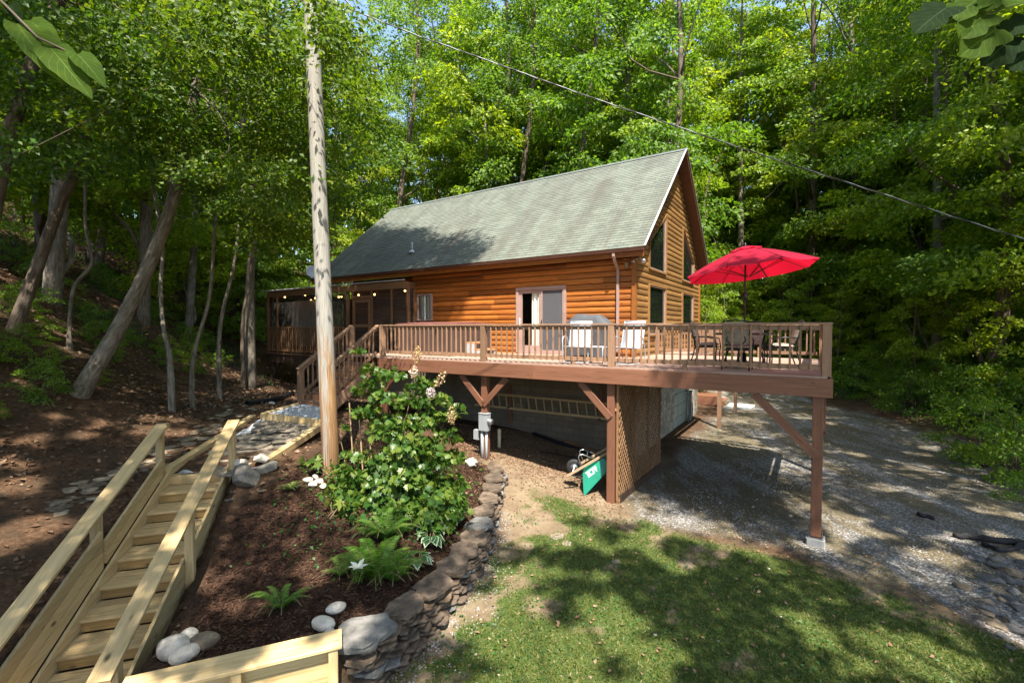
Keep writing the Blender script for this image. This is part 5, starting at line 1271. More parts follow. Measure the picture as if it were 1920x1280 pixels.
# rocks: a few shapes, copied
def rock_verts(seed, sub=3, rough=.22, flat=1.0, facet=0.0):
    bm = bmesh.new(); bmesh.ops.create_icosphere(bm, subdivisions=sub, radius=1); rs = np.random.RandomState(seed)
    V = np.array([v.co[:] for v in bm.verts]); Fc = np.array([[v.index for v in f.verts] for f in bm.faces]); bm.free()
    d = np.ones(len(V))
    for k in range(7):
        w_ = rs.normal(size=3) * (1.2 + .5 * k); d += rough / (1 + .45 * k) * np.sin(V @ w_ + rs.uniform(0, 6))
    V = V * d[:, None]
    for k in range(int(facet)):                                # plane cuts make broken faces
        n_ = rs.normal(size=3); n_ /= np.linalg.norm(n_); lim = rs.uniform(.55, .85); h = V @ n_; V = V - np.outer(np.maximum(h - lim, 0), n_)
    V[:, 2] *= flat; return V, Fc
ROCKS = {}; SLABS = {}
def rock_mesh(kind, seed):
    k = (kind, seed)
    if k not in ROCKS:
        a = {'egg': (3, .05, .62, 0), 'slab': (3, .16, .22, 7), 'boulder': (3, .16, .75, 9), 'cobble': (2, .13, .6, 3), 'wall': (2, .16, .30, 6)}[kind]
        V, Fc = rock_verts(seed * 7 + 1, *a)
        if kind in ('slab', 'wall'):
            rs_ = np.random.RandomState(seed * 5 + 2); n = 28; th = np.arange(n) * 2 * np.pi / n; rad_ = np.full(n, 1.08)
            for a_ in np.arange(5 + seed % 3) * 2 * np.pi / (5 + seed % 3) + rs_.uniform(-.4, .4, 5 + seed % 3): rad_ = np.minimum(rad_, rs_.uniform(.74, .98) / np.maximum(np.cos(th - a_), .2))
            rad_ *= 1 + .03 * rs_.normal(size=n); hh = .17 if kind == 'slab' else .15; L_ = []
            for z_, k_ in ((-hh, .86), (-hh * .6, .97), (-hh * .1, 1.0), (hh * .45, .985), (hh * .85, .975), (hh, .94), (hh, .5), (hh, .2)):
                rr_ = rad_ * k_ * (1 + .02 * rs_.normal(size=n)); x_, y_ = rr_ * np.cos(th), rr_ * np.sin(th); L_.append(np.stack([x_, y_, z_ + (fbm(x_, y_, 1.6, seed) - .5) * .035 * (z_ > 0) + (fbm(x_, y_, 5, seed) - .5) * .03], 1))
            V = np.concatenate(L_); m_ = len(L_); Fl = [[i * n + j, i * n + (j + 1) % n, (i + 1) * n + (j + 1) % n, (i + 1) * n + j] for i in range(m_ - 1) for j in range(n)] + [[(m_ - 1) * n + j for j in range(n)], [j for j in reversed(range(n))]]
            me = bpy.data.meshes.new(kind); me.from_pydata(V.tolist(), [], Fl); me.update(); ROCKS[k] = me; SLABS[k] = (V, Fl); return me
        if 0: V[:, 2] = np.clip(V[:, 2], -.13, .12) + (fbm(V[:, 0], V[:, 1], 2.2, seed) - .5) * .05
        me = bpy.data.meshes.new(kind); me.from_pydata(V.tolist(), [], Fc.tolist()); me.polygons.foreach_set('use_smooth', [kind in ('egg', 'cobble')] * len(Fc)); me.update(); ROCKS[k] = me
    return ROCKS[k]
def rock(name, kind, seed, p, sc, rz, mat, parent=None, tilt=(0, 0)):
    src = rock_mesh(kind, seed); key = (kind, seed, mat.name)
    if key not in ROCKS: me = src.copy(); me.materials.append(mat); ROCKS[key] = me
    o = bpy.data.objects.new(name, ROCKS[key]); COL.objects.link(o)
    o.location = Vector(p) - (parent_loc(parent) if parent else Vector()); o.scale = sc; o.rotation_euler = (tilt[0], tilt[1], rz)
    if parent: o.parent = parent
    return o
# flagstone path to the deck stair
mb = MB(); pz = lambda x, y: hz(x, y) + .02
gridp = []
pm_ = MB(); n1, n2 = 8, 16
for i in range(n2 + 1):
    for j in range(n1 + 1):
        u, v = j / n1, i / n2; A = Vector((-5.95, 8.08, 0)).lerp(Vector((-4.66, 8.42, 0)), u); B = Vector((-6.4, 12.0, 0)).lerp(Vector((-4.72, 11.3, 0)), u); p = A.lerp(B, v)
        zt = ST_O.z + (1.66 - ST_O.z) * v; gridp.append((p.x, p.y, zt + .012))
pm_.raw(gridp, [(i * (n1 + 1) + j, i * (n1 + 1) + j + 1, (i + 1) * (n1 + 1) + j + 1, (i + 1) * (n1 + 1) + j) for i in range(n2) for j in range(n1)])
def whitegravel():
    t = NT('white_gravel'); p = t.pos(); v = t.vor(p, 45, 'F1', 1); s = t.new('ShaderNodeSeparateColor'); t.L(v, s.inputs[0]); d = t.vor(p, 45)
    col = t.ramp(s.outputs[0], [(0, (.28, .28, .29)), (.5, (.46, .47, .48)), (1, (.66, .66, .66))]); t.bump(d, -.9, .02)
    return t.fin(t.mix(t.ramp(d, [(.4, 0.0), (.65, .6)]), col, (.16, .16, .16)), .9)
M['wgravel'] = whitegravel()
o = pm_.build('path', M['wgravel'], None, True); o['kind'] = 'structure'
fl_ = [(470, 568, 270, 58), (400, 616, 215, 48), (305, 668, 235, 62), (198, 716, 235, 52), (352, 708, 110, 36), (520, 636, 155, 52), (300, 752, 130, 36), (150, 768, 170, 58), (95, 828, 140, 66), (565, 578, 100, 34), (470, 690, 90, 28), (372, 742, 120, 34), (222, 800, 150, 44), (228, 632, 110, 26), (306, 582, 80, 26), (350, 545, 100, 26), (60, 712, 70, 50), (455, 745, 0, 0), (640, 585, 90, 34), (575, 604, 80, 28), (410, 580, 60, 22), (120, 870, 150, 40)]
rs = random.Random(11); pos_words = {}
def path_z(x, y): return ST_O.z + (1.66 - ST_O.z) * max(0, min(1, (y - 8.1) / 3.6))
for i, (cx, cyy, w_, h_) in enumerate(fl_):
    if not w_: continue
    px, py = 400 + cx / 3.556, 640 + cyy / 3.556; p = G(px, py, 1.5); zz = path_z(p.x, p.y); p = G(px, py, zz + .03)
    wx = (G(px + w_ / 7.1, py, zz) - G(px - w_ / 7.1, py, zz)).length / 2; wy = (G(px, py - h_ / 7.1, zz) - G(px, py + h_ / 7.1, zz)).length / 2
    o = rock('flagstone', 'slab', i % 7, (p.x, p.y, zz + .022), (wx * 1.2, wy * 1.25, .16), rs.uniform(-.12, .12), M['flag'])
    tag(o, 'flat brown flagstone laid in the white gravel path', 'flagstone', 'flagstones of the path')
for pA_, pB_, lab in (((306, 888), (474, 782), 'pale landscape timber along the left edge of the flagstone path'), ((497, 868), (604, 797), 'pale landscape timber along the right edge of the flagstone path')):
    A, B = G(*pA_, 1.36), G(*pB_, 1.64); mb = MB(); mb.beam(A + UP * .0, B + UP * .0, .14, .14, UP, .01); tag(mb.build('landscape_timber', M['pine']), lab, 'timber')
# gravel pad at the stair foot
pad = thing('gravel_pad', 'timber framed pad of white gravel at the foot of the deck stair', 'gravel pad', H(-7.1, -6.4, 1.6))
q0, q1, q2, q3 = G(492, 783, 1.66), G(607, 797, 1.66), H(sa1 + .15, LB + .1, 1.66), H(sa0 - .12, LB + .1, 1.66)
q0.z = q1.z = q2.z = q3.z = 1.70
for A, B in ((q0, q1), (q1, q2), (q3, q0)): mb = MB(); mb.beam(A, B, .10, .17, UP, .008); mb.build('frame_board', M['dark_wood' if 0 else 'pine'], pad)
mb = MB(); mb.face([q0 + UP * .05, q1 + UP * .05, q2 + UP * .05, q3 + UP * .05]); mb.build('gravel_fill', M['wgravel'], pad)
# dry stone wall round the mulch bed
wall = thing('stone_wall', 'curved dry stacked stone retaining wall between the mulch bed and the lawn', 'stone wall', (-1, 7, 0))
arc = []; 
for (x0, y0), (x1, y1) in zip(WALLC[:-1], WALLC[1:]):
    for k in range(10): arc.append(Vector((x0 + (x1 - x0) * k / 10, y0 + (y1 - y0) * k / 10, 0)))
arc.append(Vector((*WALLC[-1], 0))); cum = [0]
for p, q in zip(arc[:-1], arc[1:]): cum.append(cum[-1] + (q - p).length)
def arc_at(s):
    s = max(0, min(cum[-1] - 1e-4, s))
    for i in range(len(arc) - 1):
        if cum[i + 1] >= s: u = (s - cum[i]) / (cum[i + 1] - cum[i]); p = arc[i].lerp(arc[i + 1], u); d = (arc[i + 1] - arc[i]).normalized(); return p, d
rs = random.Random(4); cnt = 0; more = []
CH = .058
for c in range(9):
    s = rs.uniform(0, .2)
    while s < cum[-1]:
        L = rs.uniform(.18, .40); p, d = arc_at(s + L / 2); nrm_ = Vector((d.y, -d.x, 0)); base = hz(p.x + nrm_.x * .35, p.y + nrm_.y * .35)
        topz = max(hz(p.x - nrm_.x * .4, p.y - nrm_.y * .4) - .02, base + .16); z = base - .02 + c * CH
        if z < topz - .05:
            q = p + nrm_ * (.10 - .012 * c + rs.uniform(-.02, .03)); sc = (L * .58, rs.uniform(.14, .19), CH * rs.uniform(2.15, 2.6)); rz = math.atan2(d.y, d.x) + rs.uniform(-.12, .12)
            a_ = ('wall_stone', 'wall', rs.randrange(9), (q.x, q.y, z + CH / 2), sc, rz, M['fieldstone'] if rs.random() < .85 else M['greystone'], wall, (rs.uniform(-.08, .08), rs.uniform(-.08, .08)))
            more.append(a_)
        s += L * .98
for a_ in more[:100]: rock(*a_)
if len(more) > 100:
    mb = MB()
    for a_ in more[100:]:
        V, Fc = SLABS[(a_[1], a_[2])]; Mx = Matrix.Translation(a_[3]) @ Matrix.Rotation(a_[5], 4, 'Z') @ Matrix.Diagonal((*a_[4], 1))
        mb.raw([Mx @ Vector(v) for v in V], [tuple(int(q) for q in f) for f in Fc])
    o = mb.build('wall_stone', M['fieldstone'], wall); o['kind'] = 'stuff'
caps = [(-.02, .62, .42, 'greystone'), (.66, .52, .34, 'fieldstone'), (1.22, .60, .36, 'fieldstone'), (1.86, .48, .36, 'fieldstone'), (2.36, .46, .36, 'fieldstone'), (2.86, .50, .34, 'fieldstone'), (3.4, .50, .36, 'greystone'), (3.95, .5, .34, 'fieldstone'), (4.5, .52, .34, 'fieldstone'), (5.05, .5, .34, 'fieldstone'), (5.6, .5, .34, 'fieldstone'), (6.1, .4, .3, 'fieldstone')]
for i, (s, L, dp, mt) in enumerate(caps):
    p, d = arc_at(s + L / 2); nrm_ = Vector((d.y, -d.x, 0)); base = hz(p.x + nrm_.x * .35, p.y + nrm_.y * .35); topz = max(hz(p.x - nrm_.x * .4, p.y - nrm_.y * .4) - .02, base + .16)
    q = p - nrm_ * .02; rock('cap_stone', 'slab', i % 7, (q.x, q.y, topz + .035), (L * .62, dp * .70, .26 if i else .30), math.atan2(d.y, d.x) + rs.uniform(-.15, .15), M[mt], wall, (rs.uniform(-.05, .05), rs.uniform(-.05, .05)))
# boulders, white stones, river stones
def place_rock(px, py, w_px, kind, seed, mat, label, cat, name, group=None, squash=(1, .8, .8), zoff=.25, z0=None):
    zz = .8
    for _ in range(25): g = G(px, py, zz); zz = .5 * zz + .5 * hz(g.x, g.y)
    g = G(px, py, zz); s = w_px / 2 * (g - Vector((0, 0, CAMZ))).length / F / 1.12
    o = rock(name, kind, seed, (g.x, g.y, zz + s * squash[2] * zoff), (s * squash[0], s * squash[1], s * squash[2]), random.uniform(0, 3), mat)
    return tag(o, label, cat, group)
place_rock(460, 903, 62, 'boulder', 1, M['greystone'], 'large pale grey boulder right of the stair top, lowest of its pile', 'boulder', 'boulder')
place_rock(452, 884, 46, 'boulder', 2, M['quartz'], 'white quartz boulder lying on the pile beside the stair top post', 'boulder', 'boulder', None, (1, .8, .6), .9)
place_rock(500, 882, 42, 'boulder', 3, M['greystone'], 'grey boulder at the right end of the pile beside the path timber', 'boulder', 'boulder')
place_rock(490, 872, 34, 'boulder', 4, M['quartz'], 'small white boulder on top of the pile beside the path timber', 'boulder', 'boulder', None, (1, .8, .6), 1.2)
for i, (px, py, w_) in enumerate(((326, 1226, 52), (352, 1202, 34), (383, 1212, 42), (346, 1236, 40), (338, 1205, 24))):
    place_rock(px, py, w_, 'egg', i, M['quartz'] if i in (3, 4) else M['cobble' if i == 2 else 'quartz'], 'smooth pale egg shaped stone in the pile on the mulch beside the stair', 'stone', 'round_stone', 'pale stones beside the stair', (1, .75, .9), .45)
for i, (px, py, w_, lab) in enumerate(((630, 1146, 32, 'smooth white stone behind the grey slab at the wall corner, upper of three'), (606, 1178, 42, 'white broken stone at the wall corner, left of three'), (618, 1188, 22, 'small white stone at the wall corner, lowest of three'))):
    place_rock(px, py, w_, 'egg', i + 2, M['quartz'], lab, 'stone', 'white_stone', None, (1, .75, .8), .5)
for i, (px, py, w_) in enumerate(((577, 905, 22), (592, 897, 16), (600, 905, 20), (586, 912, 20), (606, 914, 18))):
    place_rock(px, py, w_, 'cobble', i, M['quartz'], 'small white stone in the heap at the foot of the utility pole', 'stone', 'white_stone', 'white stones by the pole', (1, .8, .8), .5)
place_rock(884, 875, 34, 'boulder', 5, M['quartz'], 'white quartz rock at the back end of the stone wall', 'rock', 'rock', None, (1, .8, .9), .5)
place_rock(928, 884, 44, 'boulder', 6, M['fieldstone'], 'mossy brown boulder at the back end of the stone wall beside the meter post', 'boulder', 'boulder', None, (1, .8, .8), .4)
for i, (px, py, w_) in enumerate(((430, 937, 20), (436, 922, 16), (492, 920, 18))): place_rock(px, py, w_, 'slab', i, M['cobble'], 'small flat tan stone lying on the mulch below the boulders', 'stone', 'flat_stone', 'flat stones on the mulch', (1, .7, .4), .3)
place_rock(509, 758, 16, 'cobble', 3, M['quartz'], 'small pale stone on the dirt below the black drain pipe', 'stone', 'pale_stone')
rs = random.Random(8); line = [(476, 757), (450, 772), (425, 787), (398, 802), (370, 815), (345, 830), (318, 846), (290, 858), (258, 872), (225, 890), (192, 905), (158, 922), (125, 942), (100, 958)]
for i in range(120):
    u = rs.random() * (len(line) - 1.01); k = int(u); px = line[k][0] + (line[k + 1][0] - line[k][0]) * (u - k) + rs.gauss(0, 15 - 4 * (u / 13)); py = line[k][1] + (line[k + 1][1] - line[k][1]) * (u - k) + rs.gauss(0, 10 - 3 * (u / 13))
    if px > 300 and py > 880: continue
    place_rock(px, py, rs.uniform(12, 25) + 2 * (u > 8), 'cobble', i % 9, M['cobble'] if rs.random() < .8 else M['flag'], 'flat grey river stone in the dry stone trail left of the flagstone path', 'stone', 'river_stone', 'river stones of the dry trail', (1, .75, .28), .1)
rs = random.Random(21)
for i in range(80):
    px, py = rs.uniform(1800, 1925), rs.uniform(1040, 1220)
    if (px - 1800) * .55 + 1040 > py + 60 or py > 1080 + (px - 1780) * 1.2: continue
    place_rock(px, py, rs.uniform(10, 28), 'boulder', i % 7, M['darkrock'] if rs.random() < .75 else M['cobble'], 'broken dark grey rock in the stony heap at the right edge of the gravel', 'rock', 'broken_rock', 'rocks at the right edge of the gravel', (1, .8, .55), .1)
rs = random.Random(5)
for i in range(44):
    px, py = rs.uniform(780, 1500), rs.uniform(960, 1270)
    if rs.random() < .5: px = 720 + (px - 780) * .3
    g = G(px, py, 0)
    if edge_sd(np.array([g.x]), np.array([g.y]))[0] > -.2: continue
    place_rock(px, py, rs.uniform(3, 8), 'cobble', i % 9, M['flag'] if i % 4 else M['quartz'], 'tiny pale pebble lying on the thin lawn', 'pebble', 'pebble', 'pebbles on the lawn', (1, .8, .5), .3)
for i, (px, py, w_) in enumerate(((1045, 1005, 34), (1062, 1018, 26), (1155, 1052, 20))): place_rock(px, py, w_, 'slab', i, M['flag'], 'flat tan stone sunk in the bare patch of lawn', 'stone', 'flat_stone', 'stones sunk in the lawn', (1, .8, .3), .05)
# burnt logs at the right edge
for i, (pl, r, lab) in enumerate((([(1790, 1000), (1850, 1008), (1915, 1012)], .065, 'charred dark log at the right edge of the gravel, upper one'), ([(1842, 1015), (1880, 1026), (1935, 1012)], .055, 'charred dark log lying across the end of another at the right edge'), ([(1832, 856), (1852, 861)], .07, 'short dark log on the far gravel at right'), ([(1722, 958), (1752, 966)], .05, 'short dark board end lying on the gravel'))):
    q = []
    for p in pl: g = G(*p, .1); q.append(Vector((g.x, g.y, hz(g.x, g.y) + r * .7)))
    s = [];
    for a_, b_ in zip(q[:-1], q[1:]): s += [a_.lerp(b_, k / 5) + Vector((random.uniform(-.035, .035), random.uniform(-.035, .035), random.uniform(-.012, .02))) for k in range(5)]
    s.append(q[-1]); mb = MB(); mb.tube(s, [r * random.uniform(.6, 1.0) for _ in s], 10); tag(mb.build('log', M['charred'], None, True), lab, 'log')
# ------------------------------------------------------------------ leaves and plants
def rotm(d, n):
    """rows: x, y(=tip direction), z(=normal) for arrays of directions"""
    d = d / np.linalg.norm(d, axis=1, keepdims=True); x = np.cross(d, n); l = np.linalg.norm(x, axis=1, keepdims=True); x = np.where(l > 1e-5, x / np.maximum(l, 1e-5), [1, 0, 0]); z = np.cross(x, d)
    return x, d, z
LEAF_S = (np.array([(0, 0, 0), (.30, .42, .07), (0, 1, -.06), (-.30, .42, .07)]), np.array([(0, 1, 2), (0, 2, 3)]))
def fan(pts, fold=.10, droop=.12):
    P = [(0, .42, 0.0)] + [(x, y, fold * abs(x) * 2 - droop * max(0, y - .4)) for x, y in pts]; n = len(pts)
    return np.array(P), np.array([(0, 1 + i, 1 + (i + 1) % n) for i in range(n)])
LEAF_OVAL = fan([(0, 0), (.16, .12), (.28, .35), (.25, .6), (.12, .84), (0, 1.05), (-.12, .84), (-.25, .6), (-.28, .35), (-.16, .12)])
LEAF_HEART = fan([(0, .06), (.16, -.04), (.36, .08), (.44, .32), (.34, .62), (.14, .90), (0, 1.12), (-.14, .90), (-.34, .62), (-.44, .32), (-.36, .08), (-.16, -.04)], .12, .18)
LEAF_LOBE = fan([(0, 0), (.14, .10), (.40, .06), (.33, .25), (.50, .48), (.30, .50), (.28, .78), (.13, .70), (0, 1.0), (-.13, .70), (-.28, .78), (-.30, .50), (-.50, .48), (-.33, .25), (-.40, .06), (-.14, .10)], .10, .22)
LEAF_TULIP = fan([(0, 0), (.30, .02), (.52, .20), (.42, .42), (.46, .72), (.22, .80), (0, .70), (-.22, .80), (-.46, .72), (-.42, .42), (-.52, .20), (-.30, .02)], .06, .1)
LEAF_STAR = fan([(0, 0), (.12, .18), (.46, .12), (.24, .36), (.50, .58), (.18, .56), (0, 1.0), (-.18, .56), (-.50, .58), (-.24, .36), (-.46, .12), (-.12, .18)], .08, .15)
def leaves(name, pos, d, n, size, tmpl, mat, parent=None, width=1.0):
    T, Fc = tmpl; pos = np.asarray(pos, float); N = len(pos); x, y, z = rotm(np.asarray(d, float), np.asarray(n, float)); size = np.broadcast_to(size, (N,))
    V = pos[:, None, :] + size[:, None, None] * (T[None, :, 0:1] * width * x[:, None, :] + T[None, :, 1:2] * y[:, None, :] + T[None, :, 2:3] * z[:, None, :])
    Fa = (Fc[None] + (np.arange(N) * len(T))[:, None, None]).reshape(-1, Fc.shape[1])
    return np_mesh(name, V.reshape(-1, 3), Fa, mat, parent)
def sprays(rs, centers, radii, per, flat=.30, up=1.0, axis=(0, 0, 0)):
    """leaf positions in flattened drooping sprays"""
    P, D, Nn = [], [], []; axis = np.asarray(axis, float)
    for c, r in zip(centers, radii):
        k = max(6, int(per * (r ** 2))); q = rs.normal(size=(k, 3)); q /= np.linalg.norm(q, axis=1, keepdims=True); q *= rs.uniform(.15, 1, size=(k, 1)) ** .55
        q[:, 2] *= flat; rad = np.hypot(q[:, 0], q[:, 1]); q[:, 2] -= .28 * rad ** 2
        tilt = rs.normal(size=2) * .25; q[:, 2] += q[:, 0] * tilt[0] + q[:, 1] * tilt[1]
        P.append(np.asarray(c) + q * r); out = q.copy(); out[:, 2] = -.35; cvec = np.asarray(c, float) - axis; cvec[2] = 0; cvec /= max(np.linalg.norm(cvec), .3); D.append(out + rs.normal(size=(k, 3)) * .45)
        nn = rs.normal(size=(k, 3)) * .5; nn[:, 2] += up * .55; nn[:, :2] += cvec[:2] * .75; Nn.append(nn)
    return np.concatenate(P), np.concatenate(D), np.concatenate(Nn)
def bend(rs, p, q, k=7, wob=.04):
    L = (q - p).length; o = Vector(rs.normal(size=3)) * wob * L; o2 = Vector(rs.normal(size=3)) * wob * L; out = []
    for i in range(k + 1): u = i / k; out.append(p.lerp(q, u) + o * math.sin(math.pi * u) + o2 * math.sin(2 * math.pi * u) * .5)
    return out
def tree_proto(label, H_, z0, rx, nclump, per, leafsz, lmat, bmat, seed, r0=.22, flat=.30, tmpl=LEAF_S, lean=0.0, crad=(.9, 1.7), nlimb=12, shape=.75, name='tree'):
    rs = np.random.RandomState(seed); t = thing(name, label, 'tree', (0, 0, -200))
    top = Vector((lean * H_ + rs.normal() * .3, rs.normal() * .3, H_ * .93)); tr = bend(rs, Vector((0, 0, -1.6)), top, 13, .02)
    C, Rr = [], []
    for i in range(nclump):
        u = (i + rs.uniform()) / nclump; z = z0 + (H_ - z0) * u; env = rx * (max(.05, 1 - ((u - .38) / .66) ** 2 if u > .38 else 1 - ((u - .38) / .55) ** 2)) ** shape
        an = rs.uniform(0, 6.283); rr = env * math.sqrt(rs.uniform(.12, 1)); cx = lean * z
        C.append(np.array([cx + rr * math.cos(an), rr * math.sin(an), z])); Rr.append(rs.uniform(*crad) * (1 - .35 * u))
    P, D, Nn = sprays(rs, C, Rr, per, flat)
    sz = leafsz * rs.uniform(.65, 1.25, size=len(P)); leaves('crown', P, D, Nn, sz, tmpl, lmat, t)
    mb = MB(); n = len(tr); mb.tube(tr, [max(.015, r0 * (1.25 if i == 0 else 1) * (1 - .85 * i / n)) for i in range(n)], 9)
    for c in [C[i] for i in rs.choice(len(C), min(nlimb, len(C)), replace=False)]:
        zb = max(H_ * .12, c[2] - np.hypot(c[0] - lean * c[2], c[1]) * rs.uniform(.5, .9)); k = min(n - 2, max(1, int(zb / (H_ * .93) * (n - 1)))); s = tr[k]; L = (Vector(c) - s).length
        b = bend(rs, s, Vector(c), 5, .06); rb_ = max(.02, r0 * (1 - .85 * k / n) * .42); mb.tube(b, [rb_ * (1 - .8 * i / 5) for i in range(6)], 6)
    mb.build('trunk', bmat, t, True, True); return t
HID = []
def proto(*a, **k): p = tree_proto(*a, **k); HID.append(p); p['used'] = 0; return p
TALL = [proto('x', 27, 3.5, 4.3, 78, 215, (.215, .20, .235, .185)[i], M[('leaf_sun', 'leaf_yel', 'leaf_sun', 'leaf_deep')[i]], M[('bark_grey', 'bark', 'bark_pale', 'bark')[i]], 100 + i, .24) for i in range(4)]
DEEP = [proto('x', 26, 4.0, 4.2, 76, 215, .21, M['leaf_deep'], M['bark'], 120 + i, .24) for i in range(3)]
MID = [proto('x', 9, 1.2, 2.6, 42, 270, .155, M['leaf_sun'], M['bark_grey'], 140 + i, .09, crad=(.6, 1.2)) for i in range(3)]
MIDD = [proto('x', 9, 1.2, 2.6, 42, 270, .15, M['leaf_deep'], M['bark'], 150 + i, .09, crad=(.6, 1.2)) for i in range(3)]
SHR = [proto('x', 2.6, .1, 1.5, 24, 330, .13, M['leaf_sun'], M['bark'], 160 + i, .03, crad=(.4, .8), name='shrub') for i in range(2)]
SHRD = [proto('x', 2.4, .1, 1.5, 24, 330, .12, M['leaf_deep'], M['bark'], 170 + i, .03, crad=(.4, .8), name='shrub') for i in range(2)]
BARE = [proto('x', 19, 11, 3.0, 30, 150, .26, M['leaf_sun'], M['bark_pale'], 180 + i, .16, lean=.03 * (-1) ** i) for i in range(2)]
def plant_tree(pr, x, y, s, label, group, rz=None, cat='tree', sink=.1):
    ch = kids_cache.setdefault(pr.name, kids(pr)); rz = random.uniform(0, 6.28) if rz is None else rz
    c = copy_tree(pr, (x, y, hz(x, y) - sink), rz, (s * random.uniform(.92, 1.08), s * random.uniform(.92, 1.08), s), label, group, ch); c['category'] = cat
    if 'used' in c: del c['used']
    return c
kids_cache = {}
def house_ab(x, y): r = Vector((x, y, 0)) - C0; return r.dot(DV), r.dot(NV)
rs = random.Random(31); placed = []
def scatter(n, xr, yr, ok, dmin, fn):
    k = 0; tries = 0
    while k < n and tries < n * 60:
        tries += 1; x, y = rs.uniform(*xr), rs.uniform(*yr)
        if not ok(x, y) or any((x - a) ** 2 + (y - b) ** 2 < dmin * dmin for a, b in placed): continue
        placed.append((x, y)); fn(x, y); k += 1
dr = lambda x, y: float(poly_sd(np.array([x]), np.array([y]), DRIVE)[0])
def behind(x, y): a, b = house_ab(x, y); return b > 12.5 and dr(x, y) < -3 and x > -9 and (x < 17 or y > 30) and x / y < .95
def rightside(x, y): return x > 18 and x / y > (.88 if y > 20 else .8) and dr(x, y) < -2.5 and y < 34 and x / y < 1.5
# tall trees behind the roof
LB_ = 'tall sunlit leafy tree in the wood behind the cabin roof'
scatter(52, (-9, 40), (27, 46), behind, 2.9, lambda x, y: plant_tree(rs.choice(TALL + TALL + TALL + DEEP + BARE), x, y, rs.uniform(1.0, 1.32), LB_, 'sunlit trees behind the cabin'))
scatter(60, (-30, 70), (46, 80), lambda x, y: True, 4.0, lambda x, y: plant_tree(rs.choice(TALL + DEEP), x, y, rs.uniform(.9, 1.15), 'far tree at the back of the wood, seen only through gaps', 'trees at the back of the wood'))
scatter(24, (10, 31), (27, 38), lambda x, y: dr(x, y) < -.8 and .42 < x / y < .86, 1.3, lambda x, y: plant_tree(rs.choice(MID), x, y, rs.uniform(.4, .8), 'low bright green tree along the far end of the driveway', 'low trees at the far end of the driveway'))
scatter(60, (-9, 30), (25, 39), behind, 1.7, lambda x, y: plant_tree(rs.choice(MID), x, y, rs.uniform(.6, 1.1), 'young bright green tree filling the edge of the wood behind the cabin', 'young trees at the wood edge behind the cabin'))
# the bright thicket behind the umbrella
for x, y, s in ((10.5, 25.5, .62), (12.3, 29.5, .75), (14.6, 31.5, .8), (9.2, 28, .8), (17.2, 33.5, .85), (16.8, 29.0, .5), (11, 33, .95), (19.5, 34.5, .8), (14, 28, .5), (18.6, 30.5, .75), (21, 32.5, .9), (15.5, 34, .9), (13.2, 32.5, .7), (22.5, 35.5, 1.0)):
    placed.append((x, y)); plant_tree(rs.choice(MID), x, y, s, 'bushy bright green young tree beyond the gravel, behind the red umbrella', 'young trees behind the umbrella')
# right side wood
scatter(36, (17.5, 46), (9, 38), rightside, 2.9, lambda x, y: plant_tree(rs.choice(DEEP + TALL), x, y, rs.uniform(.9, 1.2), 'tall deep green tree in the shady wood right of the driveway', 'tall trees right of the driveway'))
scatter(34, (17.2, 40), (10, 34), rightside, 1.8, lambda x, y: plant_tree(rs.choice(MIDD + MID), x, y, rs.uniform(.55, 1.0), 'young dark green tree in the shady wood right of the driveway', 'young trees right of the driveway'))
scatter(40, (16.9, 26), (9, 32), lambda x, y: dr(x, y) < -.9 and x / y < 1.4 and x > 16.2, 1.2, lambda x, y: plant_tree(rs.choice(SHR + SHRD if y > 23 else SHRD), x, y, rs.uniform(.5, 1.0), 'low leafy bush on the bank along the right edge of the driveway', 'bushes along the driveway', cat='bush'))  # near bank gets only deeper leaf bushes: its shade put into the colour
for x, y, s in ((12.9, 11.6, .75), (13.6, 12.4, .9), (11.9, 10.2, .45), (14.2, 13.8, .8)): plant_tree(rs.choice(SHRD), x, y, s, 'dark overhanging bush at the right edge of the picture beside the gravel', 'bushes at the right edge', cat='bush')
# left hillside wood
def hillok(x, y): return edge_sd(np.array([x]), np.array([y]))[0] > 0 and hz(x, y) > 2.2 and x < -8.5 and x / y > -1.5
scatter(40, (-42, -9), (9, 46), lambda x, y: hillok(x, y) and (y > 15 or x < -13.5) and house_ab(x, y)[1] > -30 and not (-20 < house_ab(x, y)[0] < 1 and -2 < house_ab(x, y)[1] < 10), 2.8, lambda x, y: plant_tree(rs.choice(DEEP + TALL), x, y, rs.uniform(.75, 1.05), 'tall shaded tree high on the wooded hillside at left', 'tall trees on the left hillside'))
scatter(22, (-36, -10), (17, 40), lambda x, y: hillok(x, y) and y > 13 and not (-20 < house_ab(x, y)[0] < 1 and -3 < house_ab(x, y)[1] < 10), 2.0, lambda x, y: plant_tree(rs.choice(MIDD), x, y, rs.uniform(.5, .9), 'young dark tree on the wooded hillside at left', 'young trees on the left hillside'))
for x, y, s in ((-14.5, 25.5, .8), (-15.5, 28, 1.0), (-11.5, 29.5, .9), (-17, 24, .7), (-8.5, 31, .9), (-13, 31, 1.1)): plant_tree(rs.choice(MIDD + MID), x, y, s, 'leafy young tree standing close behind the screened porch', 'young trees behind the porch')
scatter(50, (-17, -8.9), (8, 24), lambda x, y: hillok(x, y) and not (-21 < house_ab(x, y)[0] < 1 and -1.5 < house_ab(x, y)[1] < 10), .8, lambda x, y: plant_tree(rs.choice(SHRD), x, y, rs.uniform(.16, .42), 'small low leafy plant on the leaf covered hillside at left', 'low plants on the left hillside', cat='plant', sink=.02))
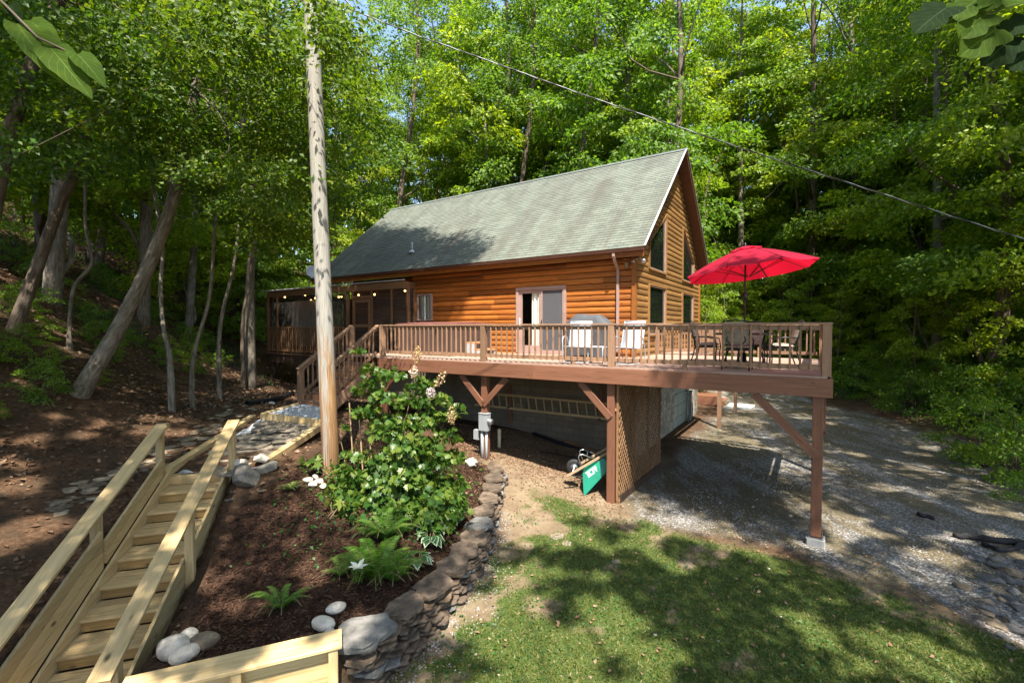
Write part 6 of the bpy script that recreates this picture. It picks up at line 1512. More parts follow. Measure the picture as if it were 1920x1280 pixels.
# named leaning and slender trunks on the hillside, each with its own crown
def px_tree(label, pts, Y, r0, r1, mat, clumps, per=520, lsz=.11, lmat=None, name='tree', tmpl=LEAF_S, extra=4.0):
    """trunk drawn through points at distance Y; clumps are (dx, dy, dz, radius) round the top"""
    p = [AT(x, y, Y + .25 * i) for i, (x, y) in enumerate(pts)]; b = p[0]; g = hz(b.x, b.y); t = thing(name, label, 'tree', (b.x, b.y, g))
    p.insert(0, Vector((b.x - (p[1].x - b.x) * .1, b.y, min(g, b.z) - .4)))
    d = (p[-1] - p[-2]).normalized(); p.append(p[-1] + (d + UP * .6).normalized() * extra); s = []
    for i in range(len(p) - 1):
        p0, p1, p2, p3 = [p[max(0, min(len(p) - 1, i + q))] for q in (-1, 0, 1, 2)]
        for j in range(6): u = j / 6; s.append(.5 * ((2 * p1) + (p2 - p0) * u + (2 * p0 - 5 * p1 + 4 * p2 - p3) * u * u + (3 * p1 - p0 - 3 * p2 + p3) * u ** 3))
    s.append(p[-1]); n = len(s); mb = MB(); mb.tube(s, [(r0 + (r1 - r0) * min(1, i / (n - 7))) * (1 + .55 * math.exp(-max(0, i - 4) / 2.2)) * (1 if i < n - 6 else 1 - .12 * (i - n + 6)) for i in range(n)], 14)
    rn = np.random.RandomState(abs(int(pts[0][0])) + 3); top = s[-4]; C = []; Rr = []
    for (cx, cyy, cY, r) in clumps:
        c = AT(cx, cyy, cY); C.append(np.array(c)); Rr.append(r)
        if len(C) % 3: continue
        k = rn.randint(n - 9, n - 2); bb = bend(rn, s[k], c, 6, .07); rr = max(.010, r1 * .16); mb.tube(bb, [rr * (1 - .8 * i / 6) for i in range(7)], 5)
    mb.build('trunk', mat, t, True)
    P, D, Nn = sprays(rn, C, Rr, per, .33, 1.0, np.mean(C, 0)); P -= np.array([b.x, b.y, g]); Wd = P + np.array([b.x, b.y, g]); tq = (Wd[:, 1] - 8.6) / SUN.y; xq = Wd[:, 0] - SUN.x * tq; zq = Wd[:, 2] - SUN.z * tq
    k = ~((tq > -.3) & (np.abs(xq - (-3.4 - .045 * (zq - 1.2))) < .34) & (zq > 3.5) & (rn.uniform(size=len(P)) < .85)); P, D, Nn = P[k], D[k], Nn[k]
    leaves('crown', P, D, Nn, lsz * rn.uniform(.65, 1.25, size=len(P)), tmpl, lmat or M['leaf_near'], t)
    return t
rc = random.Random(77)
def clumps(n, xr, yr, Yr, rr, keep=lambda x, y: True):
    o = []
    while len(o) < n:
        x, y = rc.uniform(*xr), rc.uniform(*yr)
        if keep(x, y): o.append((x, y, rc.uniform(*Yr), rc.uniform(*rr)))
    return o
px_tree('big pale barked tree leaning right from the foot of the left hillside', [(150, 738), (225, 610), (290, 470), (335, 330)], 10.0, .18, .12, M['bark_grey'],
        clumps(46, (170, 600), (40, 440), (8.0, 12.5), (.6, 1.1), lambda x, y: y < 262 + (x - 180) * .5), 560, .115)
px_tree('dark trunked leaning tree at the far left edge of the hillside', [(25, 625), (70, 500), (110, 390), (155, 280)], 10.6, .14, .095, M['bark'],
        clumps(40, (-60, 330), (-40, 300), (7.8, 12), (.6, 1.1)), 560, .115)
px_tree('thin crooked tree with a kink on the left hillside', [(130, 622), (138, 540), (172, 492), (160, 425), (160, 320)], 11.5, .042, .032, M['bark_grey'], clumps(5, (120, 260), (230, 330), (11, 12.5), (.5, .8)), 500, .11)
px_tree('slender speckled tree standing upright behind the big leaning tree', [(318, 668), (307, 620), (301, 540), (304, 455), (285, 330)], 11.2, .052, .038, M['bark_pale'], clumps(7, (220, 420), (200, 400), (10.5, 13), (.5, .9)), 500, .11)
px_tree('slender pale tree right of the big leaning tree, on the leaf litter', [(362, 674), (392, 560), (403, 430), (415, 330)], 12.0, .044, .034, M['bark_grey'], clumps(8, (380, 560), (230, 430), (11, 13.5), (.5, .9)), 500, .11)
px_tree('slim tree with a slight curve near the bank left of the porch', [(412, 620), (438, 500), (448, 420), (455, 330)], 14.0, .048, .036, M['bark_grey'], clumps(8, (430, 620), (260, 440), (12.5, 16), (.6, 1.0)), 480, .12)
px_tree('shaded slender tree on the slope behind the leaning tree', [(455, 600), (470, 520), (470, 420), (480, 300)], 17.0, .045, .034, M['bark'], clumps(6, (430, 600), (300, 480), (15, 19), (.7, 1.1)), 430, .13, M['leaf_deep'])
px_tree('leafy tree whose boughs hang over the porch and the left end of the roof', [(470, 500), (500, 400), (540, 250), (580, 120)], 17.5, .12, .08, M['bark_grey'],
        clumps(30, (540, 745), (60, 500), (13.5, 17.5), (.6, 1.1), lambda x, y: x < 730 - abs(y - 330) * .25 and y < 520 - max(0, x - 640) * .5), 460, .125, M['leaf_near'])
px_tree('tall tree with long sprays hanging across the top of the utility pole', [(-40, 560), (0, 330), (60, 120), (140, -80)], 9.0, .15, .10, M['bark'],
        clumps(30, (200, 680), (-40, 150), (6.4, 8.2), (.40, .8), lambda x, y: y < 40 + (x - 150) * .25 or x > 560 and y < 160) + clumps(16, (420, 690), (120, 330), (9.0, 11), (.5, .8), lambda x, y: y < 330 - (x - 420) * .2), 640, .10)
# unseen trees round and behind the viewpoint; crowns cut to a sun and shade pattern
def sun_hits(P, z): k = (P[:, 2] - z) / SUN.z; return P[:, 0] - SUN.x * k, P[:, 1] - SUN.y * k
def shade_keep(P):
    """drop leaves whose shadow would fall on chosen sunlit places: crowns shaped for their shade"""
    keep = np.ones(len(P), bool)
    for z, poly in SUNLIT:
        x, y = sun_hits(P, z); sd_ = poly_sd(x, y, poly) + (fbm(x, y, 1.3, 61) - .5) * .9; keep &= ~((sd_ > 0) & (P[:, 2] > z))
    x, y = sun_hits(P, .3); n = fbm(x, y, .75, 91, 3) + .55 * (fbm(x, y, 2.4, 17, 2) - .5)
    thr = np.interp(x, [-9, -5, -2, 0, 4, 9, 14], [.72, .535, .57, .585, .62, .62, .60]); keep &= n < thr
    return keep
hp = lambda a, b: (H(a, b).x, H(a, b).y)
SUNLIT = [(3.05, [hp(-9, -4.4), hp(1.6, -4.0), hp(2.4, 2.5), hp(0, .6), hp(-9, .6)]), (4.2, [hp(-8.5, -.8), hp(.5, -.8), hp(.5, .6), hp(-8.5, .6)]), (6.2, [hp(-11.5, -1), hp(.8, -1), hp(.8, 2), hp(-11.5, 2)]), (8.2, [hp(-13, 1.2), hp(.8, 1.2), hp(.8, 3.4), hp(-13, 3.4)]), (10.2, [hp(-15, 3), hp(.8, 3), hp(.8, 6), hp(-15, 6)]),
          (5.0, [hp(-.2, -.5), hp(1.2, -.5), hp(1.2, 9), hp(-.2, 9)]), (4.8, [hp(1.2, -3.2), hp(5, -3.2), hp(5, 0), hp(1.2, 0)]),
          (.2, [(-1.2, 9.0), (2.3, 9.1), (2.4, 10.2), (1.5, 11.4), (-.6, 11.6)]), (.1, [(-.3, 8.0), (1.6, 7.9), (2.0, 9.0), (-.3, 9.2)]), (2.2, [(-3.3, 8.2), (-.6, 8.2), (-.6, 9.9), (-2.9, 9.9)]), (7.5, [(-4.1, 8.1), (-3.1, 8.1), (-3.1, 9.2), (-4.1, 9.2)]), (5.0, [(-4.0, 8.2), (-3.1, 8.2), (-3.1, 9.1), (-4.0, 9.1)])]
def shade_tree(label, x, y, H_, z0, rx, seed, nclump=70, per=210, lsz=.17, mat=None, lean=(0, 0), targets=()):
    rn = np.random.RandomState(seed); g = hz(x, y); t = thing('shade_tree', label, 'tree', (x, y, g)); top = Vector((lean[0], lean[1], H_ * .95))
    tr = bend(rn, Vector((0, 0, -.5)), top * .74, 10, .02); C, Rr = [], []
    for i in range(nclump):
        u = rn.uniform(); z = z0 + (H_ - z0) * u; env = rx * math.sqrt(max(.1, 1 - (2 * u - .9) ** 2)); an = rn.uniform(0, 6.283); r = env * math.sqrt(rn.uniform(.02, 1))
        C.append(np.array([lean[0] * z / H_ + r * math.cos(an), lean[1] * z / H_ + r * math.sin(an), z])); Rr.append(rn.uniform(.8, 1.5))
    if targets: C = [np.array(q) - np.array([x, y, g]) for q in targets]; Rr = [rn.uniform(.7, 1.3) for _ in C]
    P, D, Nn = sprays(rn, C, Rr, per, .4)
    Wd = P + np.array([x, y, g]); k = shade_keep(Wd) if not targets else np.ones(len(P), bool)
    # nothing of these crowns hangs into the picture
    el = (Wd[:, 2] - CAMZ) / np.maximum(Wd[:, 1], .05); k &= ~((Wd[:, 1] > .05) & (el < .80) & (np.abs(Wd[:, 0]) / np.maximum(Wd[:, 1], .05) < 1.25))
    P, D, Nn = P[k], D[k], Nn[k]
    leaves('crown', P, D, Nn, lsz * rn.uniform(.7, 1.3, size=len(P)), LEAF_S, mat or M['leaf_deep'], t)
    mb = MB(); n = len(tr); mb.tube(tr, [.24 * (1.2 if i == 0 else 1) * (1 - .88 * i / n) for i in range(n)], 10)
    for i in range(12):
        c = Vector(C[i]); s = tr[min(n - 2, max(5, int((c.z - 2) / H_ * n)))]; mb.tube(bend(rn, s, c, 5, .05), [.045 * (1 - .15 * q) for q in range(6)], 6)
    mb.build('trunk', M['bark'], t, True, True); return t
for i, (x, y, H_, z0, rx, ln, lab) in enumerate((
        (1.2, -8.5, 18, 8.5, 5.2, (1, 6), 'tall tree standing close behind the viewpoint, shading the lawn'),
        (7.5, -6.5, 18, 8.5, 5.2, (0, 7), 'tall tree standing behind the viewpoint on the right, shading the lawn edge'),
        (-5.5, -7.0, 17, 8.0, 5.0, (0, 5), 'tall tree standing behind the viewpoint on the left, shading the garden stair'),
        (13.5, 3.0, 19, 9.5, 5.5, (0, 3), 'tall tree beyond the right edge of the picture, shading the near gravel'),
        (15.5, 8.5, 20, 10.5, 5.5, (-1.5, 1), 'tall tree out beyond the right edge, shading the driveway'),
        (-12.0, 2.5, 17, 6.5, 5.0, (1, 2), 'tall tree beyond the left edge of the picture, shading the hillside foot'),
        (-17.0, 5.5, 18, 6.5, 5.5, (1, 2), 'tall tree on the hillside beyond the left edge'),
        (-8.5, -1.5, 17, 7.5, 4.8, (0, 2), 'tall tree behind the viewpoint at far left, shading the dirt beside the stair'),
        (11.0, -4.0, 19, 9.0, 5.5, (1, 3), 'tall tree standing behind the viewpoint at far right'))):
    shade_tree(lab, x, y, H_, z0, rx, 300 + i, lean=ln, nclump=130)
tg = []; rq = random.Random(9)
for i in range(250):                                 # unseen high crown, clumps set sunward to throw shade on the left end of the roof
    a = rq.uniform(-15.5, -6.2); b = rq.uniform(-.4, 2.6); z = EZ + SL * (b + .4)
    if b > .4 + (-6.0 - a) * .24 or (a > -9.0 and rq.random() < .35): continue
    tg.append(tuple(H(a, b, z) + SUN * rq.uniform(15.5, 18.5)))
for i in range(70):                                 # and on the porch and the ground before it
    a = rq.uniform(-19.5, -9); tg.append(tuple(H(a, rq.uniform(-3.5, 0), rq.uniform(3, 5)) + SUN * rq.uniform(15.5, 18.5)))
shade_tree('very tall tree beyond the left edge, its high crown shading the roof end', -12.5, 7.4, 23, 12, 5, 411, lean=(5, 2), targets=tg, per=300)
tg = []  # unseen crown added to throw shade on the deck edge and gravel
for i in range(20):
    a = rq.uniform(2.2, 4.7); tg.append(tuple(H(a, rq.uniform(-3.7, -2.5), rq.uniform(2.6, 4)) + SUN * rq.uniform(14, 17)))
for i in range(46):
    X_, Y_ = rq.uniform(8.5, 16.5), rq.uniform(10, 19); tg.append(tuple(Vector((X_, Y_, .2)) + SUN * rq.uniform(15.5, 19)))
shade_tree('tall tree out beyond the right edge with long boughs above the deck', 16.5, 7.0, 20, 10, 5, 432, lean=(-5, -2), targets=tg, per=230)
for p in HID:                                       # the growing models themselves are not in the place
    for k in kids(p): bpy.data.objects.remove(k)
    bpy.data.objects.remove(p)
# ------------------------------------------------------------------ garden plants
def gpt(px, py):
    zz = .8
    for _ in range(30): g = G(px, py, zz); zz = .5 * zz + .5 * hz(g.x, g.y)
    return Vector((g.x, g.y, zz))
rn = np.random.RandomState(12)
def bush(label, base, clump_list, per, lsz, tmpl, lmat, stems=20, name='bush', cat='bush', flat=.5, smat=None, sr=.012):
    t = thing(name, label, cat, base); C = [np.array(AT(*c[:3])) - np.array(base) for c in clump_list]; Rr = [c[3] for c in clump_list]
    P, D, Nn = sprays(rn, C, Rr, per, flat, .9); gz = height(P[:, 0] + base[0], P[:, 1] + base[1]) - base[2] + .03; P[:, 2] = np.maximum(P[:, 2], gz)
    leaves('foliage', P, D, Nn, lsz * rn.uniform(.6, 1.2, size=len(P)), tmpl, lmat, t)
    for i in range(stems):
        c = Vector(C[i % len(C)]); mb = MB(); s = Vector((rn.normal() * .22, rn.normal() * .18, -.05)); b = bend(rn, s, c, 6, .05); mb.tube(b, [sr * (1 - .6 * k / 6) for k in range(7)], 5); mb.build('stem', smat or M['stem'], t, True, True)
    return t
hb = gpt(740, 925); hY = hb.y
cl = []
for px, py, dy, r in ((700, 690, 0, .20), (690, 720, .1, .26), (680, 770, 0, .22), (720, 740, -.1, .22), (790, 715, .3, .26), (770, 745, .2, .3), (815, 745, .3, .3), (845, 770, .3, .26), (800, 780, .1, .34), (755, 790, 0, .34), (715, 800, -.1, .26), (835, 815, .2, .28), (850, 850, .2, .22), (790, 830, -.1, .36), (740, 850, -.2, .32), (700, 860, -.2, .24), (820, 870, 0, .34), (770, 890, -.3, .36), (830, 920, -.2, .34), (720, 900, -.4, .28), (665, 890, -.3, .28), (645, 920, -.4, .26), (780, 940, -.5, .36), (830, 960, -.5, .3), (690, 935, -.5, .26), (655, 940, -.6, .22), (740, 955, -.7, .26), (800, 985, -.7, .26), (850, 900, .1, .26), (650, 880, -.2, .26), (630, 905, -.4, .24), (670, 915, -.4, .28), (700, 770, .1, .26), (660, 850, .1, .2), (760, 830, -.2, .4), (735, 800, .0, .34), (805, 850, 0, .38), (760, 870, -.3, .38), (800, 900, -.2, .36), (730, 930, -.5, .32), (845, 935, -.3, .3), (855, 960, -.4, .24), (810, 955, -.5, .32), (770, 965, -.6, .28), (672, 655, .2, .12), (740, 700, .2, .2)):
    cl.append((px, py, hY + dy, r))
hyd = bush('large oakleaf hydrangea bush with lobed leaves and fading blooms right of the utility pole', hb, cl, 1050, .14, LEAF_LOBE, M['leaf_hyd'], 26, 'hydrangea', 'shrub')
def bloom(px, py, Y, r, L, mat, ax=(0, 0, 1)):
    c = np.array(AT(px, py, Y)); k = 150; a = rn.uniform(0, 6.283, k); u = rn.uniform(0, 1, k); rr = r * np.sin(np.pi * (.12 + .82 * u)) * rn.uniform(.75, 1, k)
    axv = np.array(ax) / np.linalg.norm(ax); x = np.cross(axv, [0, 1, .2]); x /= np.linalg.norm(x); y = np.cross(axv, x)
    q = axv * ((u - .5) * L)[:, None] + x * (rr * np.cos(a))[:, None] + y * (rr * np.sin(a))[:, None]
    d = rn.normal(size=(k, 3)); leaves('flower', c + q - np.array(hb), d, q / np.maximum(np.linalg.norm(q, axis=1, keepdims=True), 1e-5) + rn.normal(size=(k, 3)) * .3, .032 * rn.uniform(.7, 1.2, k), LEAF_OVAL, mat, hyd, 1.6)
for px, py, r, L, mt, ax in ((776, 697, .085, .2, 'floret', (0, 0, 1)), (808, 735, .085, .16, 'floret', (.2, 0, 1)), (826, 710, .07, .3, 'floret_dry', (.6, 0, 1)), (783, 665, .06, .3, 'floret_dry', (.1, 0, 1)), (847, 780, .08, .3, 'floret_dry', (.1, 0, -1)), (765, 935, .08, .2, 'floret_dry', (.1, 0, 1))):
    bloom(px, py, hY - .15, r, L, M[mt], ax)
# star leaved plants low beside the pole
b = gpt(610, 880); bush('lobed leaf plant with broad green leaves left of the utility pole base', b, [(590, 860, b.y, .22), (608, 868, b.y - .1, .22), (574, 870, b.y, .16), (625, 785, b.y + .3, .14), (640, 800, b.y + .2, .16)], 330, .2, LEAF_STAR, M['leaf_hyd'], 6, 'leafy_plant', 'plant')
b = gpt(645, 965); bush('low lobed leaf plant in front of the hydrangea, at its left foot', b, [(650, 935, b.y, .16), (640, 955, b.y, .16), (668, 960, b.y - .1, .18), (622, 940, b.y, .12)], 330, .18, LEAF_STAR, M['leaf_hyd'], 5, 'leafy_plant', 'plant')
b = gpt(790, 1000); bush('low lobed leaf plant drooping toward the stone wall', b, [(770, 965, b.y, .2), (800, 960, b.y, .22), (830, 975, b.y, .2), (785, 985, b.y - .1, .18)], 330, .2, LEAF_STAR, M['leaf_hyd'], 5, 'leafy_plant', 'plant')
# bamboo-like stakes in the bush
for px, y0, y1 in ((655, 755, 885), (672, 760, 880), (690, 790, 878)):
    A, B = AT(px, y0, hY + .2), AT(px + 8, y1, hY + .1); mb = MB(); mb.tube([A, B], .012, 6); tag(mb.build('plant_stake', M['plank']), 'thin tan plant stake standing among the hydrangea stems', 'stake', 'stakes in the hydrangea')
# ferns
def frond(mbv, base, dirv, L, arch, wid):
    """returns leaf rows along an arching stem"""
    n = 26; P, D, Nn, S = [], [], [], []; dirv = dirv / np.linalg.norm(dirv); side = np.cross(dirv, [0, 0, 1]); side /= np.linalg.norm(side); st_ = []
    for i in range(n):
        u = (i + .5) / n; hor = L * (.75 * u + .25 * u * u) * (1 - .0 * u); z = L * (arch * u - (arch * .72) * u ** 2.4)
        p = base + dirv * hor * .85 + np.array([0, 0, z]); st_.append(p); w_ = wid * L * min(1, (u + .12) * 3) * (1 - u) ** .6
        for s in (-1, 1): P.append(p); D.append(side * s + dirv * .30 + np.array([0, 0, -.12])); Nn.append(np.array([0, 0, 1]) + rn.normal(size=3) * .15 - dirv * .4); S.append(max(.012, w_))
    return P, D, Nn, S, st_
LEAF_PIN = (np.array([(0, -.085, 0), (0, .085, 0), (.55, .10, .0), (1, .03, -.06), (.55, -.07, 0)]), None)
def fern(label, px, py, n, L, seed, name='fern'):
    b = gpt(px, py); t = thing(name, label, 'fern', b); rr = np.random.RandomState(seed); mb = MB()
    Pa, Da, Na, Sa = [], [], [], []
    for i in range(n):
        an = 6.283 * i / n + rr.uniform(-.3, .3); l = L * rr.uniform(.7, 1.15); P, D, Nn, S, st_ = frond(None, np.array([0, 0, .02]), np.array([math.cos(an), math.sin(an), 0]), l, rr.uniform(.55, 1.25), rr.uniform(.17, .22))
        Pa += P; Da += D; Na += Nn; Sa += S; mb.tube([Vector(q) for q in st_[::5]], .004, 4)
    Pa, Da, Na, Sa = map(np.array, (Pa, Da, Na, Sa)); T = np.array([(0, 0, 0), (.10, .12, .02), (.09, .55, .0), (0, 1, -.05), (-.09, .55, 0), (-.10, .12, .02)]); Fc = np.array([(0, 1, 2, 3), (0, 3, 4, 5)])
    leaves('frond_leaves', Pa, Da, Na, Sa, (T, Fc), M['leaf_fern'], t); mb.build('frond_stems', M['stem'], t, True, True); return t
fern('large bright green fern in the mulch bed in front of the hydrangea', 702, 1080, 28, .82, 1)
fern('tall bright fern with upright fronds just below the hydrangea', 722, 1010, 18, .75, 2)
fern('small dark green fern alone on the mulch', 528, 1140, 12, .46, 3)
fern('small fern at the lower edge of the large fern, near the grey wall slab', 742, 1090, 14, .55, 4)
fern('soft feathery fern at the left foot of the utility pole', 545, 920, 14, .30, 5)
fern('low fern left of the white lily', 640, 1080, 12, .36, 6)
# hostas with pale rims
def hosta(label, px, py, n, L, seed):
    b = gpt(px, py); t = thing('hosta', label, 'hosta', b); rr = np.random.RandomState(seed); P, D, Nn, S = [], [], [], []; mb = MB()
    for i in range(n):
        an = 6.283 * i / n + rr.uniform(-.4, .4); el = rr.uniform(.2, .9); q = np.array([math.cos(an) * .10 * L / .2, math.sin(an) * .10 * L / .2, .10 + .10 * el]); P.append(q); D.append([math.cos(an), math.sin(an), rr.uniform(-.5, .2)]); Nn.append([math.cos(an) * .5, math.sin(an) * .5, 1]); S.append(L * rr.uniform(.75, 1.15)); mb.tube([Vector((0, 0, -.03)), Vector(q * .6), Vector(q)], .005, 4)
    leaves('leaf_rims', np.array(P), np.array(D), np.array(Nn), np.array(S), LEAF_HEART, M['leaf_rim'], t)
    leaves('leaf_blades', np.array(P) + np.array([0, 0, .005]), np.array(D), np.array(Nn), np.array(S) * .84, LEAF_HEART, M['leaf_hosta'], t); mb.build('leaf_stalks', M['stem'], t, True, True)
hosta('hosta with white rimmed leaves just inside the curve of the stone wall', 808, 1022, 13, .17, 1)
hosta('white rimmed hosta at the right side of the large fern', 782, 1062, 12, .17, 2)
hosta('small white rimmed hosta under the hydrangea by the upper wall', 838, 988, 9, .14, 3)
# lily
lb_ = gpt(676, 1088); ly = thing('lily', 'single white lily flower on a leafy stem left of the large fern', 'flower', lb_); tp_ = AT(672, 1064, lb_.y - .45) - lb_
mb = MB(); mb.tube([Vector((0, 0, -.02)), tp_ * .5 + Vector((.02, 0, 0)), tp_], .006, 6); mb.build('stem', M['stem'], ly, True, True)
an = np.arange(6) * 1.047 + .3; D = np.stack([np.cos(an), np.sin(an) * .8 - .3, np.full(6, .45)], 1); leaves('petals', np.tile(np.array(tp_), (6, 1)), D, np.stack([-np.cos(an) * .5, -np.sin(an) * .5, np.ones(6)], 1), np.full(6, .13), LEAF_OVAL, M['petal'], ly, .8)
k = 26; u = np.linspace(.1, .9, k); a = u * 40; leaves('stem_leaves', np.array(tp_)[None] * u[:, None], np.stack([np.cos(a), np.sin(a), np.full(k, -.1)], 1), np.tile([0, 0, 1.0], (k, 1)), np.full(k, .10), LEAF_S, M['leaf_fern'], ly, .6)
# near twigs hanging into the frame
def twig(label, pts, lv, tmpl, mat, name='leafy_twig', r=.004, wd=1.0):
    p = [AT(*q) for q in pts]; t = thing(name, label, 'branch', p[0]); mb = MB(); mb.tube(p, [r * (1 - .5 * i / len(p)) for i in range(len(p))], 6); mb.build('twig', M['twig'], t, True)
    for (bx, by, bY, tx, ty, tY, nx_, ny_, nz_, m_) in lv:
        A, B = AT(bx, by, bY), AT(tx, ty, tY); d = B - A; L = d.length; y_ = d.normalized(); x_ = y_.cross(Vector((nx_, ny_, nz_))).normalized(); z_ = x_.cross(y_)
        V, UV, Fq = [], [], []; nr, nc = 14, 9; cur = rn.uniform(.08, .2); twi = rn.uniform(-.25, .25)
        for i in range(nr + 1):
            v = i / nr; hw = max(.004, tmpl(v)) * wd
            for j in range(nc):
                u = 2 * j / (nc - 1) - 1; back = -.12 * abs(u) ** 1.5 * (1 - v) ** 3 * (1 if v < .4 else 0)
                q = A + (x_ * (u * hw) + y_ * (v + back) + z_ * (.16 * abs(u) * hw * 1.6 - cur * v * v + .015 * math.sin(v * 21 + u * 2) * abs(u) + twi * u * hw * v)) * L
                V.append(q); UV.append((u, v))
        for i in range(nr):
            for j in range(nc - 1): Fq.append((i * nc + j, i * nc + j + 1, (i + 1) * nc + j + 1, (i + 1) * nc + j))
        mb = MB(); mb.raw(V, Fq); mb.uv = [[UV[k_] for k_ in f] for f in Fq]; mb.build('leaf', M['big_light'] if m_ == 0 else M['big_shaded'], t, True)
twig('close twig of big heart shaped leaves in the upper left corner', [(-900, -1900, 2.3), (-300, -520, 1.5), (-60, -60, 1.25), (20, 20, 1.2), (70, 70, 1.18), (150, 108, 1.18)],
     [(32, 45, 1.2, 68, 92, 1.15, .3, -.8, .5, 0), (58, 62, 1.2, 108, 138, 1.14, .4, -.85, .4, 0), (96, 92, 1.18, 162, 168, 1.13, .3, -.85, .45, 0), (145, 102, 1.18, 194, 150, 1.14, .5, -.7, .5, 0), (20, 10, 1.22, 40, 45, 1.2, -.2, -.6, .8, 'leaf_deep'), (55, 40, 1.24, 108, 72, 1.2, -.3, -.5, .8, 0), (5, 20, 1.22, 44, 40, 1.2, .6, -.3, .7, 'leaf_deep'), (72, 75, 1.21, 94, 98, 1.2, .7, -.4, .4, 'leaf_deep'), (100, 90, 1.22, 140, 120, 1.2, .1, -.3, .9, 'leaf_deep')], lambda v: .46 * math.sin(math.pi * min(1, (.06 + .94 * v) ** .62)) ** .8 if v < 1 else 0, None, wd=.45)
twig('close twig of broad notched leaves in the upper right corner', [(2900, -1900, 2.6), (2250, -520, 1.9), (2000, -60, 1.7), (1900, 10, 1.65), (1840, 30, 1.62), (1790, 60, 1.6)],
     [(1775, 15, 1.6, 1722, 48, 1.55, -.2, -.8, .6, 'leaf_deep'), (1832, 0, 1.62, 1785, 30, 1.58, .3, -.6, .7, 0), (1850, 28, 1.6, 1808, 62, 1.56, .2, -.8, .6, 0), (1868, 55, 1.6, 1815, 92, 1.55, .3, -.8, .5, 0), (1900, 70, 1.62, 1855, 108, 1.56, .1, -.8, .5, 'leaf_deep'), (1925, 40, 1.62, 1890, 55, 1.58, .4, -.7, .6, 'leaf_deep'), (1925, 5, 1.62, 1880, 6, 1.58, .1, -.5, .8, 0), (1930, 90, 1.62, 1898, 122, 1.57, .3, -.8, .5, 'leaf_deep'), (1875, -15, 1.6, 1845, 10, 1.57, .3, -.6, .7, 0)], lambda v: max(.0, np.interp(v, [0, .06, .22, .40, .48, .58, .74, .90, 1.0], [.12, .34, .50, .42, .34, .42, .46, .26, .0])), None, wd=.75)

# ------------------------------------------------------------------ ground stuff nobody could count
rn = np.random.RandomState(99)
def on_ground(x, y, off=0.0): return np.stack([x, y, height(x, y) + off], 1)
def view_sample(n, xr, yr, p=1.6):
    u = rn.uniform(size=n); y = yr[0] + (yr[1] - yr[0]) * u ** p; return rn.uniform(*xr, size=n), y
from bisect import bisect_left
def interp_grid(A, x, y):
    i = np.clip(np.searchsorted(gx, x) - 1, 0, nx - 2); j = np.clip(np.searchsorted(gy, y) - 1, 0, ny - 2); return A[j, i]
x, y = view_sample(260000, (-2.2, 6.8), (4.2, 10.2), 1.5); dn = interp_grid(dens, x, y); k = rn.uniform(size=len(x)) < np.clip((dn - .20) * 1.3, 0, .62); x, y = x[k], y[k]
d = rn.normal(size=(len(x), 3)); d[:, 2] = rn.uniform(.25, 1.3, len(x)); T = np.array([(-.10, 0, 0), (.10, 0, 0), (.07, .55, .0), (0, 1, -.25), (-.07, .55, 0)]); Fc = np.array([(0, 1, 2), (0, 2, 4), (2, 3, 4)])
o = leaves('grass', on_ground(x, y, -.004), d, rn.normal(size=(len(x), 3)), rn.uniform(.025, .065, len(x)), (T, Fc), M['blade'], None, 1.1); tag(o, 'thin patchy green grass and clover on the lawn', 'grass', None, 'stuff')
x, y = rn.uniform(-1.2, 7, 420), rn.uniform(4.6, 9.5, 420); k = (edge_sd(x, y) < -.4); x, y = x[k], y[k]; d = rn.normal(size=(len(x), 3)); d[:, 2] *= .3; Nn = rn.normal(size=(len(x), 3)) * .4; Nn[:, 2] += 1
o = leaves('fallen_leaves', on_ground(x, y, .03), d, Nn, rn.uniform(.03, .075, len(x)), LEAF_S, M['litter_red']); tag(o, 'few brown fallen leaves scattered over the lawn', 'fallen leaves', None, 'stuff')
x, y = rn.uniform(-1.0, 6.5, 9000), rn.uniform(4.4, 9.6, 9000); k = (interp_grid(lawn_m, x, y) > .5) & (rn.uniform(size=len(x)) < np.clip((fbm(x, y, 1.1, 23) - .45) * 3, .04, .8)); x, y = x[k], y[k]; d = rn.normal(size=(len(x), 3)); d[:, 2] = .2; Nn = rn.normal(size=(len(x), 3)) * .5; Nn[:, 2] += 1
o = leaves('clover', on_ground(x, y, .02), d, Nn, rn.uniform(.02, .045, len(x)), LEAF_OVAL, M['leaf_cover'], None, 1.3); tag(o, 'low broad leaved clover and weeds among the lawn grass', 'weeds', None, 'stuff')
# gravel chips
V0, F0 = rock_verts(3, 1, .25, .6, 5)
x, y = view_sample(42000, (.5, 15), (5, 20), 1.5); dm = interp_grid(drive_m, x, y) * (1 - interp_grid(dens, x, y)); mo = fbm(x, y, .7, 33); k = rn.uniform(size=len(x)) < dm * np.clip(1.0 - (mo - .40) * 6, .06, .8); x, y = x[k], y[k]
a = rn.uniform(0, 6.28, len(x)); D = np.stack([np.cos(a), np.sin(a), rn.normal(size=len(x)) * .2], 1); Nn = np.stack([rn.normal(size=len(x)) * .3, rn.normal(size=len(x)) * .3, np.ones(len(x))], 1)
o = leaves('gravel', on_ground(x, y, .004), D, Nn, rn.uniform(.007, .020, len(x)) * np.where(rn.uniform(size=len(x)) < .05, 1.9, 1), (V0, F0), M['chip']); tag(o, 'loose pale gravel chips spread over the driveway', 'gravel', None, 'stuff')
x, y = rn.uniform(-2.2, 0, 9000), rn.uniform(4.5, 9.5, 9000); s = edge_sd(x, y); k = (s < -.18) & (rn.uniform(size=len(x)) < np.exp((s + .2) * 4)); x, y = x[k], y[k]; a = rn.uniform(0, 6.28, len(x)); D = np.stack([np.cos(a), np.sin(a), a * 0], 1)
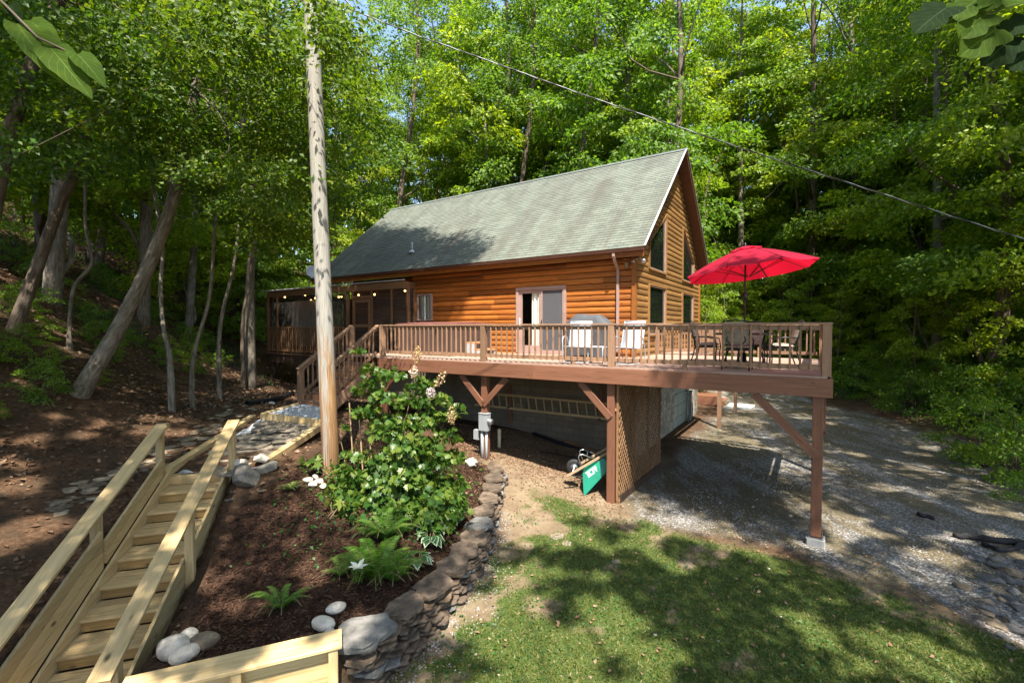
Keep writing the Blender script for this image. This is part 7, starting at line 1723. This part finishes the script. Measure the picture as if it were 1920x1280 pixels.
o = leaves('gravel', on_ground(x, y, .003), D, np.tile([0, 0, 1.0], (len(x), 1)), rn.uniform(.006, .018, len(x)), (V0, F0), M['chip']); tag(o, 'small pale gravel along the foot of the stone wall', 'gravel', None, 'stuff')
# dead leaves on the hillside and under the deck
x, y = view_sample(52000, (-22, -3.5), (5, 26), 1.4); k = (edge_sd(x, y) > .1) & (interp_grid(bed_m, x, y) < .3) & (poly_sd(x, y, PATHP) < 0) & (x / y > -1.35); nn = fbm(x, y, .8, 51)
k &= rn.uniform(size=len(x)) < np.clip((nn - .33) * 4, .05, 1) * np.where((x > -8) & (y < 13), .35, 1); ins = poly_sd(x, y, [(-6.1, 8.3), (-4.7, 3.4), (-3.7, 3.6), (-4.9, 8.6)]) > -.05; k &= ~ins; x, y = x[k], y[k]
d = rn.normal(size=(len(x), 3)); d[:, 2] *= .35; Nn = rn.normal(size=(len(x), 3)) * .45; Nn[:, 2] += 1
o = leaves('leaf_litter', on_ground(x, y, .015), d, Nn, rn.uniform(.05, .13, len(x)), (np.array([(0, 0, 0), (.32, .4, .14), (0, 1, -.02), (-.32, .4, .14)]), LEAF_S[1]), M['litter']); tag(o, 'brown dead leaves covering the wooded slope at left', 'leaf litter', None, 'stuff')
x, y = rn.uniform(-3.5, 2.4, 26000), rn.uniform(9.3, 15.5, 26000); a, b = (x - C0.x) * DV.x + (y - C0.y) * DV.y, (x - C0.x) * NV.x + (y - C0.y) * NV.y; k = (b < -.15) & (edge_sd(x, y) < .8) & (rn.uniform(size=len(x)) < np.clip((b + 3.9) * .5 + .25, .1, .9)); x, y = x[k], y[k]
d = rn.normal(size=(len(x), 3)); d[:, 2] *= .35; Nn = rn.normal(size=(len(x), 3)) * .45; Nn[:, 2] += 1
o = leaves('leaf_litter', on_ground(x, y, .012), d, Nn, rn.uniform(.03, .075, len(x)), LEAF_S, M['litter_red']); tag(o, 'brown dead leaves on the dirt under the deck', 'leaf litter', None, 'stuff')
# shredded bark
x, y = rn.uniform(-4.8, -.4, 60000), rn.uniform(4.2, 11.5, 60000); k = (interp_grid(bed_m, x, y) > .5); x, y = x[k], y[k]; a = rn.uniform(0, 6.28, len(x)); D = np.stack([np.cos(a), np.sin(a), rn.normal(size=len(x)) * .25], 1); Nn = rn.normal(size=(len(x), 3)) * .5; Nn[:, 2] += 1
o = leaves('bark_mulch', on_ground(x, y, .006), D, Nn, rn.uniform(.03, .09, len(x)), LEAF_S, M['mulch_chip'], None, .42); tag(o, 'dark shredded bark mulch covering the garden bed', 'mulch', None, 'stuff')
# low weeds round the hydrangea and creeping plants on the banks
x, y = rn.uniform(-4.2, -.5, 7000), rn.uniform(6.0, 11.3, 7000); w_ = np.exp(-(((x + 2.3) / 1.1) ** 2 + ((y - 8.6) / 1.5) ** 2)); k = (interp_grid(bed_m, x, y) > .4) & (rn.uniform(size=len(x)) < w_ * 1.1); x, y = x[k], y[k]
P = on_ground(x, y, 0); P[:, 2] += rn.uniform(.02, .22, len(x)) * np.clip(fbm(x, y, 1.5, 71) * 1.6, .2, 1); d = rn.normal(size=(len(x), 3)); Nn = rn.normal(size=(len(x), 3)) * .5; Nn[:, 2] += 1
o = leaves('ground_cover', P, d, Nn, rn.uniform(.04, .09, len(x)), LEAF_S, M['leaf_cover']); tag(o, 'low green weeds spreading under and around the hydrangea', 'ground cover', None, 'stuff')
x, y = rn.uniform(16, 30, 26000), rn.uniform(9, 36, 26000); k = (interp_grid(weed_m, x, y) > .2) & (interp_grid(drive_m, x, y) < .3); x, y = x[k], y[k]
P = on_ground(x, y, 0); P[:, 2] += rn.uniform(.02, .45, len(x)); d = rn.normal(size=(len(x), 3)); Nn = rn.normal(size=(len(x), 3)) * .5; Nn[:, 2] += 1
o = leaves('ground_cover', P, d, Nn, rn.uniform(.10, .22, len(x)), LEAF_S, M['leaf_cover']); tag(o, 'dense green undergrowth on the bank right of the driveway', 'ground cover', None, 'stuff')
x, y = rn.uniform(-22, -8, 16000), rn.uniform(7, 26, 16000); k = (interp_grid(weed_m, x, y) > .25); x, y = x[k], y[k]
P = on_ground(x, y, 0); P[:, 2] += rn.uniform(.02, .25, len(x)); d = rn.normal(size=(len(x), 3)); Nn = rn.normal(size=(len(x), 3)) * .5; Nn[:, 2] += 1
o = leaves('ground_cover', P, d, Nn, rn.uniform(.07, .15, len(x)), LEAF_S, M['leaf_cover']); tag(o, 'green creeping plants in patches on the left hillside', 'ground cover', None, 'stuff')
